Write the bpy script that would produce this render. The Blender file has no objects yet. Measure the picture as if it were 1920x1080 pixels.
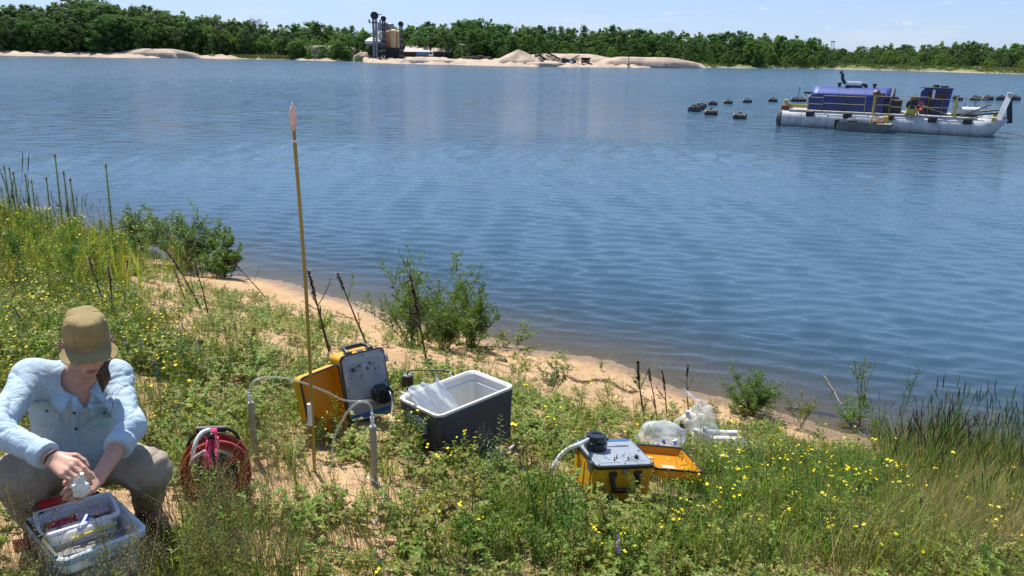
import bpy, bmesh, math, random
import numpy as np
from mathutils import Vector, Matrix, Euler
from mathutils import noise as mnoise
from mathutils.bvhtree import BVHTree

random.seed(7); RNG = np.random.default_rng(7)
scene = bpy.context.scene
R_ = math.radians
# ------------------------------------------------------------------ camera
F_PX, CAM_H = 1500.0, 5.0
PITCH, ROLL = R_(16.42), R_(1.0)
fw = np.array([0, math.cos(PITCH), -math.sin(PITCH)])
_r0 = np.array([1.0, 0, 0]); _u0 = np.cross(_r0, fw)
rt = _r0 * math.cos(ROLL) + _u0 * math.sin(ROLL)
up = _u0 * math.cos(ROLL) - _r0 * math.sin(ROLL)
EYE = np.array([0, 0, CAM_H])
cd = bpy.data.cameras.new('camera'); cam = bpy.data.objects.new('camera', cd)
scene.collection.objects.link(cam)
cam.matrix_world = Matrix(((rt[0], up[0], -fw[0], 0), (rt[1], up[1], -fw[1], 0), (rt[2], up[2], -fw[2], CAM_H), (0, 0, 0, 1)))
cd.sensor_width = 36; cd.lens = 36 * F_PX / 1920; cd.clip_start = .05; cd.clip_end = 6000
scene.camera = cam
# ------------------------------------------------------------------ sky, sun, exposure
SUN_EL, SUN_AZ = R_(58), R_(-30)          # azimuth clockwise from +Y
w = bpy.data.worlds.new('World'); scene.world = w; w.use_nodes = True
nt = w.node_tree; nt.nodes.clear()
N = nt.nodes.new; L = nt.links.new
sky = N('ShaderNodeTexSky'); sky.sky_type = 'NISHITA'; sky.sun_disc = False
sky.sun_elevation = SUN_EL; sky.sun_rotation = SUN_AZ
sky.air_density = 1.0; sky.dust_density = .25; sky.ozone_density = 3.5; sky.altitude = 200
bg = N('ShaderNodeBackground'); bg.inputs[1].default_value = .092
out = N('ShaderNodeOutputWorld')
tc = N('ShaderNodeTexCoord'); mp = N('ShaderNodeMapping'); mp.inputs['Scale'].default_value = (1, 1, 5)
n1 = N('ShaderNodeTexNoise'); n1.inputs['Scale'].default_value = 5; n1.inputs['Detail'].default_value = 7; n1.inputs['Roughness'].default_value = .62
cr = N('ShaderNodeValToRGB'); cr.color_ramp.elements[0].position = .50; cr.color_ramp.elements[1].position = .80
mp2 = N('ShaderNodeMapping'); mp2.inputs['Scale'].default_value = (1, 1, 2.6); mp2.inputs['Location'].default_value = (.3, 0, .2)
n2 = N('ShaderNodeTexNoise'); n2.inputs['Scale'].default_value = 34; n2.inputs['Detail'].default_value = 4
cr2 = N('ShaderNodeValToRGB'); cr2.color_ramp.elements[0].position = .66; cr2.color_ramp.elements[1].position = .74
mul = N('ShaderNodeMath'); mul.operation = 'MULTIPLY'; mul.inputs[1].default_value = .55
mul2 = N('ShaderNodeMath'); mul2.operation = 'MULTIPLY_ADD'; mul2.inputs[1].default_value = .45
mx = N('ShaderNodeMix'); mx.data_type = 'RGBA'; mx.inputs[7].default_value = (5.0, 5.3, 5.7, 1)
mx.clamp_factor = True
L(tc.outputs['Generated'], mp.inputs[0]); L(mp.outputs[0], n1.inputs['Vector']); L(n1.outputs[0], cr.inputs[0])
L(tc.outputs['Generated'], mp2.inputs[0]); L(mp2.outputs[0], n2.inputs['Vector']); L(n2.outputs[0], cr2.inputs[0])
L(cr.outputs[0], mul.inputs[0]); L(cr2.outputs[0], mul2.inputs[0]); L(mul.outputs[0], mul2.inputs[2])
tint = N('ShaderNodeVectorMath'); tint.operation = 'MULTIPLY'; tint.inputs[1].default_value = (.84, .97, 1.22); L(sky.outputs[0], tint.inputs[0])
gam = N('ShaderNodeGamma'); gam.inputs[1].default_value = .5; L(tint.outputs[0], gam.inputs[0])
soft = N('ShaderNodeVectorMath'); soft.operation = 'MULTIPLY'; soft.inputs[1].default_value = (1.46, 1.66, 2.06); L(gam.outputs[0], soft.inputs[0])
L(mul2.outputs[0], mx.inputs[0]); L(soft.outputs[0], mx.inputs[6]); L(mx.outputs[2], bg.inputs[0]); L(bg.outputs[0], out.inputs[0])
sl = bpy.data.lights.new('sun', 'SUN'); sl.energy = 4.4; sl.angle = R_(.53); sl.color = (1, .955, .88)
so = bpy.data.objects.new('sun', sl); scene.collection.objects.link(so)
sd = Vector((math.sin(SUN_AZ) * math.cos(SUN_EL), math.cos(SUN_AZ) * math.cos(SUN_EL), math.sin(SUN_EL)))
so.rotation_euler = sd.to_track_quat('Z', 'Y').to_euler(); so.location = (-20, 30, 60)
vs = scene.view_settings; vs.view_transform = 'Standard'; vs.look = 'None'; vs.exposure = .84; vs.gamma = 1; vs.use_curve_mapping = False
scene.cycles.max_bounces = 8; scene.cycles.transparent_max_bounces = 12
scene.cycles.caustics_reflective = False; scene.cycles.caustics_refractive = False

# ------------------------------------------------------------------ picture geometry helpers
def ray(px, py):
    d = fw + rt * (px - 960) / F_PX - up * (py - 540) / F_PX
    return d / np.linalg.norm(d)
def at_z(px, py, z=0.):
    d = ray(px, py); return EYE + d * ((z - CAM_H) / d[2])
def at_y(px, py, y):
    d = ray(px, py); return EYE + d * (y / d[1])
def hd(px, py, D):
    d = ray(px, py); return EYE + d * (D / math.hypot(d[0], d[1]))
def onray(px, py, c, r, near=True):
    d = ray(px, py); c = np.array(c); b = d @ (c - EYE); m = EYE + d * b; k = r * r - ((m - c) ** 2).sum()
    k = math.sqrt(max(k, 0)); return EYE + d * (b - k if near else b + k)
def proj_np(x, y, z):
    P = np.stack([x, y, z - CAM_H], -1); c = P @ fw
    c = np.where(c < .05, np.nan, c)
    return 960 + F_PX * (P @ rt) / c, 540 - F_PX * (P @ up) / c

# ------------------------------------------------------------------ terrain
SX = [-60, -40, -20, -8, -3, -1, 0, 1.5, 3, 5, 7, 8.5, 10, 11.2, 14, 20, 80]
SH = [-6, -5.5, -3.6, -1.6, -.5, -.15, 0, .3, .85, 1.72, 2.46, 2.86, 3.12, 3.20, 3.3, 3.5, 4.2]
def shore_s(x, y):
    s = 11.2 - (.557 * x + .83 * y)
    t = .83 * x - .557 * y            # along the shore
    s = s + .16 * np.sin(t * .9 + .6) + .10 * np.sin(t * 2.3 + 2.) - .012 * np.clip(-t - 16, 0, 40) ** 1.5 * .0
    return s
def hgt(x, y):
    s = shore_s(x, y)
    h = 0
    for o, wt in ((-.5, .25), (0, .5), (.5, .25)):
        h = h + wt * np.interp(s + o, SX, SH)
    h = h - np.where(abs(s) < 1.2, 0.006, 0)
    land = np.clip(s / 2., 0, 1)
    h = h + land * (.015 * np.sin(x * 1.7 + y * .6) * np.sin(y * 1.3 - x * .5 + 1) + .008 * np.sin(x * 4.1 - y * 2.2) * np.sin(y * 3.7 + x))
    return h
def G(px, py):
    d = ray(px, py); t = np.arange(1.5, 120, .004); P = EYE + d * t[:, None]
    m = P[:, 2] < hgt(P[:, 0], P[:, 1]); i = int(np.argmax(m)); return P[i]
def gz(x, y): return float(hgt(np.float64(x), np.float64(y)))

# ------------------------------------------------------------------ materials
MATS = {}
def M(name, col, rough=.55, metal=0., var=.12, nscale=8., bump=0., bscale=60., trans=0., alpha=1., spec=.5, dirt=None, dscale=3., coat=0.):
    if name in MATS: return MATS[name]
    m = bpy.data.materials.new(name); m.use_nodes = True; t = m.node_tree; b = t.nodes['Principled BSDF']
    b.inputs['Roughness'].default_value = rough; b.inputs['Metallic'].default_value = metal
    b.inputs['Specular IOR Level'].default_value = spec; b.inputs['Coat Weight'].default_value = coat
    tcn = t.nodes.new('ShaderNodeTexCoord')
    nz = t.nodes.new('ShaderNodeTexNoise'); nz.inputs['Scale'].default_value = nscale; nz.inputs['Detail'].default_value = 6
    t.links.new(tcn.outputs['Object'], nz.inputs['Vector'])
    mr = t.nodes.new('ShaderNodeMapRange'); mr.inputs['From Min'].default_value = .3; mr.inputs['From Max'].default_value = .7
    mr.inputs['To Min'].default_value = 1 - var; mr.inputs['To Max'].default_value = 1 + var
    t.links.new(nz.outputs[0], mr.inputs['Value'])
    mm = t.nodes.new('ShaderNodeVectorMath'); mm.operation = 'SCALE'; mm.inputs[0].default_value = col[:3]
    t.links.new(mr.outputs[0], mm.inputs['Scale']); cs = mm.outputs[0]
    if dirt:
        n3 = t.nodes.new('ShaderNodeTexNoise'); n3.inputs['Scale'].default_value = dscale; n3.inputs['Detail'].default_value = 8; n3.inputs['Roughness'].default_value = .7
        t.links.new(tcn.outputs['Object'], n3.inputs['Vector'])
        r3 = t.nodes.new('ShaderNodeValToRGB'); r3.color_ramp.elements[0].position = .5; r3.color_ramp.elements[1].position = .72
        t.links.new(n3.outputs[0], r3.inputs[0])
        mxd = t.nodes.new('ShaderNodeMix'); mxd.data_type = 'RGBA'; mxd.inputs[7].default_value = (*dirt, 1)
        t.links.new(r3.outputs[0], mxd.inputs[0]); t.links.new(cs, mxd.inputs[6]); cs = mxd.outputs[2]
    t.links.new(cs, b.inputs['Base Color'])
    if bump:
        n4 = t.nodes.new('ShaderNodeTexNoise'); n4.inputs['Scale'].default_value = bscale; n4.inputs['Detail'].default_value = 4
        t.links.new(tcn.outputs['Object'], n4.inputs['Vector'])
        bp = t.nodes.new('ShaderNodeBump'); bp.inputs['Strength'].default_value = bump; bp.inputs['Distance'].default_value = .01
        t.links.new(n4.outputs[0], bp.inputs['Height']); t.links.new(bp.outputs[0], b.inputs['Normal'])
    o = t.nodes['Material Output']; sh = b.outputs[0]
    if trans:
        tl = t.nodes.new('ShaderNodeBsdfTranslucent'); t.links.new(cs, tl.inputs[0])
        ms = t.nodes.new('ShaderNodeMixShader'); ms.inputs[0].default_value = trans
        t.links.new(sh, ms.inputs[1]); t.links.new(tl.outputs[0], ms.inputs[2]); sh = ms.outputs[0]
    if alpha < 1:
        tp = t.nodes.new('ShaderNodeBsdfTransparent')
        ms = t.nodes.new('ShaderNodeMixShader'); ms.inputs[0].default_value = 1 - alpha
        t.links.new(sh, ms.inputs[1]); t.links.new(tp.outputs[0], ms.inputs[2]); sh = ms.outputs[0]
    t.links.new(sh, o.inputs[0])
    MATS[name] = m; return m
def LEAF(name, col, col2=None, trans=.35, hv=.06, vv=.35, rough=.5, spec=.25, tt=(1.25, 1.2, .6)):
    if name in MATS: return MATS[name]
    m = bpy.data.materials.new(name); m.use_nodes = True; t = m.node_tree; b = t.nodes['Principled BSDF']
    oi = t.nodes.new('ShaderNodeObjectInfo'); gi = t.nodes.new('ShaderNodeNewGeometry')
    add = t.nodes.new('ShaderNodeMath'); add.operation = 'MULTIPLY_ADD'; add.inputs[1].default_value = .5
    hf = t.nodes.new('ShaderNodeMath'); hf.operation = 'MULTIPLY'; hf.inputs[1].default_value = .5
    t.links.new(oi.outputs['Random'], hf.inputs[0]); t.links.new(gi.outputs['Random Per Island'], add.inputs[0]); t.links.new(hf.outputs[0], add.inputs[2])
    mxc = t.nodes.new('ShaderNodeMix'); mxc.data_type = 'RGBA'; mxc.inputs[6].default_value = (*col, 1)
    c2 = col2 or tuple(c * (1 + vv) for c in col); mxc.inputs[7].default_value = (*c2, 1)
    t.links.new(add.outputs[0], mxc.inputs[0])
    hs = t.nodes.new('ShaderNodeHueSaturation')
    mr = t.nodes.new('ShaderNodeMapRange'); mr.inputs['To Min'].default_value = .5 - hv / 2; mr.inputs['To Max'].default_value = .5 + hv / 2
    t.links.new(oi.outputs['Random'], mr.inputs['Value']); t.links.new(mr.outputs[0], hs.inputs['Hue'])
    m2 = t.nodes.new('ShaderNodeMapRange'); m2.inputs['To Min'].default_value = 1 - vv; m2.inputs['To Max'].default_value = 1 + vv
    t.links.new(gi.outputs['Random Per Island'], m2.inputs['Value']); t.links.new(m2.outputs[0], hs.inputs['Value'])
    t.links.new(mxc.outputs[2], hs.inputs['Color'])
    b.inputs['Roughness'].default_value = rough; b.inputs['Specular IOR Level'].default_value = spec
    t.links.new(hs.outputs[0], b.inputs['Base Color'])
    tl = t.nodes.new('ShaderNodeBsdfTranslucent'); ms = t.nodes.new('ShaderNodeMixShader'); ms.inputs[0].default_value = trans
    br = t.nodes.new('ShaderNodeVectorMath'); br.operation = 'MULTIPLY'; br.inputs[1].default_value = tt
    t.links.new(hs.outputs[0], br.inputs[0]); t.links.new(br.outputs[0], tl.inputs[0])
    t.links.new(b.outputs[0], ms.inputs[1]); t.links.new(tl.outputs[0], ms.inputs[2]); t.links.new(ms.outputs[0], t.nodes['Material Output'].inputs[0])
    MATS[name] = m; return m

# ------------------------------------------------------------------ mesh builder
class MB:
    def __init__(s): s.v = []; s.f = []; s.m = []; s.cur = 0
    def mat(s, i): s.cur = i; return s
    def face(s, *ids): s.f.append(ids); s.m.append(s.cur)
    def add(s, vs, fs, T=None):
        o = len(s.v)
        for p in vs:
            p = Vector(p); s.v.append(tuple(T @ p) if T is not None else tuple(p))
        for f in fs: s.f.append(tuple(i + o for i in f)); s.m.append(s.cur)
        return s
    def box(s, x0, x1, y0, y1, z0, z1, T=None, bev=0.):
        if bev <= 0:
            return s.add([(x0, y0, z0), (x1, y0, z0), (x1, y1, z0), (x0, y1, z0), (x0, y0, z1), (x1, y0, z1), (x1, y1, z1), (x0, y1, z1)],
                  [(0, 3, 2, 1), (4, 5, 6, 7), (0, 1, 5, 4), (1, 2, 6, 5), (2, 3, 7, 6), (3, 0, 4, 7)], T)
        b = min(bev, (x1 - x0) * .45, (y1 - y0) * .45, (z1 - z0) * .45)
        cx, cy = (x0 + x1) / 2, (y0 + y1) / 2; wx, wy = x1 - x0, y1 - y0
        rings = [rr(wx - 2 * b, wy - 2 * b, b * .5, 2, cx, cy, z0), rr(wx, wy, b, 2, cx, cy, z0 + b), rr(wx, wy, b, 2, cx, cy, z1 - b), rr(wx - 2 * b, wy - 2 * b, b * .5, 2, cx, cy, z1)]
        return s.loft(rings, True, True, T)
    def loft(s, rings, cap0=False, cap1=False, T=None, closed=True):
        n = len(rings[0]); o = len(s.v)
        for r in rings:
            for p in r:
                p = Vector(p); s.v.append(tuple(T @ p) if T is not None else tuple(p))
        for i in range(len(rings) - 1):
            for j in range(n if closed else n - 1):
                a = o + i * n + j; b = o + i * n + (j + 1) % n
                s.face(a, b, b + n, a + n)
        if cap0: s.face(*[o + j for j in range(n)][::-1])
        if cap1: s.face(*[o + (len(rings) - 1) * n + j for j in range(n)])
        return s
    def tube(s, pts, r, n=6, T=None, caps=True):
        pts = [Vector(p) for p in pts]; k = len(pts)
        rs = r if isinstance(r, (list, tuple)) else [r] * k
        rings = []; ref = None
        for i, p in enumerate(pts):
            d = (pts[min(i + 1, k - 1)] - pts[max(i - 1, 0)])
            d = d.normalized() if d.length > 1e-9 else Vector((0, 0, 1))
            if ref is None: ref = d.orthogonal().normalized()
            ref = (ref - d * ref.dot(d)); ref = ref.normalized() if ref.length > 1e-6 else d.orthogonal().normalized()
            b = d.cross(ref)
            rings.append([p + (ref * math.cos(2 * math.pi * j / n) + b * math.sin(2 * math.pi * j / n)) * rs[i] for j in range(n)])
        return s.loft(rings, caps, caps, T)
    def ring(s, prof, n=24, T=None):
        rings = [[(r * math.cos(2 * math.pi * j / n), r * math.sin(2 * math.pi * j / n), z) for j in range(n)] for r, z in list(prof) + [prof[0]]]
        return s.loft(rings, False, False, T)
    def cyl(s, a, b, r, n=12, r2=None, T=None): return s.tube([a, b], [r, r if r2 is None else r2], n, T)
    def lathe(s, prof, n=16, T=None):
        rings = [[(max(r, 1e-4) * math.cos(2 * math.pi * j / n), max(r, 1e-4) * math.sin(2 * math.pi * j / n), z) for j in range(n)] for r, z in prof]
        return s.loft(rings, True, True, T)
    def leaf(s, p, d, nrm, ln, wd, fold=.25, droop=.0):
        p = Vector(p); d = Vector(d).normalized(); sd = d.cross(Vector(nrm))
        sd = sd.normalized() if sd.length > 1e-6 else d.orthogonal().normalized()
        nn = sd.cross(d)
        o = len(s.v); m = p + d * ln * .45
        tip = p + d * ln - nn * ln * droop
        for q in (p, m + sd * wd * .5 + nn * wd * fold, tip, m - sd * wd * .5 + nn * wd * fold): s.v.append(tuple(q))
        s.face(o, o + 1, o + 2); s.face(o, o + 2, o + 3)
    def blade(s, p, az, ln, wd, lean, curve, segs=3):
        p = Vector(p); o = len(s.v); sd = Vector((-math.sin(az), math.cos(az), 0)); a = lean
        q = p.copy()
        for i in range(segs + 1):
            f = i / segs; wv = wd * (1 - f ** 1.6) * .5
            if i == segs: s.v.append(tuple(q))
            else: s.v.append(tuple(q + sd * wv)); s.v.append(tuple(q - sd * wv))
            a2 = a + curve * f
            q = q + Vector((math.cos(az) * math.sin(a2), math.sin(az) * math.sin(a2), math.cos(a2))) * ln / segs
        for i in range(segs - 1):
            b = o + 2 * i; s.face(b, b + 1, b + 3, b + 2)
        b = o + 2 * (segs - 1); s.face(b, b + 1, b + 2)
    def mesh(s, name, mats, smooth=False, off=None):
        me = bpy.data.meshes.new(name)
        v = np.array(s.v, float).reshape(-1, 3)
        if off is not None and len(v): v = v - np.array(off)
        me.from_pydata(v.tolist(), [], s.f)
        if not isinstance(mats, (list, tuple)): mats = [mats]
        for m in mats: me.materials.append(m)
        if len(mats) > 1: me.polygons.foreach_set('material_index', np.array(s.m, np.int32))
        if smooth: me.polygons.foreach_set('use_smooth', np.ones(len(me.polygons), bool))
        me.update(); return me
def rr(wx, wy, r, n=4, cx=0., cy=0., z=0.):
    r = min(r, wx * .5 - 1e-5, wy * .5 - 1e-5); pts = []
    for k, (sx, sy) in enumerate(((1, 1), (-1, 1), (-1, -1), (1, -1))):
        for i in range(n + 1):
            a = math.pi / 2 * (k + i / n)
            pts.append((cx + sx * (wx / 2 - r) + r * math.cos(a), cy + sy * (wy / 2 - r) + r * math.sin(a), z))
    return pts
def npmesh(name, verts, faces, mat, smooth=True, attrs=None):
    me = bpy.data.meshes.new(name); verts = np.asarray(verts, np.float32); faces = np.asarray(faces, np.int32)
    me.vertices.add(len(verts)); me.vertices.foreach_set('co', verts.ravel())
    k = faces.shape[1]; me.loops.add(faces.size); me.loops.foreach_set('vertex_index', faces.ravel())
    me.polygons.add(len(faces)); me.polygons.foreach_set('loop_start', np.arange(0, faces.size, k, dtype=np.int32))
    me.polygons.foreach_set('use_smooth', np.full(len(faces), smooth))
    for an, av in (attrs or {}).items():
        a = me.attributes.new(an, 'FLOAT', 'POINT'); a.data.foreach_set('value', np.asarray(av, np.float32).ravel())
    me.materials.append(mat); me.update(calc_edges=True); me.validate(); return me
def grid_faces(nr, nc):
    i = np.arange(nr - 1)[:, None] * nc + np.arange(nc - 1)[None, :]
    return np.stack([i, i + 1, i + nc + 1, i + nc], -1).reshape(-1, 4)

COL = scene.collection
def tag(o, label=None, cat=None, group=None, kind=None):
    if label: o['label'] = label
    if cat: o['category'] = cat
    if group: o['group'] = group
    if kind: o['kind'] = kind
    return o
def link(name, me, parent=None):
    o = bpy.data.objects.new(name, me); COL.objects.link(o)
    if parent is not None: o.parent = parent
    return o
class Thing:
    def __init__(s, name, label, cat, base=(0, 0, 0), group=None):
        s.base = np.array([float(c) for c in base]); s.o = link(name, None); s.o.location = s.base; s.o.empty_display_size = .1
        tag(s.o, label, cat, group)
    def part(s, name, mb, mat, parent=None, smooth=False, label=None):
        me = mb.mesh(name, mat, smooth, s.base) if isinstance(mb, MB) else mb
        o = link(name, me, parent or s.o)
        if label: o['label'] = label
        return o
def solo(name, mb, mat, label, cat, base, smooth=False, group=None):
    o = link(name, mb.mesh(name, mat, smooth, base)); o.location = base; tag(o, label, cat, group); return o
def copy_tree(o, parent=None):
    c = o.copy(); COL.objects.link(c)
    if parent is not None: c.parent = parent; c.matrix_parent_inverse = o.matrix_parent_inverse
    for ch in o.children: copy_tree(ch, c)
    return c
def rot3(yaw, pit=0, rol=0):
    return (Matrix.Rotation(yaw, 4, 'Z') @ Matrix.Rotation(pit, 4, 'X') @ Matrix.Rotation(rol, 4, 'Y'))
def smooth_path(pts, k=6):
    P = [Vector(p) for p in pts]; out = []
    for i in range(len(P) - 1):
        p0, p1, p2, p3 = P[max(i - 1, 0)], P[i], P[i + 1], P[min(i + 2, len(P) - 1)]
        for j in range(k):
            t = j / k; out.append(.5 * ((2 * p1) + (p2 - p0) * t + (2 * p0 - 5 * p1 + 4 * p2 - p3) * t * t + (3 * p1 - p0 - 3 * p2 + p3) * t ** 3))
    out.append(P[-1]); return out
# ================================================================== GROUND
def ramp(t, stops):
    r = t.nodes.new('ShaderNodeValToRGB'); e = r.color_ramp.elements
    e[0].position, e[0].color = stops[0][0], (*stops[0][1], 1); e[1].position, e[1].color = stops[-1][0], (*stops[-1][1], 1)
    for p, c in stops[1:-1]:
        q = e.new(p); q.color = (*c, 1)
    return r
def ground_mat():
    m = bpy.data.materials.new('sandy_soil'); m.use_nodes = True; t = m.node_tree; b = t.nodes['Principled BSDF']; n = t.nodes.new; l = t.links.new
    tcn = n('ShaderNodeTexCoord')
    def noise(sc, det=6, ro=.6):
        z = n('ShaderNodeTexNoise'); z.inputs['Scale'].default_value = sc; z.inputs['Detail'].default_value = det; z.inputs['Roughness'].default_value = ro
        l(tcn.outputs['Object'], z.inputs['Vector']); return z
    a = noise(1.3); r = ramp(t, [(.3, (.42, .265, .135)), (.55, (.50, .325, .17)), (.75, (.56, .385, .22))]); l(a.outputs[0], r.inputs[0])
    c = noise(55, 5, .75); mr = n('ShaderNodeMapRange'); mr.inputs[1].default_value = .25; mr.inputs[2].default_value = .75; mr.inputs[3].default_value = .72; mr.inputs[4].default_value = 1.2
    l(c.outputs[0], mr.inputs[0]); sc = n('ShaderNodeVectorMath'); sc.operation = 'SCALE'; l(r.outputs[0], sc.inputs[0]); l(mr.outputs[0], sc.inputs['Scale'])
    # plant litter under the vegetation
    at = n('ShaderNodeAttribute'); at.attribute_name = 'litter'
    d = noise(9, 8, .75); ad = n('ShaderNodeMath'); ad.operation = 'ADD'; l(d.outputs[0], ad.inputs[0]); l(at.outputs['Fac'], ad.inputs[1])
    st = n('ShaderNodeMapRange'); st.inputs[1].default_value = 1.0; st.inputs[2].default_value = 1.25; l(ad.outputs[0], st.inputs[0])
    mx = n('ShaderNodeMix'); mx.data_type = 'RGBA'; l(st.outputs[0], mx.inputs[0]); l(sc.outputs[0], mx.inputs[6])
    e = noise(70, 3); r2 = ramp(t, [(.35, (.10, .065, .03)), (.65, (.27, .20, .10))]); l(e.outputs[0], r2.inputs[0]); l(r2.outputs[0], mx.inputs[7])
    # wet sand at the waterline and below it
    wt = n('ShaderNodeAttribute'); wt.attribute_name = 'wet'
    m2 = n('ShaderNodeMix'); m2.data_type = 'RGBA'; l(wt.outputs['Fac'], m2.inputs[0]); l(mx.outputs[2], m2.inputs[6])
    dk = n('ShaderNodeVectorMath'); dk.operation = 'MULTIPLY'; dk.inputs[1].default_value = (.50, .50, .54); l(mx.outputs[2], dk.inputs[0]); l(dk.outputs[0], m2.inputs[7])
    l(m2.outputs[2], b.inputs['Base Color'])
    rg = n('ShaderNodeMapRange'); rg.inputs[3].default_value = .9; rg.inputs[4].default_value = .45; l(wt.outputs['Fac'], rg.inputs[0]); l(rg.outputs[0], b.inputs['Roughness'])
    b.inputs['Specular IOR Level'].default_value = .3
    h1 = noise(5, 5, .6); h2 = noise(40, 4, .7); sm = n('ShaderNodeMath'); sm.operation = 'MULTIPLY_ADD'; sm.inputs[1].default_value = .18
    l(h2.outputs[0], sm.inputs[0]); l(h1.outputs[0], sm.inputs[2])
    bp = n('ShaderNodeBump'); bp.inputs['Strength'].default_value = .8; bp.inputs['Distance'].default_value = .13; l(sm.outputs[0], bp.inputs['Height']); l(bp.outputs[0], b.inputs['Normal'])
    return m

# where plants grow: polygons were read off the photograph, the masks live on the ground
def inpoly(x, y, poly):
    x = np.asarray(x); r = np.zeros(x.shape, bool); n = len(poly)
    for i in range(n):
        x0, y0 = poly[i]; x1, y1 = poly[(i + 1) % n]
        if y0 == y1: continue
        c = ((y0 > y) != (y1 > y)) & (x < (x1 - x0) * (y - y0) / (y1 - y0) + x0); r ^= c
    return r
def toworld(poly): return [tuple(G(*p)[:2]) for p in poly]
SAND_BEACH = toworld([(225, 535), (330, 512), (455, 522), (545, 556), (640, 578), (700, 588), (800, 640), (960, 668), (1130, 706), (1330, 758), (1560, 800), (1705, 838), (1690, 850), (1600, 838), (1480, 806), (1400, 800), (1290, 792), (1180, 786), (1090, 776), (1000, 742), (900, 706), (760, 688), (690, 664), (600, 648), (520, 632), (430, 616), (320, 606), (250, 582)])
SAND_THIN = toworld([(230, 520), (560, 545), (760, 640), (1000, 730), (1330, 790), (1420, 850), (1000, 850), (960, 740), (760, 712), (640, 690), (520, 668), (380, 645), (240, 600)])
SAND_PATCH = toworld([(270, 860), (480, 830), (620, 860), (760, 880), (720, 1000), (560, 1080), (340, 1080), (300, 980)])
LUSH = toworld([(860, 1010), (1000, 930), (1100, 950), (1330, 890), (1700, 850), (1720, 1080), (820, 1080)])
DRY = toworld([(1700, 870), (1920, 830), (1960, 1090), (1560, 1090), (1660, 980)])
LEFTM = toworld([(0, 395), (250, 480), (230, 560), (330, 640), (420, 760), (300, 800), (0, 800)])
def lownoise(x, y, sc, off=0.):
    return np.array([mnoise.noise((a * sc + off, b * sc - off, off)) for a, b in zip(np.ravel(x), np.ravel(y))]).reshape(np.shape(x))
def litter_of(x, y):
    s = shore_s(x, y); v = np.clip((s - 3.2) / 1.2, 0, 1) * .55
    v = np.where(inpoly(x, y, SAND_BEACH), .0, v); v = np.where(inpoly(x, y, SAND_THIN), v * .5, v)
    v = np.where(inpoly(x, y, LUSH) | inpoly(x, y, DRY), .75, v); v = np.where(inpoly(x, y, SAND_PATCH), .28, v)
    v = np.where(inpoly(x, y, LEFTM), .62, v)
    return v
def build_ground():
    gm = ground_mat()
    xs = np.concatenate([np.linspace(-90, -22, 35)[:-1], np.linspace(-22, -6, 130)[:-1], np.linspace(-6, 7, 220)[:-1], np.linspace(7, 16, 60)[:-1], np.linspace(16, 90, 38)])
    ys = np.concatenate([np.linspace(-60, -2, 20)[:-1], np.linspace(-2, 1.5, 20)[:-1], np.linspace(1.5, 15, 240)[:-1], np.linspace(15, 32, 110)[:-1], np.linspace(32, 110, 40)])
    X, Y = np.meshgrid(xs, ys); Z = hgt(X, Y)
    near = (np.abs(X) < 16) & (Y > 0) & (Y < 24)
    Z = np.where(near, Z + .012 * lownoise(X, Y, 3.2) + .016 * lownoise(X, Y, 7., 3), Z)
    wet = np.clip((.13 - Z) / .08, 0, 1)
    me = npmesh('lake_bank', np.stack([X, Y, Z], -1).reshape(-1, 3), grid_faces(len(ys), len(xs)), gm, True,
                {'litter': litter_of(X, Y), 'wet': wet})
    tag(link('ground', me), 'sandy bank sloping down to the lake shore', None, None, 'structure')
build_ground()

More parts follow.
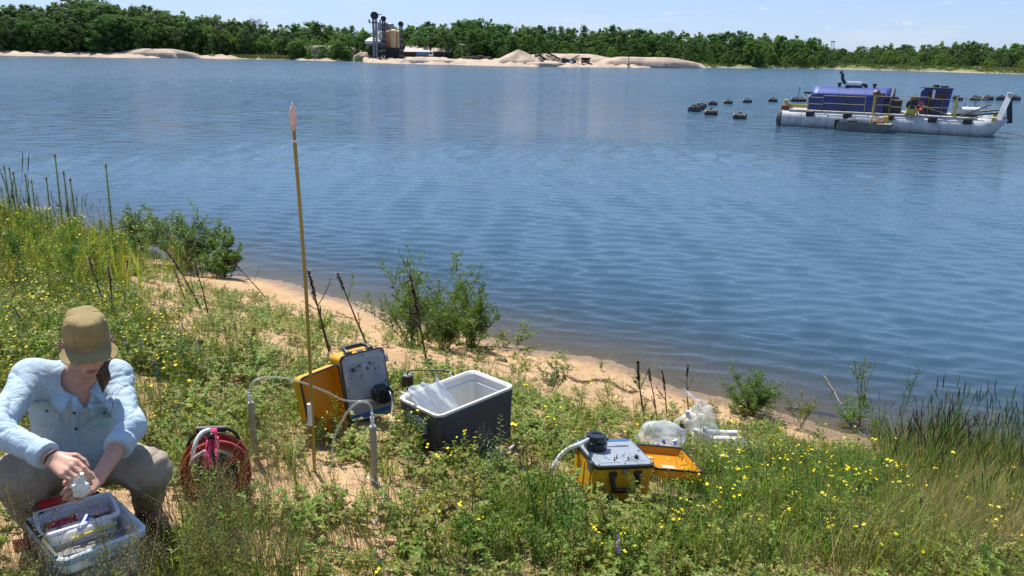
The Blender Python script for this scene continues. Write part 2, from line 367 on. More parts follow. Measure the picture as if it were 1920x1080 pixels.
# ================================================================== WATER
def water_mat():
    m = bpy.data.materials.new('lake_water'); m.use_nodes = True; t = m.node_tree; t.nodes.clear(); n = t.nodes.new; l = t.links.new
    o = n('ShaderNodeOutputMaterial'); tcn = n('ShaderNodeTexCoord')
    def noise(sc, stretch, det, rz, ro=.55):
        mpn = n('ShaderNodeMapping'); mpn.inputs['Scale'].default_value = stretch; mpn.inputs['Rotation'].default_value = (0, 0, rz)
        z = n('ShaderNodeTexNoise'); z.inputs['Scale'].default_value = sc; z.inputs['Detail'].default_value = det; z.inputs['Roughness'].default_value = ro
        l(tcn.outputs['Object'], mpn.inputs[0]); l(mpn.outputs[0], z.inputs['Vector']); return z
    a = noise(1.1, (.45, 1, 1), 3, R_(8)); b_ = noise(3.6, (.5, 1, 1), 3, R_(-14)); c = noise(11, (.6, 1, 1), 2, R_(10))
    s1 = n('ShaderNodeMath'); s1.operation = 'MULTIPLY_ADD'; s1.inputs[1].default_value = .26; l(b_.outputs[0], s1.inputs[0]); l(a.outputs[0], s1.inputs[2])
    s2 = n('ShaderNodeMath'); s2.operation = 'MULTIPLY_ADD'; s2.inputs[1].default_value = .16; l(c.outputs[0], s2.inputs[0]); l(s1.outputs[0], s2.inputs[2])
    g = noise(.035, (.35, 1, 1), 3, R_(4)); gr = n('ShaderNodeMapRange'); gr.inputs[1].default_value = .35; gr.inputs[2].default_value = .65; gr.inputs[3].default_value = .45; gr.inputs[4].default_value = .80
    l(g.outputs[0], gr.inputs[0])
    bp = n('ShaderNodeBump'); bp.inputs['Distance'].default_value = .30; fe = n('ShaderNodeAttribute'); fe.attribute_name = 'fetch'; gm = n('ShaderNodeMath'); gm.operation = 'MULTIPLY'; l(gr.outputs[0], gm.inputs[0]); l(fe.outputs['Fac'], gm.inputs[1]); l(gm.outputs[0], bp.inputs['Strength']); l(s2.outputs[0], bp.inputs['Height'])
    sn = noise(1.7, (.45, 1, 1), 2, R_(6)); sv = n('ShaderNodeVectorMath'); sv.operation = 'SUBTRACT'; sv.inputs[1].default_value = (.5, .5, .5); l(sn.outputs['Color'], sv.inputs[0])
    sk = n('ShaderNodeVectorMath'); sk.operation = 'MULTIPLY'; sk.inputs[1].default_value = (.8, 1.5, 0); l(sv.outputs[0], sk.inputs[0])
    sa = n('ShaderNodeAttribute'); sa.attribute_name = 'slope'; ss = n('ShaderNodeVectorMath'); ss.operation = 'SCALE'; l(sk.outputs[0], ss.inputs[0]); l(sa.outputs['Fac'], ss.inputs['Scale'])
    sm2 = n('ShaderNodeVectorMath'); sm2.operation = 'ADD'; l(bp.outputs[0], sm2.inputs[0]); l(ss.outputs[0], sm2.inputs[1]); bpn = n('ShaderNodeVectorMath'); bpn.operation = 'NORMALIZE'; l(sm2.outputs[0], bpn.inputs[0]); bp = bpn
    fr = n('ShaderNodeFresnel'); fr.inputs['IOR'].default_value = 1.333; l(bp.outputs[0], fr.inputs['Normal'])
    gl = n('ShaderNodeBsdfGlossy'); rgh = n('ShaderNodeAttribute'); rgh.attribute_name = 'chop'; l(rgh.outputs['Fac'], gl.inputs['Roughness']); l(bp.outputs[0], gl.inputs['Normal'])
    df = n('ShaderNodeBsdfDiffuse'); df.inputs[0].default_value = (.046, .098, .150, 1)
    tp = n('ShaderNodeBsdfTransparent'); tp.inputs[0].default_value = (.66, .70, .56, 1)
    at = n('ShaderNodeAttribute'); at.attribute_name = 'turbid'
    mb = n('ShaderNodeMixShader'); l(at.outputs['Fac'], mb.inputs[0]); l(tp.outputs[0], mb.inputs[1]); l(df.outputs[0], mb.inputs[2])
    ms = n('ShaderNodeMixShader'); l(fr.outputs[0], ms.inputs[0]); l(mb.outputs[0], ms.inputs[1]); l(gl.outputs[0], ms.inputs[2]); l(ms.outputs[0], o.inputs[0])
    return m
def build_water():
    nr, nc = 700, 300
    r = np.concatenate([7.5 * (70 / 7.5) ** (np.arange(560) / 559), 70 * (640 / 70) ** (np.arange(1, nr - 559) / (nr - 560))]); nr = len(r)
    th = np.linspace(R_(-58), R_(58), nc); Rr, T = np.meshgrid(r, th, indexing='ij')
    X = Rr * np.sin(T); Y = Rr * np.cos(T)
    dep = -hgt(X, Y); dep = np.where(Rr > 75, 6., dep)
    rng = np.random.default_rng(5); Z = np.zeros_like(X)
    wx = X + .35 * np.sin(Y * .21 + X * .08) + .16 * np.sin(X * .5 - Y * .33); wy = Y + .5 * np.sin(X * .17 + .5) + .12 * np.sin(X * .43 + Y * .31)
    for i in range(34):
        lam = .15 * 5.4 ** rng.random() ** 1.0; k = 2 * math.pi / lam; az = R_(-98) + rng.normal() * R_(17)
        amp = .0200 * lam ** .95 * (.5 + .9 * rng.random()) * .50
        ph = k * (wx * math.cos(az) + wy * math.sin(az)) + rng.random() * 6.28
        env = .65 + .35 * np.sin(X * (.3 + .3 * rng.random()) + Y * (.25 + .3 * rng.random()) + rng.random() * 6.28)
        q = np.sin(ph); Z += amp * env * (q + .6 * (q * q - .5) + .25 * q ** 3) * np.clip((lam * 75 - Rr) / (lam * 45), 0, 1) * np.clip((72 - Rr) / 30, 0, 1)
    Z *= np.clip(dep / .55, .06, 1)
    turb = 1 - np.exp(-np.clip(dep, 0, 9) / .55)
    me = npmesh('lake_water', np.stack([X, Y, Z], -1).reshape(-1, 3), grid_faces(nr, nc), water_mat(), True, {'turbid': turb, 'fetch': .20 + .8 * np.clip((Rr - 18) / 75, 0, 1), 'chop': .05 + .07 * np.clip((Rr - 28) / 130, 0, 1), 'slope': .02 + 1.05 * np.clip((Rr - 46) / 95, 0, 1) ** .7})
    tag(link('water', me), 'rippled blue lake water', None, None, 'structure')
build_water()

# ================================================================== FAR SHORE
FAR_PX = [(-700, 92), (-300, 98), (0, 104), (130, 106), (215, 108), (330, 109), (480, 111), (660, 115), (700, 118), (860, 122), (1000, 125), (1200, 127), (1290, 127), (1420, 128), (1550, 129), (1700, 133), (1810, 136), (1900, 139), (2200, 147), (2700, 160)]
FAR = np.array([at_z(*p)[:2] for p in FAR_PX]); FAR_TH = np.arctan2(FAR[:, 0], FAR[:, 1]); FAR_R = np.hypot(FAR[:, 0], FAR[:, 1])
def px_th(px, py=110):
    d = ray(px, py); return math.atan2(d[0], d[1])
def far_r0(th): return np.interp(th, FAR_TH, FAR_R)
def far_h(th, off):
    base = np.interp(off, [-40, 0, 4, 14, 40, 90, 200, 3000], [-3, 0, .9, 1.5, 2.0, 2.6, 3.4, 12])
    hill = np.interp(th, [px_th(-300), px_th(0), px_th(300), px_th(520)], [1, 1, .75, 0]) * np.interp(off, [16, 120, 400], [0, 9, 12])
    return base + hill
def far_mat():
    m = bpy.data.materials.new('far_shore_sand_and_grass'); m.use_nodes = True; t = m.node_tree; b = t.nodes['Principled BSDF']; n = t.nodes.new; l = t.links.new
    tcn = n('ShaderNodeTexCoord'); z = n('ShaderNodeTexNoise'); z.inputs['Scale'].default_value = .12; z.inputs['Detail'].default_value = 8; z.inputs['Roughness'].default_value = .7
    l(tcn.outputs['Object'], z.inputs['Vector'])
    rs = ramp(t, [(.3, (.26, .19, .13)), (.5, (.38, .29, .21)), (.7, (.44, .345, .255))]); l(z.outputs[0], rs.inputs[0])
    rg = ramp(t, [(.3, (.05, .075, .02)), (.55, (.10, .13, .035)), (.75, (.17, .15, .07))]); l(z.outputs[0], rg.inputs[0])
    at = n('ShaderNodeAttribute'); at.attribute_name = 'sand'
    mx = n('ShaderNodeMix'); mx.data_type = 'RGBA'; l(at.outputs['Fac'], mx.inputs[0]); l(rg.outputs[0], mx.inputs[6]); l(rs.outputs[0], mx.inputs[7])
    l(mx.outputs[2], b.inputs['Base Color']); b.inputs['Roughness'].default_value = .95
    return m
FARM = far_mat()
def build_far():
    ths = np.linspace(R_(-52), R_(52), 420); offs = np.array([-40, -12, -3, 0, 1.5, 4, 8, 14, 20, 28, 40, 60, 90, 140, 200, 350, 700, 1500, 3000.])
    T, O_ = np.meshgrid(ths, offs); R0 = far_r0(T)
    wob = 3.0 * np.sin(T * 61) + 1.6 * np.sin(T * 157 + 1) + .8 * np.sin(T * 411 + 2)
    Rr = R0 + O_ + wob * np.clip(1 - np.abs(O_) / 60, 0, 1); Z = far_h(T, O_)
    Z = Z + np.where((O_ > 3) & (O_ < 200), .35 * np.sin(T * 190 + O_ * .3) + .25 * np.sin(T * 467 - O_ * .2), 0)
    kx = [px_th(p) for p in (-900, 200, 480, 560, 640, 672, 1240, 1300, 1420, 1580, 1700, 2600)]
    depth = np.interp(T, kx, [20, 20, 12, 3, 3, 90, 60, 4, 0, .8, 1.2, .9])
    sand = np.clip((depth - O_) / 3 + .5, 0, 1)
    me = npmesh('far_shore', np.stack([Rr * np.sin(T), Rr * np.cos(T), Z], -1).reshape(-1, 3), grid_faces(len(offs), len(ths)), FARM, True, {'sand': sand})
    tag(link('far_shore', me), 'low far shore with pale sand beach and grass', None, None, 'structure')
build_far()
def far_pt(px, off):
    th = px_th(px); r = far_r0(th) + off
    return np.array([r * math.sin(th), r * math.cos(th), float(far_h(th, off))])
def px_at(px, py, off):          # point seen at a pixel, at the distance of the far shore plus off
    th = px_th(px, py); r = far_r0(th) + off; return hd(px, py, r)

# sand heaps on the far beach
def heap(name, label, px, off, wid, dep, h, seed, power=1.0, flat=0., yaw=0.):
    c = far_pt(px, off); n = 40; k = 9; v = []; rng = random.Random(seed); ph = rng.random() * 9
    for i in range(k + 1):
        f = i / k
        for j in range(n):
            a = 2 * math.pi * j / n; wob = 1 + .13 * math.sin(3 * a + ph) + .09 * math.sin(7 * a + 2 * ph) + .04 * math.sin(13 * a)
            rad = f * wob; z = h * max(0, 1 - max(0, f - flat) / (1 - flat)) ** power - (1.2 if i == k else 0)
            z += .05 * h * math.sin(5 * a + 6 * f + ph) * math.sin(math.pi * f)
            v.append((c[0] + rad * wid / 2 * math.cos(a), c[1] + rad * dep / 2 * math.sin(a), c[2] + z))
    mb = MB(); mb.v = v
    for i in range(k):
        for j in range(n): mb.face(i * n + j, i * n + (j + 1) % n, (i + 1) * n + (j + 1) % n, (i + 1) * n + j)
    solo(name, mb, M('heap_sand', (.42, .325, .24), .95, var=.22, nscale=.35, bump=.5, bscale=1.2), label, 'sand heap', c, True)
heap('sand_heap', 'low wide sand heap on the left beach below the wood', 292, 10, 36, 14, 2.5, 1, .8, .45)
heap('sand_heap', 'tall pointed cone of sand beside the dark conveyors', 972, 14, 21, 16, 4.6, 2, 1.15)
heap('sand_heap', 'low sand heap in front of the silo plant', 800, 8, 26, 12, 1.5, 3, 1.0, .3)
heap('sand_heap', 'long flat-topped pale sand bank at the right end of the far beach', 1205, 12, 44, 16, 2.5, 4, .9, .5)
heap('sand_heap', 'broad sand heap behind the dark conveyors', 1065, 30, 52, 16, 2.9, 5, .9, .4)
heap('sand_heap', 'small sand heap between the cone and the water', 1020, 6, 16, 8, 1.5, 6, 1.)
heap('stone_heap', 'small heap of pale grey stone left of the silo plant', 682, 16, 9, 7, 2.4, 7, .7, .3)
heap('sand_heap', 'low sand strip behind the shrubs left of the silos', 615, 40, 40, 12, 4.4, 8, .8, .5)
# ================================================================== TREES
BARK = M('bark', (.13, .10, .075), .9, var=.25)
def CL(n, a, b, t): return LEAF(n, tuple(1.2 * c for c in a), tuple(1.2 * c for c in b), t + .08, .035, .28, .7, .06, (1.1, 1.2, .6))
CROWN = [CL('crown_dark', (.042, .085, .030), (.064, .115, .038), .34), CL('crown_mid', (.060, .115, .036), (.085, .150, .046), .36),
         CL('crown_light', (.092, .155, .042), (.125, .190, .055), .38), CL('crown_grey', (.072, .105, .052), (.098, .135, .062), .34), CL('crown_bare', (.075, .066, .055), (.11, .092, .075), .1)]
def tree_proto(seed, kind, cm):
    rng = random.Random(seed); tr = MB(); cw = MB()
    lean = (rng.uniform(-.03, .03), rng.uniform(-.03, .03))
    tp = [(lean[0] * z, lean[1] * z, z) for z in (-.06, .0, .25, .5, .78)]
    tr.tube(tp, [.024, .019, .014, .010, .004], 6)
    clumps = []
    if kind == 'pine':
        for k in range(34):
            z = .25 + .74 * k / 33; rad = .20 * (1 - (z - .2) / .82) ** .75 + .015
            a = k * 2.4 + rng.random(); clumps.append(((math.cos(a) * rad * .7, math.sin(a) * rad * .7, z), .055 + rad * .22, 26))
    else:
        wide = {'oval': .33, 'tall': .27, 'round': .42}[kind]; lo = {'oval': .03, 'tall': .05, 'round': .0}[kind]
        nb = 54
        for k in range(nb):
            z = lo + (1 - lo) * (k + rng.random()) / nb; u = (z - lo) / (1 - lo)
            env = wide * max(.05, 1 - abs((2 * u - .85) / 1.18) ** 2.5) ** .6
            a = rng.random() * 6.283; rr_ = env * (.25 + .75 * rng.random() ** .5) * rng.uniform(.85, 1.12)
            clumps.append(((math.cos(a) * rr_ + lean[0] * z, math.sin(a) * rr_ + lean[1] * z, z - .04), rng.uniform(.055, .10), 44 if kind != 'bare' else 12))
    for k in range(7):
        c = clumps[rng.randrange(len(clumps))][0]; z0 = max(.12, c[2] - .2)
        tr.tube([(lean[0] * z0, lean[1] * z0, z0), (c[0] * .5, c[1] * .5, (z0 + c[2]) / 2 + .01), c], [.008, .005, .002], 4)
    for c, r, n in clumps:
        for i in range(n):
            d = Vector((rng.gauss(0, 1), rng.gauss(0, 1), rng.gauss(0, .8))).normalized(); p = Vector(c) + d * r * rng.uniform(.55, 1.05)
            nn = (d + Vector((0, 0, .7)) + Vector((rng.uniform(-.6, .6), rng.uniform(-.6, .6), 0))).normalized(); s = rng.uniform(.012, .025)
            t = nn.orthogonal().normalized(); t = (t * math.cos(i) + nn.cross(t) * math.sin(i)); bt = nn.cross(t)
            o = len(cw.v)
            for a_, b_ in ((-1, -.5), (.1, -.9), (1, .2), (-.2, .9)): cw.v.append(tuple(p + t * a_ * s + bt * b_ * s))
            cw.face(o, o + 1, o + 2, o + 3)
    return tr.mesh('trunk', BARK), cw.mesh('crown', cm)
def bare_proto(seed):
    rng = random.Random(seed); tr = MB(); cw = MB(); tr.tube([(0, 0, -.05), (0.01, 0, .4), (0, .01, .95)], [.018, .012, .003], 6)
    for k in range(46):
        z = rng.uniform(.3, .93); a = rng.random() * 6.28; ln = .26 * (1.1 - z) + .07
        e = Vector((math.cos(a) * ln, math.sin(a) * ln, z + ln * .8)); cw.tube([(0, 0, z), e * .5 + Vector((0, 0, z * .5)), e], [.006, .004, .002], 3)
        for q in range(9):
            b = Vector((0, 0, z)).lerp(e, rng.uniform(.3, 1)); e2 = b + Vector((rng.gauss(0, .04), rng.gauss(0, .04), abs(rng.gauss(.05, .03))))
            cw.tube([b, e2], [.003, .0015], 3)
    return tr.mesh('trunk', BARK), cw.mesh('crown', CROWN[4])
PROTO = {}
def tproto(kind, ci, k):
    key = (kind, ci, k)
    if key not in PROTO: PROTO[key] = bare_proto(900 + k) if kind == 'bare' else tree_proto(hash(kind) % 97 * 0 + {'oval': 1, 'tall': 2, 'round': 3, 'pine': 4}[kind] * 100 + ci * 10 + k, kind, CROWN[ci])
    return PROTO[key]
TREE_N = [0]
def tree(p, h, wfac, kind, ci, k, label, group, name='broadleaf_tree', cat='tree'):
    tm, cm_ = tproto(kind, ci, k)
    r = link(name, None); r.location = p; r.scale = (h * wfac, h * wfac, h); r.rotation_euler[2] = TREE_N[0] * 2.399; TREE_N[0] += 1
    tag(r, label, cat, group); link('trunk', tm, r); link('crown', cm_, r); return r
TOP = [(-250, 14), (-100, 12), (0, 10), (60, 12), (110, 9), (135, -2), (180, 0), (230, 9), (265, 10), (330, 19), (400, 30), (470, 38), (520, 46), (570, 46), (585, 38), (620, 48), (700, 56), (770, 46), (830, 44), (870, 38), (920, 40), (960, 50), (1010, 50), (1060, 56), (1150, 50), (1200, 58), (1290, 58), (1340, 64), (1400, 60), (1440, 66), (1470, 66), (1530, 70), (1550, 88), (1590, 92), (1640, 86), (1660, 82), (1720, 88), (1770, 78), (1820, 80), (1860, 86), (1900, 84), (2000, 84), (2150, 92)]
TX = [a for a, b in TOP]; TY = [b for a, b in TOP]
def topz(px, off):
    return px_at(px, float(np.interp(px, TX, TY)), off)[2]
ZX = (90, 200, 380, 470, 560, 680, 770, 860, 930, 1060, 1180, 1290, 1400, 1560, 1620, 1700, 1790)
ZN = ['at the left picture edge', 'left of the wide sand heap', 'behind the wide sand heap', 'right of the wide sand heap', 'above the left beach end', 'left of the silos', 'behind the silos', 'behind the sheds', 'behind the scrap heaps', 'behind the sand cone', 'behind the conveyors', 'behind the flat sand bank', 'right of the flat sand bank', 'at the wood end', 'above the engine house', 'above the exhaust stack', 'above the control cab', 'above the bow frame']
def SZ(h): return 'very low' if h < 2.6 else 'low' if h < 3.6 else 'knee-high' if h < 0 else 'medium' if h < 4.8 else 'tall'
def wood():
    rng = random.Random(11)
    rows = [(50, .72, 19.5, 0), (62, .90, 19.5, 6), (76, 1.0, 21.5, 13)]
    for off, fac, step, ph in rows:
        x = -40 + ph
        while x < 1965:
            px = x + rng.uniform(-6, 6); o = off + rng.uniform(-6, 6)
            # front edge of the wood follows the beach depth
            if px < 560: o -= 26
            elif 1270 < px < 1560: o -= 30
            elif px >= 1560: o -= 4
            th = px_th(px)
            p = far_pt(px, o); hz = topz(px, o) - p[2]
            h = max(6, hz * (fac + rng.uniform(-.20, .10)))
            u = rng.random()
            if px < 420: ci, kind = (0 if u < .45 else 1 if u < .75 else 3), rng.choice(['oval', 'round', 'tall'])
            elif px < 560: ci, kind = (3 if u < .3 else 1 if u < .7 else 0), rng.choice(['oval', 'tall'])
            elif px < 1560: ci, kind = (1 if u < .55 else 0 if u < .88 else 3), rng.choice(['oval', 'tall', 'round', 'oval', 'oval', 'tall', 'oval', 'pine'])
            else: ci, kind = (0 if u < .4 else 1 if u < .7 else 3), rng.choice(['oval', 'round', 'oval'])
            if 400 < px < 545 and off > 60 and u < .55: kind, ci = 'bare', 4
            zone = 0 if px < 560 else 1 if px < 1560 else 2
            nm = 'leafless_tree' if kind == 'bare' else 'pine_tree' if kind == 'pine' else 'broadleaf_tree'
            if kind == 'bare': lab = 'brownish thin-leaved tree in the wood above the left beach'
            else:
                tone = ['dark green', 'mid green', 'light green', 'grey green', ''][ci]; rown = ['in the wood front', 'in mid wood', 'at the wood skyline'][rows.index((off, fac, step, ph))]
                lab = '%s %s %s, %s' % (tone, {'pine': 'pointed tree', 'oval': 'leafy tree', 'tall': 'slim leafy tree', 'round': 'rounded leafy tree'}[kind], rown, ZN[sum(px > q for q in ZX)])
            tree(p, h, {'oval': 1.05, 'tall': 1.0, 'round': .95, 'pine': .95, 'bare': 1.1}[kind] * rng.uniform(1.15, 1.55), kind, ci, rng.randrange(2), lab, lab.replace('tree', 'trees', 1), nm)
            x += step * rng.uniform(.85, 1.15) 
    # lighter rounded trees and shrubs at the foot of the wood
    edge = [(285, 48, 2), (330, 52, 3), (395, 50, 2), (425, 56, 2), (455, 62, 2), (500, 66, 2), (250, 56, 1), (150, 40, 0), (60, 38, 1), (20, 30, 3), (208, 30, 1), (640, 62, 2), (655, 66, 1), (570, 66, 1)]
    for px, py, ci in edge:
        o = 20 if px < 560 else 34; p = far_pt(px, o); h = px_at(px, py, o)[2] - p[2]
        tree(p, h, 1.15, 'round', ci, 0, '%s rounded tree at the foot of the wood %s' % (['dark green', 'mid green', 'light green', 'grey green'][ci], 'on the left shore' if px < 560 else 'left of the silos'), 'rounded trees at the foot of the wood')
    for i in range(20):      # shrubs hiding the beach end left of the silos
        px = rng.uniform(545, 660); o = rng.uniform(2, 12); p = far_pt(px, o); h = rng.uniform(3.5, 7.5) * (1.15 if px < 640 else .7)
        tree(p, h, 1.3, 'round', rng.choice([1, 2, 2]), rng.randrange(2), 'green waterside shrub at the beach end left of the silos', 'shrubs at the beach end left of the silos', 'waterside_shrub', 'shrub')
    for i in range(30):
        px = rng.uniform(860, 1300); o = rng.uniform(36, 46); p = far_pt(px, o); h = rng.uniform(3, 6)
        tree(p, h, 1.3, 'round', rng.choice([1, 2, 0]), rng.randrange(2), '%s green shrub between sand and wood, %s' % (SZ(h), ZN[sum(px > q for q in ZX)]), 'shrubs between the sand heaps and the wood', 'low_shrub', 'shrub')
    for i in range(26):
        px = rng.uniform(1290, 1560); o = rng.uniform(4, 14); p = far_pt(px, o); h = rng.uniform(3, 6) + (5 if 1395 < px < 1440 else 0)
        tree(p, h, 1.2, 'round', rng.choice([1, 2, 2, 0]), rng.randrange(2), '%s green shrub before the tall wood, %s' % (SZ(h), ZN[sum(px > q for q in ZX)]), 'shrubs in front of the tall wood right of the beach', 'bank_shrub', 'shrub')
    for i in range(50):
        px = rng.uniform(1555, 1960); o = rng.uniform(10, 42); p = far_pt(px, o); h = rng.uniform(2, 5.5) * (.7 + .6 * (o > 24))
        tree(p, h, 1.35, 'round', rng.choice([2, 2, 1, 3]), rng.randrange(2), '%s light green bush on the grassy shore %s' % (SZ(h), ZN[sum(px > q for q in ZX)]), 'bushes on the grassy right shore', 'shore_bush', 'shrub')
wood()
def wood_mass():      # the depth of the wood behind the trees one can tell apart
    rng = np.random.default_rng(77); n = 34000
    px = rng.uniform(-160, 2080, n); o = rng.uniform(84, 120, n); u = rng.random(n); th = np.array([px_th(p) for p in px]); r = far_r0(th) + o; z0 = far_h(th, o)
    ty = np.interp(px, TX, TY) + 6 * np.sin(px * .21) + 4 * np.sin(px * .53 + 1) + 7
    d = np.stack([fw[:, None] + rt[:, None] * (px - 960) / F_PX - up[:, None] * (ty - 540) / F_PX], 0)[0]; zt = CAM_H + r * d[2] / np.hypot(d[0], d[1])
    z = z0 + (zt - z0) * u; P = np.stack([r * np.sin(th), r * np.cos(th), z], -1)
    a = rng.normal(size=(n, 3)); a /= np.linalg.norm(a, axis=1)[:, None]; b = np.cross(a, rng.normal(size=(n, 3))); b /= np.linalg.norm(b, axis=1)[:, None]; s = rng.uniform(.5, 1.0, n)[:, None]
    v = np.stack([P - a * s - b * s * .5, P + a * s * .2 - b * s * .9, P + a * s + b * s * .2, P - a * s * .2 + b * s * .9], 1).reshape(-1, 3)
    me = npmesh('wood_mass', v, np.arange(4 * n).reshape(-1, 4), CROWN[1], False); tag(link('wood_mass', me), 'dense green depth of the wood behind the front trees', None, None, 'stuff')
wood_mass()
# tufted grass along the far banks
def far_grass():
    rng = random.Random(3); mb = MB()
    for i in range(15000):
        px = rng.uniform(1290, 2100) if i % 3 else rng.uniform(430, 680)
        o = rng.uniform(.5, 26) if px > 1290 else rng.uniform(1, 9); th = px_th(px); r = far_r0(th) + o
        z = float(far_h(th, o)); s = rng.uniform(.35, .9)
        mb.blade((r * math.sin(th), r * math.cos(th), z - .1), rng.random() * 6.28, s * 1.5, s * .42, .1, .7, 2)
    tag(link('bank_grass', mb.mesh('bank_grass', LEAF('bank_grass_leaf', (.075, .105, .025), (.14, .16, .05), .3, .05, .4))), 'rough grass along the far right bank', None, None, 'stuff')
far_grass()

# ================================================================== SILO PLANT
STEEL = M('weathered_steel', (.24, .25, .27), .6, .3, .25, 1.5); DARK = M('dark_steel', (.022, .023, .028), .6, .2, .3, 1.5)
TAN = M('tan_silo_paint', (.72, .50, .25), .7, var=.08, nscale=.8, dirt=(.58, .38, .18), dscale=.5); BROWN = M('rust_brown_paint', (.36, .19, .09), .8, var=.2)
PALE = M('pale_silo_paint', (.66, .63, .57), .7, var=.15, dirt=(.3, .26, .21), dscale=.5); WHITE = M('white_paint', (.62, .62, .60), .5, var=.06)
def PX(px, py, off): return px_at(px, py, off)
PO = 26
GZ = far_pt(722, PO)[2]
def vcyl(mb, x0, x1, ytop, ybot, off, n=18, dome=0.):
    a = PX(x0, ybot, off); b = PX(x1, ybot, off); c = (a + b) / 2; r = np.linalg.norm(a - b) / 2; z1 = PX((x0 + x1) / 2, ytop, off)[2]; z0 = PX((x0 + x1) / 2, ybot, off)[2]
    T = Matrix.Translation((c[0], c[1], 0)); mb.lathe([(0, z0), (r, z0), (r, z1), (r * .6, z1 + dome * .7), (0, z1 + dome)], n, T); return c, r, z0, z1
base = far_pt(722, PO)
t = Thing('sand_silos', 'cluster of tan and grey sand silos on a dark steel frame', 'silo', base)
for (a, b_, y0, y1, mt, nm) in ((708, 714.5, 63, 89, PALE, 'silo_tank'), (714.5, 722, 59, 89, PALE, 'silo_tank'), (724, 733, 59, 89, BROWN, 'silo_tank'), (733, 745, 57, 89, TAN, 'silo_tank'), (745.5, 752, 59, 90, TAN, 'silo_tank')):
    mb = MB(); vcyl(mb, a, b_, y0, y1, PO + (0 if mt is TAN else 3), 20, .5); t.part(nm, mb, mt, smooth=False)
mb = MB()
for px in np.linspace(706, 753, 9):
    for o in (PO - 3.5, PO + 4):
        p = PX(px, 92, o); z1 = PX(px, 89, o)[2]; mb.box(p[0] - .25, p[0] + .25, p[1] - .25, p[1] + .25, GZ - 1, z1)
t.part('support_leg', mb, DARK)
a = PX(705, 91, PO); b_ = PX(753, 89, PO); mb = MB(); mb.box(a[0], b_[0], a[1] - 4, a[1] + 5, PX(720, 91.2, PO)[2], PX(720, 89, PO)[2]); t.part('support_deck', mb, DARK)
mb = MB(); a = PX(724, 100, PO); b_ = PX(752, 100, PO); mb.box(a[0], b_[0], a[1] - 2, a[1] + 4, GZ - .5, PX(730, 92, PO)[2]); t.part('hopper_house', mb, DARK)
mb = MB()
for x0, x1 in ((711, 713), (716, 718)):
    a = PX(x0, 97, PO - 5); b_ = PX(x1, 95, PO - 5); mb.box(a[0], b_[0], a[1], a[1] + .3, a[2], b_[2])
t.part('sign_plate', mb, WHITE)
mb = MB()
for (x0, y0, x1, y1) in ((709, 89, 721, 61), (721, 88, 711, 64)): mb.cyl(PX(x0, y0, PO - 2), PX(x1, y1, PO - 2), .18, 5)
t.part('ladder_brace', mb, STEEL)
for (a, b_, y0, y1) in ((709, 719, 44, 57), (720, 727, 43, 56), (728, 738, 45, 57)):
    mb = MB(); vcyl(mb, a, b_, y0, y1, PO + 5, 16, .4); t.part('top_bin', mb, STEEL)
mb = MB(); 
for px in np.linspace(709, 738, 7):
    p = PX(px, 59, PO + 5); mb.box(p[0] - .15, p[0] + .15, p[1] - .15, p[1] + .15, p[2], PX(px, 46, PO + 5)[2])
t.part('top_frame', mb, DARK)
def elevator(px, ytop, w_, label, mt):
    p = far_pt(px, PO - 5); z1 = PX(px, ytop, PO - 5)[2]; t = Thing('bucket_elevator', label, 'elevator tower', p, 'bucket elevators of the silo plant'); h = z1 - p[2]
    mb = MB()
    for sx in (-1, 1): mb.box(p[0] + sx * w_ * .5 - w_ * .32, p[0] + sx * w_ * .5 + w_ * .32, p[1] - w_ * .5, p[1] + w_ * .5, p[2] - .5, z1 - 2.2)
    t.part('casing', mb, mt)
    mb = MB(); T = Matrix.Translation((p[0], p[1] - w_ * .8, z1 - 1.9)) @ Matrix.Rotation(R_(-90), 4, 'X'); mb.lathe([(0, 0), (w_ * 1.35, 0), (w_ * 1.35, w_ * 1.6), (0, w_ * 1.6)], 14, T); t.part('head', mb, DARK)
    mb = MB()
    for k in range(int(h / 2.2)):
        z = p[2] + 1 + k * 2.2; mb.box(p[0] - w_ * 1.05, p[0] + w_ * 1.05, p[1] - w_ * .7, p[1] + w_ * .7, z, z + .25)
    t.part('band', mb, STEEL)
    if ytop < 25:
        mb = MB(); mb.box(p[0] - 2.2, p[0] + 2.4, p[1] - 1.5, p[1] + 1.5, z1 - 4.9, z1 - 4.7)
        for sx in (-2.2, 2.3): mb.box(p[0] + sx - .06, p[0] + sx + .06, p[1] - 1.5, p[1] + 1.5, z1 - 4.7, z1 - 3.5)
        mb.box(p[0] - 1.2, p[0] + 2.9, p[1] - .3, p[1] + .3, z1 - 1.6, z1 - 1.3); t.part('platform', mb, DARK)
elevator(704.5, 20, 1.15, 'tallest grey bucket elevator with a head platform beside the silos', STEEL)
elevator(721, 26, .8, 'slim dark bucket elevator rising through the middle of the silos', DARK)
elevator(753, 36, .8, 'shortest dark elevator tower at the right edge of the tan silos', DARK)
p = far_pt(699, PO - 3); t = Thing('surge_tank', 'white domed tank on dark legs left of the silos', 'tank', p); mb = MB(); vcyl(mb, 693, 706, 77, 82, PO - 3, 18, 1.6); t.part('tank_body', mb, WHITE, smooth=False)
mb = MB(); vcyl(mb, 694.5, 704.5, 82, 86, PO - 3, 12); t.part('cone', mb, M('faded_olive', (.2, .19, .13), .7))
mb = MB()
for px in (694, 699, 705):
    q = PX(px, 86, PO - 3); mb.box(q[0] - .2, q[0] + .2, q[1] - 1.5, q[1] - 1.1, GZ - 1, q[2]); mb.box(q[0] - .2, q[0] + .2, q[1] + 1.5, q[1] + 1.9, GZ - 1, q[2])
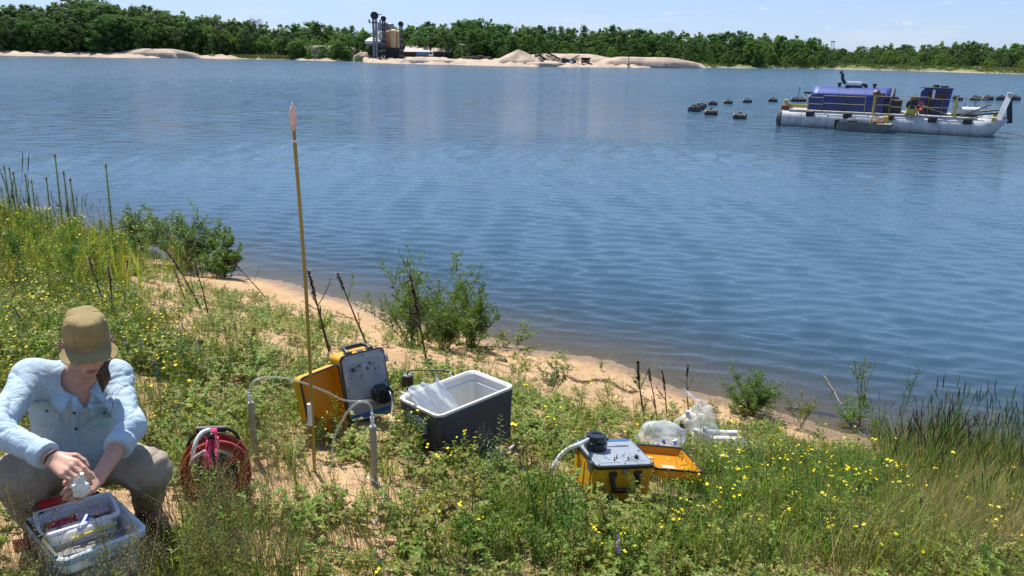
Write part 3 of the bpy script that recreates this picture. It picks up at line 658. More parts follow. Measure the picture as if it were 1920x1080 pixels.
q0 = PX(690, 97, PO - 3); q1 = PX(706, 92, PO - 3); mb.box(q0[0], q1[0], q0[1] - 1.5, q0[1] + 2, q0[2] - 1.5, q1[2]); t.part('leg', mb, DARK)
def shed(label, x0, x1, yr, ye, yb, off, dep, wallm, roofm, dark_gable=False):
    a = PX(x0, ye, off); b_ = PX(x1, ye, off); zb = far_pt((x0 + x1) / 2, off)[2] - .5; zr = PX((x0 + x1) / 2, yr, off + dep / 2)[2]
    t = Thing('storage_shed', label, 'shed', ((a[0] + b_[0]) / 2, a[1], zb), 'sheds behind the sand heaps')
    mb = MB(); mb.box(a[0] + .3, b_[0] - .3, a[1] + .3, a[1] + dep - .3, zb, a[2]); t.part('wall', mb, wallm)
    mb = MB(); y0, y1 = a[1] - .3, a[1] + dep + .3; ym = (y0 + y1) / 2
    mb.add([(a[0], y0, a[2]), (b_[0], y0, a[2]), (b_[0], ym, zr), (a[0], ym, zr), (a[0], y1, a[2]), (b_[0], y1, a[2]), (a[0], y0, a[2] - .2), (b_[0], y0, a[2] - .2)], [(0, 1, 2, 3), (3, 2, 5, 4), (0, 6, 7, 1), (0, 3, 4), (1, 5, 2)])
    t.part('roof', mb, roofm)
    mb = MB()
    for k in range(4):
        xc = a[0] + (b_[0] - a[0]) * (k + .5) / 4; mb.box(xc - 1.3, xc + 1.3, a[1] + .2, a[1] + .27, zb, zb + (a[2] - zb) * .75)
    t.part('bay_opening', mb, DARK)
ROOFP = M('faded_pink_roof', (.40, .32, .29), .7, var=.12, nscale=.4, dirt=(.3, .2, .16), dscale=.3)
shed('long shed with a faded pinkish roof right of the silos', 757, 803, 86, 96.5, 100, 40, 16, M('dark_shed_wall', (.07, .065, .06), .9), ROOFP)
shed('shed with a brown roof standing beside the long pinkish shed', 808, 845, 88, 96, 100, 44, 14, M('brown_shed_wall', (.10, .075, .06), .9), M('brown_roof', (.33, .25, .20), .8, var=.2, nscale=.4))
# blue lorry
p = far_pt(796, 30); t = Thing('parked_lorry', 'blue tipper lorry parked in front of the long shed', 'lorry', p); x, y, z = p
mb = MB(); mb.box(x - 3.4, x + 1.6, y - 1.2, y + 1.2, z + 1.2, z + 2.7); t.part('tipper_body', mb, M('lorry_blue', (.05, .12, .30), .4))
mb = MB(); mb.box(x + 1.75, x + 3.6, y - 1.15, y + 1.15, z + .8, z + 3.0, bev=.25); c = t.part('cab', mb, WHITE)
mb = MB(); mb.box(x + 1.9, x + 3.3, y - 1.165, y - 1.152, z + 1.9, z + 2.7); t.part('window', mb, DARK, c)
for dx in (-2.4, -1.2, 2.6):
    for sy in (-1, 1):
        mb = MB(); mb.cyl((x + dx, y + sy * 1.2, z + .5), (x + dx, y + sy * .85, z + .5), .5, 12); t.part('wheel', mb, DARK)
# conveyors and screens
def truss(mb, a, b_, w_, h):
    a, b_ = Vector(a), Vector(b_); d = (b_ - a); s = d.cross(Vector((0, 0, 1))).normalized() * w_ / 2; u = Vector((0, 0, h)); k = 7
    for e in (s, -s):
        mb.cyl(a + e, b_ + e, .13, 4); mb.cyl(a + e + u, b_ + e + u, .13, 4)
        for i in range(k): mb.cyl(a + e + d * i / k + (u if i % 2 else u * 0), a + e + d * (i + 1) / k + (u * 0 if i % 2 else u), .08, 4)
def conveyor(label, x0, y0, x1, y1, off):
    a, b_ = PX(x0, y0, off), PX(x1, y1, off + 2); z = far_pt((x0 + x1) / 2, off)[2]; t = Thing('belt_conveyor', label, 'conveyor', (a[0], a[1], z), 'conveyors on the far beach')
    mb = MB(); truss(mb, a, b_, 1.4, 1.0); t.part('truss', mb, M('rusty_steel', (.10, .06, .04), .8, .2, .3, .8))
    mb = MB(); d = Vector(b_) - Vector(a); s = d.cross(Vector((0, 0, 1))).normalized() * .6; u = Vector((0, 0, 1.1)); A, B = Vector(a) + u, Vector(b_) + u
    mb.add([A - s, A + s, B + s, B - s, A - s + u * .1, A + s + u * .1, B + s + u * .1, B - s + u * .1], [(0, 1, 2, 3), (4, 7, 6, 5), (0, 4, 5, 1), (2, 6, 7, 3), (1, 5, 6, 2), (0, 3, 7, 4)]); t.part('belt', mb, DARK)
    mb = MB(); m_ = (Vector(a) + Vector(b_)) / 2
    for e in (s * 1.6, -s * 1.6): mb.cyl(m_, Vector((m_.x + e.x, m_.y + e.y, z - .3)), .13, 4); mb.cyl(Vector(b_ if b_[2] > a[2] else a), Vector((m_.x + e.x * 2, m_.y + e.y * 2, z - .3)), .1, 4)
    t.part('leg', mb, DARK)
conveyor('rusty conveyor leaning down to the right beside the tall sand cone', 1010, 108, 1030, 121, 6)
conveyor('long rusty conveyor running down behind the dark sand washer', 1024, 103, 1052, 117, 10)
conveyor('short dark conveyor between the sand washer and the hopper', 1066, 118, 1084, 109, 7)
p = far_pt(1060, 7); t = Thing('sand_washer', 'dark sand washing machine standing on the far beach', 'machine', p)
mb = MB(); a = PX(1053, 121, 7); b_ = PX(1058, 108.5, 7); mb.box(a[0], b_[0], a[1] - 1.3, a[1] + 1.3, a[2], b_[2], bev=.2); t.part('tower_box', mb, DARK)
mb = MB(); mb.tube([PX(1057, 113, 7), PX(1066, 118, 7), PX(1078, 116, 7)], [1.0, 1.4, 1.0], 8); t.part('trough', mb, M('blue_black_steel', (.03, .035, .05), .5))
mb = MB()
for px in (1062, 1072, 1078): q = PX(px, 117, 7); mb.cyl(q, (q[0] + .4, q[1], p[2] - .4), .2, 5)
t.part('leg', mb, STEEL)
mb = MB(); q = PX(1071, 121, 5); mb.box(q[0] - .6, q[0] + .6, q[1], q[1] + .6, p[2] - 1, p[2] + 1.1); t.part('control_box', mb, WHITE)
p = far_pt(1098, 8); t = Thing('feed_hopper', 'black feed hopper on posts beside the sand washer', 'hopper', p); z1 = PX(1098, 108, 8)[2]; h = z1 - p[2]
mb = MB(); T = Matrix.Translation((p[0], p[1], 0)); mb.loft([rr(1.2, 1.2, .1, 1, 0, 0, p[2] + h * .45), rr(3.8, 3, .1, 1, 0, 0, p[2] + h * .8), rr(3.9, 3.1, .1, 1, 0, 0, z1)], True, True, T); t.part('bin', mb, DARK)
mb = MB()
for sx in (-1, 1):
    for sy in (-1, 1): mb.box(p[0] + sx * 1.3 - .15, p[0] + sx * 1.3 + .15, p[1] + sy - .15, p[1] + sy + .15, p[2] - .5, p[2] + h * .7)
mb.box(p[0] - 1.6, p[0] + 1.6, p[1] - 1, p[1] + 1, p[2] + .3, p[2] + 1.0); t.part('leg', mb, DARK)
# small posts, mast, bags
p = far_pt(1179, 4); t = Thing('level_post', 'lone marker post on the flat sand bank', 'post', p); mb = MB(); mb.cyl(p - np.array([0, 0, .5]), p + np.array([0, 0, 3.6]), .12, 6); t.part('shaft', mb, DARK); mb = MB(); mb.lathe([(0, 0), (.7, 0), (.55, .9), (0, 1.1)], 10, Matrix.Translation(p - np.array([0, 0, .2]))); t.part('footing', mb, BROWN)
p = far_pt(866, 30); t = Thing('yard_lamp', 'thin lamp post standing before the wood behind the beach', 'lamp post', p); z1 = PX(866, 84, 30)[2]; mb = MB(); mb.cyl(p, (p[0], p[1], z1), .12, 6, .08); t.part('shaft', mb, STEEL); mb = MB(); mb.box(p[0] - 1.2, p[0] + 1.2, p[1] - .3, p[1] + .3, z1, z1 + .35); t.part('lamp_head', mb, WHITE)
p = far_pt(1558, 300); t = Thing('lookout_mast', 'thin mast with a small platform rising above the distant treetops', 'mast', p); z1 = PX(1558, 77, 300)[2]; mb = MB()
for sx in (-1, 1): mb.cyl((p[0] + sx * 1.6, p[1], p[2]), (p[0] + sx * .8, p[1], z1), .22, 4)
for k in range(6): z = p[2] + (z1 - p[2]) * (.5 + .09 * k); mb.box(p[0] - 1.2, p[0] + 1.2, p[1] - .1, p[1] + .1, z, z + .2)
t.part('lattice', mb, STEEL); mb = MB(); mb.box(p[0] - 1.6, p[0] + 1.6, p[1] - 1, p[1] + 1, z1 - .8, z1); t.part('platform', mb, STEEL)
rng = random.Random(4)
for i in range(6):
    px = 872 + i * 9 + rng.uniform(-2, 2); p = far_pt(px, 34); mb = MB(); s = rng.uniform(1.5, 2.6)
    mb.loft([[(p[0] + s * math.cos(a) * f * (1 + .2 * math.sin(3 * a + i)), p[1] + s * .6 * math.sin(a) * f, p[2] - .3 + zz * s) for a in np.linspace(0, 2 * math.pi, 10, False)] for f, zz in ((1, 0), (.95, .35), (.6, .75), (.1, .85))], True, True)
    solo('scrap_heap', mb, M('rusty_scrap', (.07, .045, .035), .9, var=.4, nscale=.8), 'rusty brown scrap heap at the edge of the wood right of the sheds', 'scrap heap', p, group='scrap heaps at the edge of the wood')
# ================================================================== DREDGE
P0 = at_z(1456, 235.5); P1 = at_z(1864, 258.5)
DU = (P1 - P0) / np.linalg.norm(P1 - P0); DV = np.array([-DU[1], DU[0], 0]); DL = float(np.linalg.norm(P1 - P0)); DZ = np.array([0, 0, 1.])
def DP(u, v, w): return P0 + DU * u + DV * v + DZ * w
def dpx(px, py, v):
    d = ray(px, py); t = ((P0 + DV * v - EYE) @ DV) / (d @ DV); q = EYE + d * t - P0; return float(q @ DU), float(q[2])
DT = Matrix(((DU[0], DV[0], 0, P0[0]), (DU[1], DV[1], 0, P0[1]), (0, 0, 1, 0), (0, 0, 0, 1)))
HULLW = M('scuffed_white_hull', (.46, .465, .465), .45, var=.16, nscale=.9, dirt=(.26, .23, .19), dscale=1.1, bump=.3, bscale=2.)
BLUE = M('dredge_blue', (.011, .032, .15), .32, var=.12, nscale=.6, spec=.6)
ROOFB = M('dredge_roof_blue', (.018, .048, .21), .55, .35, .10, .5, dirt=(.16, .10, .16), dscale=.35, spec=.7)
BLACKM = M('black_rubber', (.014, .014, .015), .6, var=.3); GREYM = M('grey_machine_paint', (.20, .215, .22), .5, var=.15, nscale=1.)
YEL = M('faded_yellow_paint', (.52, .40, .06), .55, var=.2, nscale=2., dirt=(.25, .17, .08), dscale=2.); RAILM = M('dull_yellow_rail', (.27, .22, .095), .6, var=.25, nscale=2.)
CHROME = M('bright_exhaust', (.62, .60, .56), .28, .9, .1); RUST = M('rust', (.16, .07, .03), .9, var=.3)
dt = Thing('dredge', 'long blue and white suction dredge floating on two pontoons', 'dredge', P0)
PR = .72
def pontoon(v, u0, u1, rake):
    mb = MB(); rings = []; n = 24
    for u, sc in ((u0 - .30, .55), (u0 - .1, .93), (u0, 1), (u0 + .02, 1)): rings.append((u, sc, 0))
    for u in np.linspace(u0 + .5, u1 - 1, 24): rings.append((u, 1, 0))
    rings.append((u1, 1, rake))
    R2 = []
    for u, sc, rk in rings:
        R2.append([DP(u + (rk * math.sin(a) if rk else 0), v + PR * sc * math.cos(a), .47 + PR * sc * math.sin(a)) for a in np.linspace(0, 2 * math.pi, n, False)])
    mb.loft(R2, True, True); p = dt.part('pontoon', mb, HULLW, smooth=False)
    me = p.data
    for f in me.polygons: f.use_smooth = len(f.vertices) == 4
    mb = MB()
    for u in np.linspace(u0 + 1.4, u1 - 1.6, 7): 
        mb.loft([[DP(u + du_, v + (PR + rr_) * math.cos(a), .47 + (PR + rr_) * math.sin(a)) for a in np.linspace(0, 2 * math.pi, 20, False)] for du_, rr_ in ((-.02, 0), (-.02, .012), (.02, .012), (.02, 0))])
    dt.part('weld_band', mb, GREYM, p)
    mb = MB(); mb.loft([[DP(u, v + r * math.cos(a), .47 + r * math.sin(a)) for a in np.linspace(0, 2 * math.pi, 16, False)] for u, r in ((u0 - .45, .3), (u0 - .40, .5), (u0 - .12, .74), (u0 - .02, .74))], True, True); dt.part('end_fender', mb, BLACKM, p)
    return p
pontoon(PR, .28, DL + .1, .55); pontoon(PR + 4.3, .28, DL + .25, .55)
DECK = 1.22
mb = MB(); mb.box(.7, DL - 1.2, .35, 5.3, DECK - .14, DECK, DT); dt.part('deck', mb, M('worn_deck', (.40, .39, .36), .8, var=.2, nscale=.8, dirt=(.2, .15, .11), dscale=.7))
for u in (2.0, 4.6, 7.4, 10.15, 12.3):
    mb = MB(); mb.box(u, u + .55, -.02, .5, DECK - .42, DECK - .02, DT, .06); dt.part('hull_bracket', mb, BLACKM)
# engine house with rounded roof
ua, _ = dpx(1513, 205, 1.4); ub, _ = dpx(1656, 205, 1.4); _, wtop = dpx(1580, 182, 1.4); _, wroof = dpx(1600, 163, 2.6)
V0, V1 = 1.35, 4.0
mb = MB(); mb.box(ua, ub, V0, V1, DECK, wtop, DT, .03); eh = dt.part('engine_house', mb, BLUE)
uc, _ = dpx(1526, 175, 2.2); ue = ub + .35; hr = wroof - wtop
mb = MB(); prof = [(V0 - .02, -.02), (V0 + .02, .30 * hr), (V0 + .42, .72 * hr), (V0 + .9, .95 * hr), ((V0 + V1) / 2, hr), (V1 - .9, .95 * hr), (V1 - .42, .72 * hr), (V1 - .02, .30 * hr), (V1 + .02, -.02)]
sp = smooth_path([(0, p[0], p[1]) for p in prof], 4); mbk = MB(); mbk.loft([[DT @ Vector((u, p.y, wtop + p.z)) for p in sp] for u in np.linspace(uc, ue, 14)], True, True); ro = dt.part('roof', mbk, ROOFB, eh)
for f in ro.data.polygons: f.use_smooth = len(f.vertices) == 4
for k in (1, 2):
    a = uc + (ue - uc) * k / 3; mbk = MB(); mbk.loft([[DT @ Vector((u, (p.y - (V0 + V1) / 2) * sc + (V0 + V1) / 2, wtop + p.z * sc)) for p in sp] for u, sc in ((a - .02, 1.), (a - .02, 1.012), (a + .02, 1.012), (a + .02, 1.))], closed=False); dt.part('roof_seam', mbk, ROOFB, eh)
mb = MB(); oc = [(V0 - .08, DECK), (V0 - .08, wtop + .25 * hr), (V0 + .55, wtop + .85 * hr), (V0 + 1.0, wtop + 1.04 * hr), (V1 - 1.0, wtop + 1.04 * hr), (V1 - .55, wtop + .85 * hr), (V1 + .08, wtop + .25 * hr), (V1 + .08, DECK)]
mb.loft([[DT @ Vector((u, v, z)) for v, z in oc] for u in (ue, ue + .14)], True, True); dt.part('end_wall', mb, M('blue_grey_panel', (.07, .09, .12), .55, var=.12))
mb = MB(); mb.box(ue + .142, ue + .16, V0 + .55, V0 + 1.3, DECK + .3, wtop + .35 * hr, DT); dt.part('doorway', mb, BLACKM)
mb = MB()
for u in (ua + 1.2, ua + 3.0, ua + 4.6): mb.box(u, u + .03, V0 - .012, V0 - .001, DECK + .06, wtop - .06, DT)
dt.part('wall_seam', mb, BLACKM, eh)
u1, w1 = dpx(1577, 195, V0 - .02); mb = MB(); mb.loft([[DT @ Vector((u1 + (.42 + dr) * math.cos(a), V0 - dv, w1 + (.46 + dr) * math.sin(a))) for a in np.linspace(0, 6.283, 20, False)] for dr, dv in ((.05, .003), (.05, .03), (-.05, .03), (-.05, .003))]); dt.part('round_emblem', mb, M('faded_emblem', (.045, .03, .05), .6), eh)
u2, w2 = dpx(1653, 179, V0 + .3); mb = MB(); mb.lathe([(0, 0), (.26, 0), (.26, .22), (.12, .3), (0, .3)], 12, DT @ Matrix.Translation((u2 - .3, V0 + .1, w2 + .08)) @ Matrix.Rotation(R_(70), 4, 'X')); mb.lathe([(0, 0), (.17, 0), (.17, .22), (0, .24)], 10, DT @ Matrix.Translation((u2 + .12, V0 + .08, w2 - .02)) @ Matrix.Rotation(R_(70), 4, 'X')); dt.part('work_light', mb, M('tarnished_lamp', (.09, .06, .03), .4, .3))
# exhaust
VE = 2.5
e = [dpx(x, y, VE) for x, y in ((1580, 137), (1580, 147), (1584, 155), (1591, 157), (1598, 157))]
mb = MB(); mb.tube(smooth_path([DP(u, VE, z) for u, z in e], 4), .115, 10); mb.tube([DP(e[0][0] - .06, VE, e[0][1] + .02), DP(e[0][0] - .16, VE, e[0][1] + .12)], .13, 8); dt.part('exhaust_stack', mb, BLACKM, smooth=True)
m0, m1 = dpx(1585, 157, VE), dpx(1617, 160, VE); mb = MB(); mb.lathe([(0, 0), (.13, 0), (.22, .06), (.22, m1[0] - m0[0] - .06), (.13, m1[0] - m0[0]), (0, m1[0] - m0[0])], 16, DT @ Matrix.Translation((m0[0], VE, m0[1] - .02)) @ Matrix.Rotation(R_(90), 4, 'Y')); dt.part('muffler', mb, CHROME)
e = [dpx(x, y, VE) for x, y in ((1616, 159), (1621, 159), (1624, 162), (1624.5, 168))]
mb = MB(); mb.tube(smooth_path([DP(u, VE, z) for u, z in e], 4), .12, 10)
for px in (1590, 1612): u, z = dpx(px, 158, VE); mb.box(u - .05, u + .05, VE - .1, VE + .1, wroof - .1, z, DT)
dt.part('exhaust_elbow', mb, BLACKM, smooth=True)
mb = MB()
for px in (1574, 1640): u, z = dpx(px, 160, VE); mb.lathe([(0, wroof - .05), (.09, wroof - .05), (.09, wroof + .12), (.18, wroof + .16), (.14, wroof + .28), (0, wroof + .3)], 10, DT @ Matrix.Translation((u, VE, 0)))
dt.part('roof_vent', mb, BLACKM)
mb = MB(); u, z = dpx(1513, 173, 2.4); mb.box(u - .1, u + .75, 1.8, 3.2, z - .06, z + .06, DT); mb.box(u, u + .06, 1.9, 1.96, wtop, z, DT); mb.box(u, u + .06, 3.0, 3.06, wtop, z, DT); dt.part('intake_hood', mb, BLACKM)
# control cab
c0, _ = dpx(1722, 200, 1.9); c1, _ = dpx(1780, 200, 1.9); _, ct = dpx(1750, 166, 1.9)
mb = MB(); pr = [(c0 + .1, DECK), (c0 - .12, DECK + .9), (c0 + .02, DECK + 1.0), (c0 + .02, ct - .25), (c0 + .25, ct), (c1 + .05, ct), (c1 - .12, DECK)]
mb.loft([[DT @ Vector((u, v, z)) for u, z in pr] for v in (1.9, 3.7)], True, True); cab = dt.part('control_cab', mb, M('cab_blue', (.010, .035, .17), .4, var=.15))
for u0, u1, z0, z1, mt, nm in ((c0 + .45, c0 + 1.02, DECK + .05, ct - .2, BLACKM, 'cab_door'), (c0 + 1.12, c1 - .3, DECK + 1.0, ct - .25, M('dark_glass', (.01, .013, .018), .08, var=0), 'cab_window'), (c0 + 1.12, c1 - .3, DECK + .1, DECK + .85, M('cab_panel_blue', (.008, .02, .08), .5), 'cab_panel')):
    mb = MB(); mb.box(u0, u1, 1.86, 1.897, z0, z1, DT, .015); dt.part(nm, mb, mt, cab)
u, z = dpx(1751, 175, 1.84); mb = MB(); mb.box(u - .09, u + .09, 1.82, 1.856, z - .32, z + .25, DT); dt.part('door_pane', mb, M('pale_pane', (.55, .6, .66), .15, var=.05), cab)
mb = MB(); mb.box(c0 - .05, c1 + .12, 1.75, 3.85, ct + .002, ct + .07, DT, .02); mb.lathe([(0, 0), (.25, 0), (.2, .18), (0, .2)], 10, DT @ Matrix.Translation((c0 + .9, 2.6, ct + .07))); mb.box(c0 + 1.2, c0 + 1.7, 2.4, 2.8, ct + .07, ct + .19, DT); dt.part('cab_roof', mb, M('cab_roof_dark', (.03, .03, .045), .5), cab)
# generator and winch bits between house and cab
u, z = dpx(1668, 200, 1.6); mb = MB(); mb.box(u - .35, u + .75, 1.3, 2.7, DECK, DECK + .95, DT, .06); mb.box(u - .2, u + .5, 1.5, 2.4, DECK + .95, DECK + 1.1, DT); dt.part('generator', mb, BLACKM)
u, z = dpx(1711, 198, .9); mb = MB(); T = DT @ Matrix.Translation((u, .45, z + .02)) @ Matrix.Rotation(R_(-90), 4, 'X')
mb.lathe([(0, 0), (.40, 0), (.40, .12), (.28, .14), (.28, .42), (.40, .44), (.40, .56), (0, .56)], 18, T); dt.part('winch_drum', mb, BLACKM)
mb = MB(); mb.loft([[DT @ Vector((u + .48 + r * math.cos(a), .7 + dv, z - .02 + r * math.sin(a) * 1.2)) for a in np.linspace(0, 6.283, 14, False)] for r, dv in ((.26, 0), (.3, -.05), (.18, -.05), (.14, 0))]); dt.part('life_ring', mb, M('orange_ring', (.75, .09, .03), .5))
mb = MB(); mb.box(u - .36, u + .30, .35, 1.0, DECK, DECK + .42, DT, .10); mb.cyl(DP(u - .35, .3, DECK), DP(u - .15, .5, z), .07, 6); mb.cyl(DP(u + .45, .3, DECK), DP(u + .2, .5, z), .07, 6); dt.part('winch_base', mb, YEL)
u2, z2 = dpx(1800, 222, .4); mb = MB(); mb.tube([DP(u + .3, .4, z + .1), DP(u2, .4, z2), DP(DL - .9, .4, DECK + .1)], .03, 5); dt.part('winch_cable', mb, M('old_rope', (.33, .27, .17), .9))
# fuel tank
u0, _ = dpx(1784, 210, 1.6); u1, _ = dpx(1837, 210, 1.6); _, z1 = dpx(1810, 201, 2.0); th = z1 - DECK
mb = MB(); mb.loft([[DT @ Vector((u, 2.25 + .85 * x, DECK + .05 + th * .95 * (.5 + .5 * y))) for x, y in [(math.copysign(abs(math.cos(a)) ** .6, math.cos(a)), math.copysign(abs(math.sin(a)) ** .6, math.sin(a))) for a in np.linspace(0, 6.283, 22, False)]] for u in (u0, u0 + .05, u1 - .05, u1)], True, True)
tk = dt.part('fuel_tank', mb, M('white_tank', (.46, .48, .48), .5, var=.08, dirt=(.3, .34, .33), dscale=1.))
mb = MB()
for k in range(5): a = u1 - .5 + k * .11; mb.box(a, a + .035, 1.38, 1.41, DECK + .15, DECK + th * .85, DT)
for k in range(4): mb.lathe([(0, 0), (.06, 0), (.06, .14), (0, .14)], 8, DT @ Matrix.Translation((u0 + .3 + k * .38, 2.2, DECK + th)))
dt.part('tank_rib', mb, GREYM, tk)
# yellow davit on the left end
u, z = dpx(1475, 186, 1.0); mb = MB(); mb.box(u - .13, u + .13, .85, 1.15, DECK, z, DT, .04); dt.part('davit_post', mb, YEL)
u2, z2 = dpx(1510, 199, 1.0); mb = MB(); mb.box(u, u2 + .2, .9, 1.1, z2 - .13, z2 + .12, DT); dt.part('davit_beam', mb, YEL)
mb = MB(); mb.lathe([(0, 0), (.3, 0), (.32, .3), (.15, .45), (0, .45)], 12, DT @ Matrix.Translation((.35, .8, DECK - .05))); dt.part('capstan', mb, RUST)
mb = MB(); u, z = dpx(1499, 163, 3); mb.cyl(DP(u, 3, DECK), DP(u, 3, z), .025, 5); dt.part('aerial', mb, BLACKM)
# railings: each bay is a part with posts and two rails
def rail(u0, u1, v, h=1.05, nposts=2, name='railing'):
    mb = MB()
    for k in range(nposts): u = u0 + (u1 - u0) * k / (nposts - 1); mb.cyl(DP(u, v, DECK - .1), DP(u, v, DECK + h), .026, 6)
    mb.cyl(DP(u0, v, DECK + h), DP(u1, v, DECK + h), .024, 6); mb.cyl(DP(u0, v, DECK + h * .5), DP(u1, v, DECK + h * .5), .020, 6); dt.part(name, mb, RAILM)
r0 = [dpx(x, 210, .45)[0] for x in (1514, 1541, 1620, 1640, 1667, 1705, 1738, 1765, 1788, 1826, 1850)]
rail(r0[0], r0[1], .45, .95); rail(r0[1], r0[2], .45, 1.1, 2); rail(r0[3], r0[4], .45, 1.2); rail(r0[4], r0[5], .45, 1.0); rail(r0[5], r0[6], .45, 1.25); rail(r0[6], r0[7], .45, 1.15, 2)
rail(r0[7], r0[8], .45, 1.15); rail(r0[8], r0[9], 5.1, 1.15, 3); rail(r0[9], r0[10], 5.1, 1.1, 2); rail(r0[4], r0[6], 5.1, 1.1, 3); rail(ua, ub, 5.1, 1.1, 4)
mb = MB(); u = r0[3] - .12; mb.cyl(DP(u, .42, DECK - .1), DP(u, .42, DECK + 1.25), .07, 8); mb.cyl(DP(r0[8] + .1, .5, DECK - .1), DP(r0[8] + .1, .5, DECK + 1.3), .06, 8); dt.part('rail_post', mb, YEL)
# bow frame
def beam(mb, a, b_, w_, h_):
    a, b_ = Vector(a), Vector(b_); d = (b_ - a).normalized(); s = Vector(DV); s = (s - d * s.dot(d)).normalized(); n = d.cross(s)
    mb.loft([[p + s * w_ * x + n * h_ * y for x, y in ((-.5, -.5), (.5, -.5), (.5, .5), (-.5, .5))] for p in (a, b_)], True, True)
VA = .55; apex = dpx(1893, 178, 2.9); apexP = DP(apex[0], 2.9, apex[1]); f0 = dpx(1865, 238, VA)
mb = MB(); beam(mb, DP(f0[0], VA, f0[1] - .1), apexP + DV * -.35, .16, .34); dt.part('bow_leg', mb, HULLW)
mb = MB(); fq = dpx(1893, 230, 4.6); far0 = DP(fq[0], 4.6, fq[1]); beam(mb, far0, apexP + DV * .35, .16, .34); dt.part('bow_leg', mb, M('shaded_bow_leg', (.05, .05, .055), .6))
mb = MB(); beam(mb, apexP - DV * .5, apexP + DV * .5, .3, .3); dt.part('bow_head', mb, HULLW)
mb = MB(); mb.cyl(apexP - DV * .3 - DZ * 1.2 - DU * .3, DP(DL - 2.2, .9, DECK), .06, 6); mb.cyl(apexP + DV * .1 - DZ * 1.0 - DU * .3, DP(DL - 2.6, 3.8, DECK), .06, 6); mb.cyl(DP(DL - .5, 1.2, DECK + .9), DP(DL - 2.3, 1.2, DECK), .05, 6); dt.part('bow_stay', mb, BLACKM)
mb = MB(); mb.box(DL - .35, DL - .05, .3, .75, DECK - .35, DECK + .12, DT, .05); mb.box(DL - .2, DL + .15, 4.8, 5.2, DECK - .35, DECK + .2, DT, .05); dt.part('bow_pin', mb, YEL)
mb = MB(); beam(mb, DP(f0[0] - .1, VA - .3, .75), DP(DL - .6, VA - .35, -.35), .10, .22); beam(mb, DP(DL + .25, 5.3, .9), DP(DL - .2, 5.3, -.3), .1, .25); dt.part('bow_skid', mb, M('dark_skid', (.10, .10, .10), .7))

# ------------------------------------------------------------------ skiff lying alongside
SKV = -.95
s0 = dpx(1569, 249, SKV)[0]; s1 = dpx(1672, 249, SKV)[0]
sk = Thing('skiff', 'small grey work skiff moored against the near pontoon of the dredge', 'boat', DP((s0 + s1) / 2, SKV, 0))
SKM = M('grey_skiff_paint', (.115, .12, .115), .6, var=.15, nscale=1.5, dirt=(.17, .16, .14), dscale=1.5); hw = .62
secs = []
for f, wf, zb in ((0, .9, -.12), (.05, 1, -.15), (.7, 1, -.15), (.88, .85, .10), (1, .65, .50)):
    u = s0 + (s1 - s0) * f; secs.append([(u, -hw * wf, .60), (u, -hw * wf * .86, zb), (u, hw * wf * .86, zb), (u, hw * wf, .60), (u, hw * wf - .05, .60), (u, hw * wf * .8, zb + .08 if zb + .08 < .55 else .55), (u, -hw * wf * .8, zb + .08 if zb + .08 < .55 else .55), (u, -hw * wf + .05, .60)])
mb = MB(); mb.loft(secs, True, True, DT @ Matrix.Translation((0, SKV, 0))); sk.part('hull', mb, SKM)
ST = DT @ Matrix.Translation((0, SKV, 0))
mb = MB(); mb.box(s1 - 1.0, s1 - .1, -.45, .45, .56, .64, ST, .02); sk.part('bow_deck', mb, M('pale_deck', (.55, .5, .4), .7))
mb = MB(); mb.box(s0 + 1.2, s0 + 1.5, -.56, .56, .40, .46, ST); sk.part('thwart', mb, SKM)
mb = MB(); mb.box(s0 - .25, s0 + .05, -.16, .16, .3, .82, ST, .07); mb.box(s0 - .18, s0 - .04, -.05, .05, -.35, .3, ST); sk.part('outboard_motor', mb, BLACKM)
mb = MB(); mb.box(s0 + .55, s0 + 1.25, -.3, .3, .2, .92, ST, .16); sk.part('canvas_cover', mb, M('grey_canvas', (.09, .10, .11), .8))
mb = MB(); a = s0 + 2.1; mb.cyl(DP(a, SKV + .1, .3), DP(a + .12, SKV + .2, 1.35), .05, 6); mb.cyl(DP(a + .15, SKV + .1, 1.0), DP(a + .6, SKV + .1, .95), .06, 6); mb.cyl(DP(a + 1.2, SKV + .2, .3), DP(a + 1.0, SKV + .25, 1.35), .07, 6); mb.box(a + .85, a + 1.15, -.1, .25, .75, 1.15, ST, .05); sk.part('yellow_frame', mb, YEL)
mb = MB(); mb.box(a + .2, a + .95, -.35, .3, .45, .85, ST, .12); sk.part('machinery', mb, RUST)
mb = MB(); mb.tube([DP(s0 + .1, SKV - .55, .58), DP(s0 + .05, SKV - .6, .2), DP(s0 + .2, SKV - .6, -.1)], .02, 4); mb.cyl(DP(s0 + .9, SKV - .2, .6), DP(s0 + .4, SKV - .5, .05), .03, 5); sk.part('mooring_rope', mb, M('old_rope', (.33, .27, .17), .9))

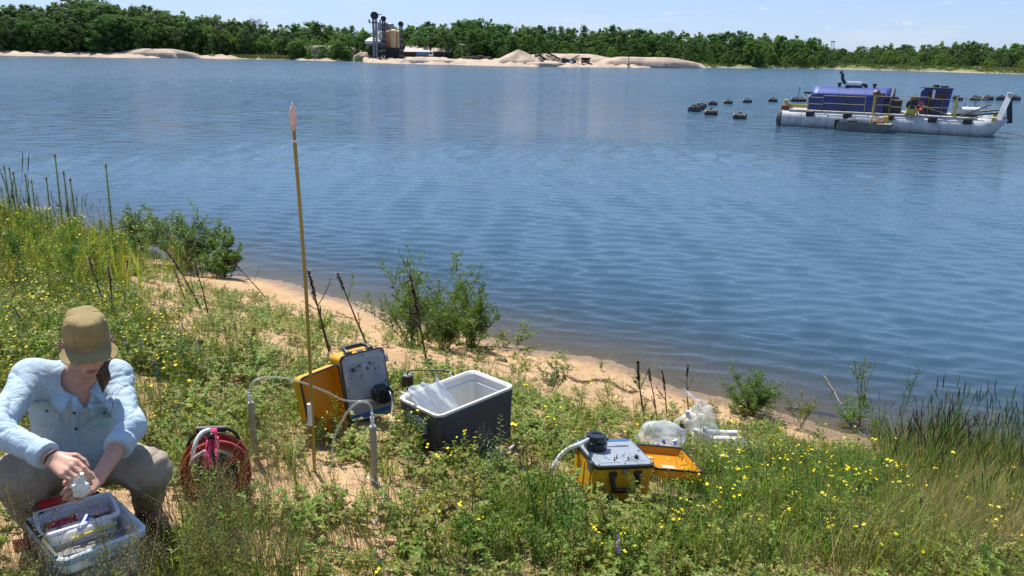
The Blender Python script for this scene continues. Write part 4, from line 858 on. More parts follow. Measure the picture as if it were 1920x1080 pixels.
# ------------------------------------------------------------------ pipeline floats
fm = MB(); n = 16
fm.loft([[(x, r * math.cos(a), .10 + r * math.sin(a)) for a in np.linspace(0, 6.283, n, False)] for x, r in ((-.56, .22), (-.54, .34), (-.46, .37), (-.3, .36), (-.28, .39), (-.2, .39), (-.18, .36), (.18, .36), (.2, .39), (.28, .39), (.3, .36), (.46, .37), (.54, .34), (.56, .22))], True, True)
fme = fm.mesh('float_drum', M('float_black', (.018, .018, .02), .5, var=.25, nscale=2.)); 
lm = MB(); lm.box(-.1, .1, -.05, .05, .44, .56); lme = lm.mesh('lifting_lug', BLACKM)
FL = [(1302, 209, 62, 'black float of the bunched left end of the line, turned end-on'), (1308, 206, 48, 'nearest to the shore of the three bunched black floats'), (1316, 201, 30, 'rearmost of the three bunched black floats'), (1333, 215.5, 8, 'black float lying below the bunched floats'), (1387, 222.5, -4, 'lowest black float, lying nearest the bank by itself'),
      (1336, 197, 20, 'black float just right of the bunched floats in the back row'), (1365, 194.5, 10, 'second black float right of the bunch in the back row'), (1401, 192.5, 6, 'third black float right of the bunch in the back row'), (1449, 191, 3, 'black float left of the yellow davit of the dredge'),
      (1491, 190.5, 3, 'black float showing just left of the blue engine house'), (1503, 190.5, 0, 'black float touching the left edge of the blue engine house'), (1716, 189, 3, 'black float half hidden by the left side of the control cab'), (1794, 188, 8, 'black float just right of the control cab, tipped up'),
      (1828, 188, 0, 'black float above the white tank, second from the cab'), (1852, 188, 0, 'black float above the right end of the white tank'), (1877, 188, 2, 'black float just left of the bow frame'), (1902, 188, -2, 'black float to the right of the bow frame')]
for i, (px, py, yaw, lab) in enumerate(FL):
    p = at_z(px, py); r = link('pipeline_float', None); r.location = (p[0], p[1], 0); sc = (23 if py > 205 else 15.5) / F_PX * np.linalg.norm(p - EYE) / 1.12
    r.scale = (sc,) * 3; r.rotation_euler = (R_(3 * math.sin(i * 2)), R_(4 * math.sin(i * 1.7) + (10 if px == 1794 else 0)), R_(yaw - 20)); tag(r, lab, 'float', 'black floats of the dredge pipeline'); link('float_drum', fme, r); link('lifting_lug', lme, r)
# ================================================================== GEAR ON THE BANK
def frame(x, y, dz, yaw, pit, rol): return Matrix.Translation((x, y, gz(x, y) + dz)) @ rot3(yaw, pit, rol)
FOOT = []        # footprints kept free of plants: (x, y, r)
CLEARP = M('clear_plastic', (.80, .83, .84), .18, var=.06, alpha=.42, spec=.6)
MILKP = M('milky_plastic', (.80, .83, .85), .35, var=.08, alpha=.72, trans=.35)
HOSE = M('clear_hose', (.62, .63, .55), .12, var=.15, nscale=30, alpha=.36, spec=1.)
BLK = M('black_plastic', (.012, .012, .014), .38, var=.2, nscale=30); SCREW = M('screw_steel', (.25, .25, .26), .35, .8)
# ---- cooler
CT = frame(-.306, 4.575, .004, .731, -.057, -.05); CL, CW, CH = .598, .425, .372
NAVY = M('navy_cooler_plastic', (.026, .038, .060), .48, var=.1, nscale=6., bump=.15, bscale=120., dirt=(.06, .075, .10), dscale=5.)
LINER = M('white_cooler_liner', (.60, .60, .57), .4, var=.05, nscale=5., dirt=(.60, .56, .48), dscale=4.)
cb = CT @ Vector((0, 0, 0))
ct_ = Thing('cooler', 'open dark blue cooler box with a white liner, lid off', 'cooler', cb)
mb = MB(); rings = []
for f, z in ((.86, 0), (.90, .012), (.985, CH * .80), (1.0, CH * .83), (1.0, CH - .014)):
    rings.append(rr(CL * f, CW * f, .045, 6, 0, 0, z))
mb.loft(rings, True, False, CT); body = ct_.part('body', mb, NAVY, smooth=False)
mb = MB()
for k in range(13):       # vertical ribs on the long sides
    x = -CL * .42 + CL * .84 * k / 12
    for sy in (-1, 1):
        y0, y1 = sy * CW * .5 * .90, sy * CW * .5 * .982
        mb.loft([[Vector((x + dx, y0 + sy * dd, .03)), Vector((x + dx, y1 + sy * dd, CH * .78))] for dx, dd in ((-.006, -.004), (-.003, .0014), (.003, .0014), (.006, -.004))], T=CT, closed=False)
ct_.part('side_rib', mb, NAVY, body)
mb = MB(); mb.box(-CL * .505 - .012, -CL * .49, -.09, .09, CH * .60, CH * .84, CT, .008); mb.box(CL * .49, CL * .505 + .012, -.09, .09, CH * .60, CH * .84, CT, .008); ct_.part('handle', mb, M('blue_grey_handle', (.11, .16, .26), .4))
mb = MB(); t_ = .024
rings = [rr(CL + .002, CW + .002, .05, 6, 0, 0, CH - .016), rr(CL + .007, CW + .007, .052, 6, 0, 0, CH - .008), rr(CL + .004, CW + .004, .05, 6, 0, 0, CH), rr(CL - 2 * t_ + .02, CW - 2 * t_ + .02, .04, 6, 0, 0, CH), rr(CL - 2 * t_, CW - 2 * t_, .038, 6, 0, 0, CH - .012), rr(CL - 2 * t_ - .003, CW - 2 * t_ - .003, .038, 6, 0, 0, CH - .055), rr(CL - 2 * t_ - .022, CW - 2 * t_ - .022, .034, 6, 0, 0, CH - .062), rr(CL * .80, CW * .76, .04, 6, 0, 0, .05)]
mb.loft(rings, False, True, CT); ct_.part('liner', mb, LINER)
mb = MB(); mb.cyl((CL * .02, CW * .5 - t_ - .022, CH * .66), (CL * .02, CW * .5 - t_ - .006, CH * .66), .020, 14, T=CT); ct_.part('drain_plug', mb, M('tan_plug', (.40, .25, .12), .6))
FOOT += [(cb.x + math.cos(.731) * k * .17, cb.y + math.sin(.731) * k * .17, .21) for k in (-1, 0, 1)]
# probe and cable
pb = G(765, 752); pz = pb[2]; pt_ = hd(765, 704, math.hypot(pb[0], pb[1]))
t = Thing('sensor_cylinder', 'black sensor cylinder standing upright behind the cooler', 'sensor', pb); hh = pt_[2] - pz; FOOT += [(pb[0], pb[1], .15)]
mb = MB(); mb.lathe([(0, 0), (.043, 0), (.045, .01), (.045, hh - .02), (.042, hh - .012), (.042, hh), (0, hh)], 18, Matrix.Translation(pb)); t.part('housing', mb, BLK, smooth=False)
mb = MB(); mb.lathe([(0, hh), (.034, hh), (.034, hh + .006), (0, hh + .006)], 16, Matrix.Translation(pb)); t.part('cap', mb, M('grey_cap', (.16, .16, .17), .4))
DC = math.hypot(cb.x, cb.y); d0 = math.hypot(pb[0], pb[1])
def cpt(x, y, z): return CT @ Vector((x, y, z))
mb = MB(); mb.tube(smooth_path([pb + np.array([0, 0, hh]), hd(765, 697, d0), hd(775, 694, d0), hd(810, 694, d0 - .06), hd(840, 696, d0 - .1), hd(853, 706, d0 - .14), hd(856, 730, d0 - .16), hd(862, 748, d0 - .2), hd(880, 752, d0 - .24), hd(898, 744, d0 - .22), hd(910, 738, d0 - .2), hd(914, 742, d0 - .22)], 6), .0055, 6)
solo('sensor_cable', mb, BLK, 'thin black cable arching from the sensor cylinder into the cooler', 'cable', pb, True)
mb = MB(); hp = smooth_path([hd(843, 699, d0 - .13), hd(850, 712, d0 - .16), hd(862, 728, d0 - .2), hd(876, 743, d0 - .24), hd(884, 752, d0 - .27)], 6); mb.tube(hp, .010, 8); mb.tube([hp[-4], hp[-3]], .014, 8)
solo('outlet_hose', mb, M('white_hose', (.75, .76, .76), .3, var=.05, alpha=.9), 'short milky hose dipping into the open cooler', 'hose', hp[0], True)
mb = MB(); c = cpt(-.06, .02, .12); T = Matrix.Translation(c) @ rot3(.9, .3, .2)
mb.lathe([(0, -.05), (.028, -.05), (.03, .0), (.022, .02), (.022, .06), (0, .06)], 12, T @ Matrix.Rotation(R_(80), 4, 'X')); solo('flow_cell', mb, BLK, 'small black flow cell lying on the floor of the cooler', 'sensor', c)
# crumpled bags
def bag(name, label, cat, T, size, seed, mat, amp=.28, group=None, extra=None, nu=44, nv=26, peak=0.):
    rng = random.Random(seed); mb = MB(); o = Vector((seed * 3.1, seed * 1.7, 0)); rings = []
    for i in range(nv + 1):
        f = i / nv; a = -math.pi / 2 + math.pi * f; ring = []
        for j in range(nu):
            b = 2 * math.pi * j / nu; p = Vector((math.cos(a) * math.cos(b), math.cos(a) * math.sin(b), math.sin(a)))
            d = 1 + amp * (abs(mnoise.noise(p * 1.6 + o)) * 2 - .5) + amp * .42 * (1 - 2 * abs(mnoise.noise(p * 2.9 + o))) + amp * .10 * mnoise.noise(p * 8 + o)
            if p.z > .3: d += peak * max(0, math.cos(b - 1)) * (p.z - .3)
            q = Vector((p.x * d * size[0], p.y * d * size[1], max(p.z * d, -.55) * size[2] + .5 * size[2])); ring.append(q)
        rings.append(ring)
    mb.loft(rings, True, True, T); th = Thing(name, label, cat, T @ Vector((0, 0, 0)), group); th.part('film', mb, mat, smooth=True); return th
# ---- bag hanging over the cooler corner
mb = MB(); rows = []
path = [(0.05, -.14, .06), (.02, -.07, .18), (-.01, .0, .29), (-.05, .06, .40), (-.09, .09, .47)]
for i, (x, y, z) in enumerate(smooth_path(path, 5)):
    f = i / 20; row = []
    for j in range(15):
        g = j / 14 * 2 - 1; wv = (.27 - .08 * f + .035 * max(0, f - .7) * 6)
        p = Vector((x - .13 + g * wv * .55, y - .02 + .022 * math.sin(g * 9 + f * 5) + .03 * g * g * (1 - f), z + .018 * math.sin(g * 6 + 2) * f + .012 * (f > .85) * math.sin(g * 8)))
        p += Vector((mnoise.noise(p * 14), mnoise.noise(p * 14 + Vector((5, 0, 0))), mnoise.noise(p * 17))) * .012; row.append(p)
    rows.append(row)
mb.loft(rows, T=CT, closed=False); th = Thing('plastic_bag', 'crumpled translucent white bag hanging inside the left end of the cooler', 'bag', cpt(-.13, 0, .1)); th.part('film', mb, M('bag_film', (.80, .84, .87), .3, var=.08, alpha=.80, trans=.4), smooth=True)
# ---- pump cases
YELC = M('yellow_case_plastic', (.70, .365, .014), .42, var=.07, nscale=5., trans=.12, spec=.4, dirt=(.52, .25, .03), dscale=5.)
ORGI = M('orange_lid_inside', (.72, .335, .012), .40, var=.07, nscale=5., trans=.42, spec=.4)
def panel_mat():
    m = M('grey_panel', (.265, .30, .335), .36, .15, .05, 9., dirt=(.34, .36, .37), dscale=6.); return m
def label_mat():
    m = bpy.data.materials.new('printed_label'); m.use_nodes = True; t = m.node_tree; b = t.nodes['Principled BSDF']; n = t.nodes.new; l = t.links.new
    tcn = n('ShaderNodeTexCoord'); br = n('ShaderNodeTexBrick'); br.inputs['Scale'].default_value = 60; br.inputs['Mortar Size'].default_value = .032; br.inputs['Brick Width'].default_value = .9; br.inputs['Row Height'].default_value = .42; br.inputs['Bias'].default_value = -.2
    br.inputs['Color1'].default_value = (.10, .11, .13, 1); br.inputs['Color2'].default_value = (.34, .37, .41, 1); br.inputs['Mortar'].default_value = (.36, .39, .43, 1)
    l(tcn.outputs['UV'], br.inputs['Vector']); l(br.outputs[0], b.inputs['Base Color']); b.inputs['Roughness'].default_value = .45; return m
PANEL = panel_mat(); LABEL = M('label_film', (.235, .27, .31), .5, var=.12, nscale=60.); INK = M('label_ink', (.10, .11, .13), .5)
def pump_case(label, FT, w_, h_, d_, lid_T, lw, lh, ld, lid_label):
    base = FT @ Vector((0, -h_ / 2, 0)); t = Thing('pump_case', label, 'pump case', base, 'yellow pump cases')
    mb = MB(); r = .035
    mb.loft([rr(w_ * .93, h_ * .93, r, 5, 0, 0, 0), rr(w_ * .96, h_ * .96, r, 5, 0, 0, .012), rr(w_ * .985, h_ * .985, r, 5, 0, 0, d_ - .035), rr(w_ - .004, h_ - .004, r, 5, 0, 0, d_ - .026), rr(w_ - .004, h_ - .004, r, 5, 0, 0, d_ - .018)], True, True, FT); b = t.part('body', mb, YELC)
    mb = MB()
    for k in (-1, 0, 1):
        for sx in (-1, 1): mb.box(sx * w_ * .492 - .003, sx * w_ * .492 + .003, k * h_ * .26 - .008, k * h_ * .26 + .008, .02, d_ - .045, FT)
    t.part('rib', mb, YELC, b)
    mb = MB(); mb.loft([rr(w_ + .004, h_ + .004, r, 5, 0, 0, d_ - .022), rr(w_ + .006, h_ + .006, r, 5, 0, 0, d_ - .004), rr(w_ - .012, h_ - .012, r, 5, 0, 0, d_ - .002), rr(w_ - .02, h_ - .02, r, 5, 0, 0, d_ - .010)], False, False, FT); t.part('gasket', mb, BLK)
    mb = MB(); pw, ph = w_ - .012, h_ - .012
    mb.loft([rr(pw, ph, .032, 5, 0, 0, d_ - .012), rr(pw, ph, .032, 5, 0, 0, d_ + .001), rr(pw - .012, ph - .012, .028, 5, 0, 0, d_ + .003), rr(pw - .018, ph - .018, .026, 5, 0, 0, d_ - .001)], True, True, FT); pn = t.part('panel', mb, PANEL)
    mb = MB(); 
    for sx in (-.9, 0, .9):
        for sy in (-.93, 0, .93):
            if sx == 0 and sy == 0: continue
            mb.cyl((sx * pw / 2, sy * ph / 2, d_ - .002), (sx * pw / 2, sy * ph / 2, d_ + .005), .0045, 8, T=FT)
    t.part('screw', mb, BLK, pn)
    z = d_ + .0005
    for x0, x1, y0, y1 in ((-.40, -.03, .02, .37), (.05, .40, .10, .40)):
        mb = MB(); mb.box(x0 * pw, x1 * pw, y0 * ph, y1 * ph, d_ - .002, z + .0006, FT); o = t.part('label_plate', mb, LABEL, pn)
    mb = MB(); rg = random.Random(5)
    for row in range(9):                                    # lines of small print and two pictograms
        y = .345 * ph - row * .036 * ph; x = -.385 * pw
        while x < -.05 * pw:
            ln = rg.uniform(.02, .06) * pw
            if rg.random() < .72 and x + ln < -.04 * pw: mb.box(x, x + ln, y - .0016, y + .0014 + (.003 if row in (2, 5) else 0), z + .0004, z + .0014, FT)
            x += ln + .012 * pw
    for x, y, s in ((-.20, .31, .010), (-.34, .16, .008), (-.1, .16, .009), (.22, .30, .008), (.24, .22, .011), (.24, .15, .006)):
        mb.loft([[(x * pw + q * s * math.cos(a), y * ph + q * s * .8 * math.sin(a), zz) for a in np.linspace(0, 6.283, 6, False)] for q, zz in ((1, z), (1, z + .0016))], True, True, FT)
    t.part('label_print', mb, INK, pn)
    mb = MB(); mb.box(-.36 * pw, .08 * pw, -.205 * ph, -.19 * ph, z, z + .0015, FT); mb.box(-.33 * pw, -.12 * pw, -.235 * ph, -.212 * ph, z, z + .0015, FT); t.part('name_strip', mb, INK, pn)
    mb = MB(); mb.box(-.46 * pw, .46 * pw, -.47 * ph, -.40 * ph, z - .001, z + .0012, FT); t.part('blue_stripe', mb, M('panel_blue', (.03, .12, .32), .35), pn)
    # pump head: octagonal block, clamp, round roller cover
    cx, cy = .27 * pw, -.17 * ph; PT = FT @ Matrix.Translation((cx, cy, d_)); mb = MB()
    o8 = lambda r_, zz, n=8: [(r_ * math.cos(a + math.pi / 8), r_ * math.sin(a + math.pi / 8), zz) for a in np.linspace(0, 6.283185, n, False)]
    mb.loft([o8(.066, 0), o8(.066, .038), o8(.06, .042)], True, True, PT); hd_ = t.part('pump_head', mb, BLK)
    mb = MB(); mb.lathe([(0, .0425), (.050, .0425), (.058, .052), (.058, .078), (.052, .084), (.03, .084), (.028, .079), (0, .079)], 20, PT); mb.box(-.075, .075, -.012, .012, .044, .060, PT, .005); t.part('roller_cover', mb, M('black_glossy', (.012, .013, .016), .22), hd_)
    mb = MB(); mb.box(-.055, .055, -.064, .05, .0422, .0485, PT, .002); t.part('clear_cover', mb, M('smoky_cover', (.10, .14, .19), .12, var=.05, alpha=.8), hd_)
    mb = MB()
    for sx in (-1, 1): mb.cyl((sx * .045, -.058, .03), (sx * .045, -.058, .046), .006, 8, T=PT)
    t.part('bolt', mb, SCREW, hd_)
    # knob, switches
    mb = MB(); KT = FT @ Matrix.Translation((-.28 * pw, .28 * ph, z)); mb.lathe([(0, 0), (.012, 0), (.011, .018), (0, .018)], 12, KT); t.part('knob', mb, BLK, pn)
    for x, y in ((-.12, .32), (.06, .26), (.13, .33)):
        mb = MB(); ST_ = FT @ Matrix.Translation((x * pw, y * ph, z)); mb.lathe([(0, 0), (.007, 0), (.007, .004), (.0035, .006), (.003, .020), (0, .020)], 8, ST_ @ Matrix.Rotation(R_(18), 4, 'X')); t.part('switch', mb, BLK, pn)
    # carrying handle on the y+ side with two brackets
    hy = h_ / 2
    mb = MB(); mb.tube(smooth_path([(-.075, hy, d_ - .055), (-.078, hy + .012, d_ - .085), (-.068, hy + .022, d_ - .128), (-.045, hy + .024, d_ - .138), (.045, hy + .024, d_ - .138), (.068, hy + .022, d_ - .128), (.078, hy + .012, d_ - .085), (.075, hy, d_ - .055)], 4), .0145, 8, FT); t.part('handle', mb, BLK, smooth=True)
    for sx in (-1, 1):
        mb = MB(); mb.box(sx * .075 - .022, sx * .075 + .022, hy - .006, hy + .012, d_ - .065, d_ - .035, FT, .003); t.part('handle_bracket', mb, BLK)
    mb = MB(); mb.box(-.02, .02, hy, hy + .008, d_ - .05, d_ - .024, FT, .002); t.part('maker_plate', mb, SCREW)
    for sy in (.32, -.32): mb = MB(); mb.box(w_ / 2 - .002, w_ / 2 + .022, sy * h_ - .022, sy * h_ + .022, d_ - .055, d_ + .004, FT, .005); t.part('latch', mb, SCREW)
    # lid
    mb = MB(); q = .03
    mb.loft([rr(lw * .92, lh * .92, q, 5, 0, 0, -ld), rr(lw * .97, lh * .97, q, 5, 0, 0, -ld + .012), rr(lw, lh, q, 5, 0, 0, 0), rr(lw - .012, lh - .012, q, 5, 0, 0, 0)], True, False, lid_T); ld_ = t.part('lid', mb, YELC, label=lid_label)
    mb = MB(); mb.loft([rr(lw - .014, lh - .014, q, 5, 0, 0, -.001), rr(lw * .92 - .012, lh * .92 - .012, q, 5, 0, 0, -ld + .018), rr(lw * .88 - .012, lh * .88 - .012, q, 5, 0, 0, -ld + .010)], False, True, lid_T); t.part('lid_lining', mb, ORGI, ld_)
    mb = MB(); mb.loft([rr(lw + .003, lh + .003, q, 5, 0, 0, -.006), rr(lw + .003, lh + .003, q, 5, 0, 0, .004), rr(lw - .016, lh - .016, q, 5, 0, 0, .004), rr(lw - .016, lh - .016, q, 5, 0, 0, -.004)], False, False, lid_T); t.part('lid_seal', mb, BLK, ld_)
    return t, ld_
def swapYZ(T, off): return T @ Matrix(((1, 0, 0, 0), (0, 0, -1, 0), (0, 1, 0, 0), (0, 0, 0, 1))) @ Matrix.Translation(off)   # local (x,y,z) -> X=x, Y=up, Z=-y
FR = frame(-.957, 4.843, .023, .613, -.201, -.033); FLd = frame(-1.087, 4.343, .003, .889, -.171, -.033)
A = swapYZ(FR, (0, .443 / 2, -.221 / 2)); B = swapYZ(FLd, (0, .421 / 2, .084 / 2))
pump_case('yellow pump case propped upright with its grey panel facing out, left of the cooler', A, .303, .443, .221, B, .283, .421, .084, 'orange inside of the open lid')
mb = MB(); mb.tube([B @ Vector((-.14, -.21, .004)), B @ Vector((-.14, -.19, .012))], .01, 6)
FB = frame(.589, 4.160, .062, .275, -.045, .091); FLid = frame(.970, 4.425, .180, .202, -.026, .175)
RZ180 = Matrix.Rotation(math.pi, 4, 'Z')
bt, lid2 = pump_case('yellow pump case lying flat with its grey panel up, right of the cooler', FB @ RZ180, .358, .363, .225, FLid @ RZ180 @ Matrix.Translation((0, 0, .081)), .324, .334, .055, 'open lid lying flat, bright orange inside')
LT = FLid @ RZ180
mb = MB()
for x0, y0, w2, h2 in ((.05, .02, .085, .038), (.11, -.085, .045, .022)): mb.box(x0 - w2, x0, y0, y0 + h2, .081 - .043, .081 - .040, LT)
bt.part('sticker', mb, M('pale_sticker', (.75, .55, .30), .5), lid2)
FOOT += [(-.957, 4.843, .2), (-1.05, 4.45, .17), (.589, 4.16, .21), (.97, 4.42, .19)]
# ---- marker pole
pb = G(590, 884); tip = at_y(548, 199, pb[1] + .02)
ax = Vector(tip) - Vector(pb); L_ = ax.length
t = Thing('marker_pole', 'tall thin yellow pole with a pink and white tip stuck in the bank', 'pole', pb)
mid_ = Vector(pb).lerp(Vector(tip), .5) + Vector((.012, 0, 0))
sh = smooth_path([Vector(pb) - ax.normalized() * .15, Vector(pb), mid_, Vector(tip) - ax.normalized() * .10], 8)
mb = MB(); mb.tube(sh, .0090, 8); t.part('shaft', mb, M('mustard_pole', (.34, .235, .035), .45, var=.15, nscale=3., dirt=(.16, .12, .04), dscale=2.), smooth=True)
TT = Matrix.Translation(tip) @ ax.to_track_quat('Z', 'Y').to_matrix().to_4x4()
mb = MB(); mb.lathe([(0, -.125), (.006, -.125), (.012, -.10), (.0165, -.06), (.015, -.02), (.007, 0), (0, .002)], 10, TT); t.part('tip_sleeve', mb, M('pink_tip', (.80, .58, .52), .35, var=.2, nscale=25., trans=.3), smooth=True)
mb = MB(); mb.lathe([(0, -.02), (.006, -.008), (.005, .012), (0, .018)], 8, TT); t.part('tip_point', mb, WHITE)
mb = MB(); mb.ring([(.0094, -.165), (.013, -.165), (.013, -.155), (.0094, -.155)], 8, TT); t.part('collar', mb, WHITE)
tg0, tg1 = hd(582, 797, math.hypot(pb[0], pb[1])), hd(580, 757, math.hypot(pb[0], pb[1])); mb = MB(); mb.cyl(tg0, tg1, .0125, 8); t.part('tag', mb, M('white_tag', (.7, .7, .68), .5, var=.15, nscale=40, alpha=.85))
# ---- monitoring wells with tubing
WELL = M('aged_well_casing', (.30, .275, .235), .5, .25, .15, 12., dirt=(.22, .19, .15), dscale=6.)
def well(label, bpx, tpx, fpx, r):
    b = G(*bpx); D = math.hypot(b[0], b[1]); tp = hd(*tpx, D); fp = hd(*fpx, D); r *= .86; t = Thing('well_pipe', label, 'pipe', b, 'sampling pipes standing in the bank')
    mb = MB(); mb.tube([b - np.array([0, 0, .1]), b, tp], r, 14); t.part('casing', mb, WELL, smooth=False)
    mb = MB(); d = (fp - tp); mb.tube([tp + d * f for f in (-.05, .1, .12, .4, .42, .7, .72, 1.0)], [r * .75, r * .75, r * .5, r * .5, r * .65, r * .6, r * .42, r * .36], 12); t.part('fitting', mb, M('clear_fitting', (.78, .80, .80), .2, var=.1, alpha=.85), smooth=False)
    return D, fp
D1, f1 = well('grey sampling pipe standing between the red reel and the yellow case', (480, 862), (470, 755), (467, 736), .0175)
D2, f2 = well('grey sampling pipe with a white fitting in front of the propped yellow case', (702, 905), (699, 800), (697, 774), .0205)
def hose(name, label, pts, r=.0085, mat=HOSE, k=8):
    sp = smooth_path(pts, k); mb = MB(); mb.tube(sp, r, 8); return solo(name, mb, mat, label, 'hose', sp[0], True)
pumpP = A @ Vector((.02, -.11, .235))
hose('clear_hose', 'clear hose arching from the left pipe across the yellow case to its pump', [f1, hd(470, 722, D1), hd(484, 711, D1), hd(515, 707, D1 + .03), hd(560, 715, D1 + .1), hd(610, 734, D1 + .2), hd(648, 751, D1 + .3), hd(690, 751, D1 + .5), pumpP], .0056)
hose('clear_hose', 'clear hose looping down from the right pipe to the ground', [f2, hd(696, 764, D2), hd(688, 755, D2), hd(672, 754, D2), hd(655, 768, D2), hd(638, 795, D2), hd(627, 820, D2), hd(623, 850, D2), hd(624, 870, D2 - .02)], .0062)
hose('clear_hose', 'clear hose hanging from the right edge of the pump panel', [A @ Vector((.13, -.08, .24)), hd(731, 735, 4.75), hd(736, 755, 4.7), hd(734, 780, 4.62), hd(738, 792, 4.55)], .0055)
def gl(px, py, h=.03): g = G(px, py); return g + np.array([0, 0, h])
hose('clear_hose', 'loop of clear hose lying in the weeds below the right pipe', [gl(655, 897), gl(690, 905), gl(712, 920), gl(719, 940), gl(714, 962), gl(700, 985, .0)], .0062)
hose('grey_hose', 'grey hose curling round the right end of the cooler', [gl(960, 795), gl(972, 808), gl(974, 828), gl(955, 850), gl(925, 868), gl(890, 882), gl(850, 893, 0)], .0095, M('grey_hose', (.42, .42, .38), .4, var=.15))
Db = 4.0
hose('clear_hose', 'wide clear hose bowing from the flat pump case down to the ground', [FB @ RZ180 @ Vector((.12, -.09, .27)), hd(1086, 833, Db), hd(1063, 843, Db), hd(1044, 862, Db - .05), hd(1033, 884, Db - .1), gl(1028, 905, 0)], .0115, M('milky_hose', (.70, .70, .64), .25, var=.1, alpha=.78))
hose('clear_hose', 'short end of clear hose sticking out of the weeds left of the flat pump case', [gl(1008, 815, .05), gl(1020, 827, .05), gl(1035, 850, .02)], .0085, M('milky_hose', (.7, .7, .64), .25))
hose('clear_stick', 'short straight piece of clear tube lying in the weeds below the cooler', [gl(772, 934, .04), gl(790, 934, .045), gl(812, 933, .04)], .006, HOSE, 2)
# ---- red cable reel
rb = G(402, 948); D = math.hypot(rb[0], rb[1]); rc = hd(405, 880, D); 
axis = Vector((.36, -.90, .16)).normalized(); RT = Matrix.Translation(rc) @ axis.to_track_quat('Z', 'Y').to_matrix().to_4x4()
RED = M('reel_red', (.30, .018, .011), .45, var=.2, nscale=14., dirt=(.16, .03, .018), dscale=9.)
t = Thing('cable_reel', 'red cable reel with black frame standing in the grass', 'cable reel', rb); RR = .150
def flange(z0, nm):
    mb = MB(); mb.ring([(RR * .72, z0), (RR * .74, z0 + .008), (RR * .9, z0 + .010), (RR * .93, z0 + .016), (RR, z0 + .014), (RR, z0 - .006), (RR * .93, z0 - .008), (RR * .9, z0), (RR * .74, z0 - .004)], 36, RT)
    for k in range(4):
        a = R_(35 + 90 * k); mb.box(-.012, .012, .02, RR * .78, z0 - .002, z0 + .007, RT @ Matrix.Rotation(a, 4, 'Z'))
    t.part('flange', mb, RED)
flange(.055, 'f'); flange(-.065, 'b')
mb = MB(); mb.lathe([(0, -.062), (RR * .62, -.062), (RR * .62, .05), (0, .05)], 28, RT); t.part('wound_cable', mb, M('dark_cable', (.02, .02, .022), .5, var=.4, nscale=60))
mb = MB(); mb.lathe([(0, .05), (.03, .05), (.034, .075), (.02, .08), (0, .08)], 16, RT); t.part('hub', mb, BLK)
upv = Vector((0, 0, 1)); side = axis.cross(upv).normalized(); ctr = Vector(rc)
mb = MB()
for e in (-.095, .085):
    c = ctr + axis * e
    mb.tube(smooth_path([Vector((c.x + side.x * .11, c.y + side.y * .11, rb[2] - .02)), c + side * .13 - upv * .05, c + side * .10 + upv * .13, c + upv * .175, c - side * .10 + upv * .13, c - side * .13 - upv * .05, Vector((c.x - side.x * .11, c.y - side.y * .11, rb[2] - .02))], 5), .008, 6) if e < 0 else mb.tube([c, c - upv * .1, Vector((c.x, c.y, rb[2] - .02))], .010, 6)
mb.tube(smooth_path([ctr + axis * -.095 + upv * .17, ctr + axis * -.0 + upv * .185 + side * .02, ctr + axis * .05 + upv * .178], 4), .013, 6); t.part('frame', mb, BLK, smooth=True)
mb = MB(); mb.tube([ctr + axis * -.095 - side * .06 + upv * .165, ctr + axis * -.095 + side * .07 + upv * .18], .016, 8); t.part('handle', mb, BLK)
hb = smooth_path([hd(361, 866, D - .11), hd(363, 845, D - .12), hd(369, 825, D - .10), hd(379, 811, D - .07), hd(392, 806, D - .02)], 6)
mb = MB(); mb.tube(hb, .009, 8); t.part('white_guide', mb, WHITE, smooth=True)
mb = MB(); mb.tube(smooth_path([hd(357, 872, D - .13), hd(366, 858, D - .15), hd(384, 846, D - .16)], 6), .008, 8); t.part('probe_tip', mb, M('pinkish_probe', (.6, .42, .40), .35), smooth=True)
mb = MB(); rng = random.Random(2)
for k in range(7):
    a = ctr + axis * .02 + upv * .172 + side * rng.uniform(-.03, .03); pts = [a]; p = a.copy()
    for q in range(4): p = p + Vector((rng.uniform(-.008, .012), -.012 - rng.uniform(0, .008), -.010 - .010 * q)) + axis * .012; pts.append(p)
    sp = smooth_path(pts, 3); rows = [[q + side * (.006 * math.cos(i * .8 + k)), q - side * (.006 * math.cos(i * .8 + k)) + upv * .008 * math.sin(i + k)] for i, q in enumerate(sp)]; mb.loft(rows, closed=False)
mb.lathe([(.016, -.02), (.02, 0), (.016, .02)], 10, Matrix.Translation(ctr + axis * .0 + upv * .183) @ side.to_track_quat('Z', 'Y').to_matrix().to_4x4())
solo('flagging_ribbon', mb, M('hot_pink_ribbon', (.85, .09, .24), .45, var=.2, nscale=30, trans=.35), 'bright pink flagging ribbon tied to the top of the red reel', 'ribbon', tuple(ctr + upv * .18))
FOOT += [(rb[0], rb[1], .12)]
# ---- storage bin with a small box of supplies
BINH = .25; BT = frame(-1.520, 2.495, -.0, .835, .03, .03); BL_, BW_ = .288, .341
TOTE = M('translucent_tote', (.62, .68, .74), .3, var=.06, nscale=8, alpha=.80, trans=.2, dirt=(.5, .52, .5), dscale=5.)
bb = BT @ Vector((0, 0, 0)); t = Thing('storage_bin', 'translucent plastic storage bin standing in front of the kneeling worker', 'bin', bb)
mb = MB(); mb.loft([rr(BL_ * .82, BW_ * .82, .03, 5, 0, 0, 0), rr(BL_ * .93, BW_ * .93, .03, 5, 0, 0, BINH - .03), rr(BL_ * .95, BW_ * .95, .03, 5, 0, 0, BINH - .02)], True, False, BT)
mb.loft([rr(BL_ * .94, BW_ * .94, .03, 5, 0, 0, BINH - .02), rr(BL_ * .92 - .006, BW_ * .92 - .006, .03, 5, 0, 0, BINH - .03), rr(BL_ * .81 - .006, BW_ * .81 - .006, .03, 5, 0, 0, .006)], False, True, BT); t.part('shell', mb, TOTE)
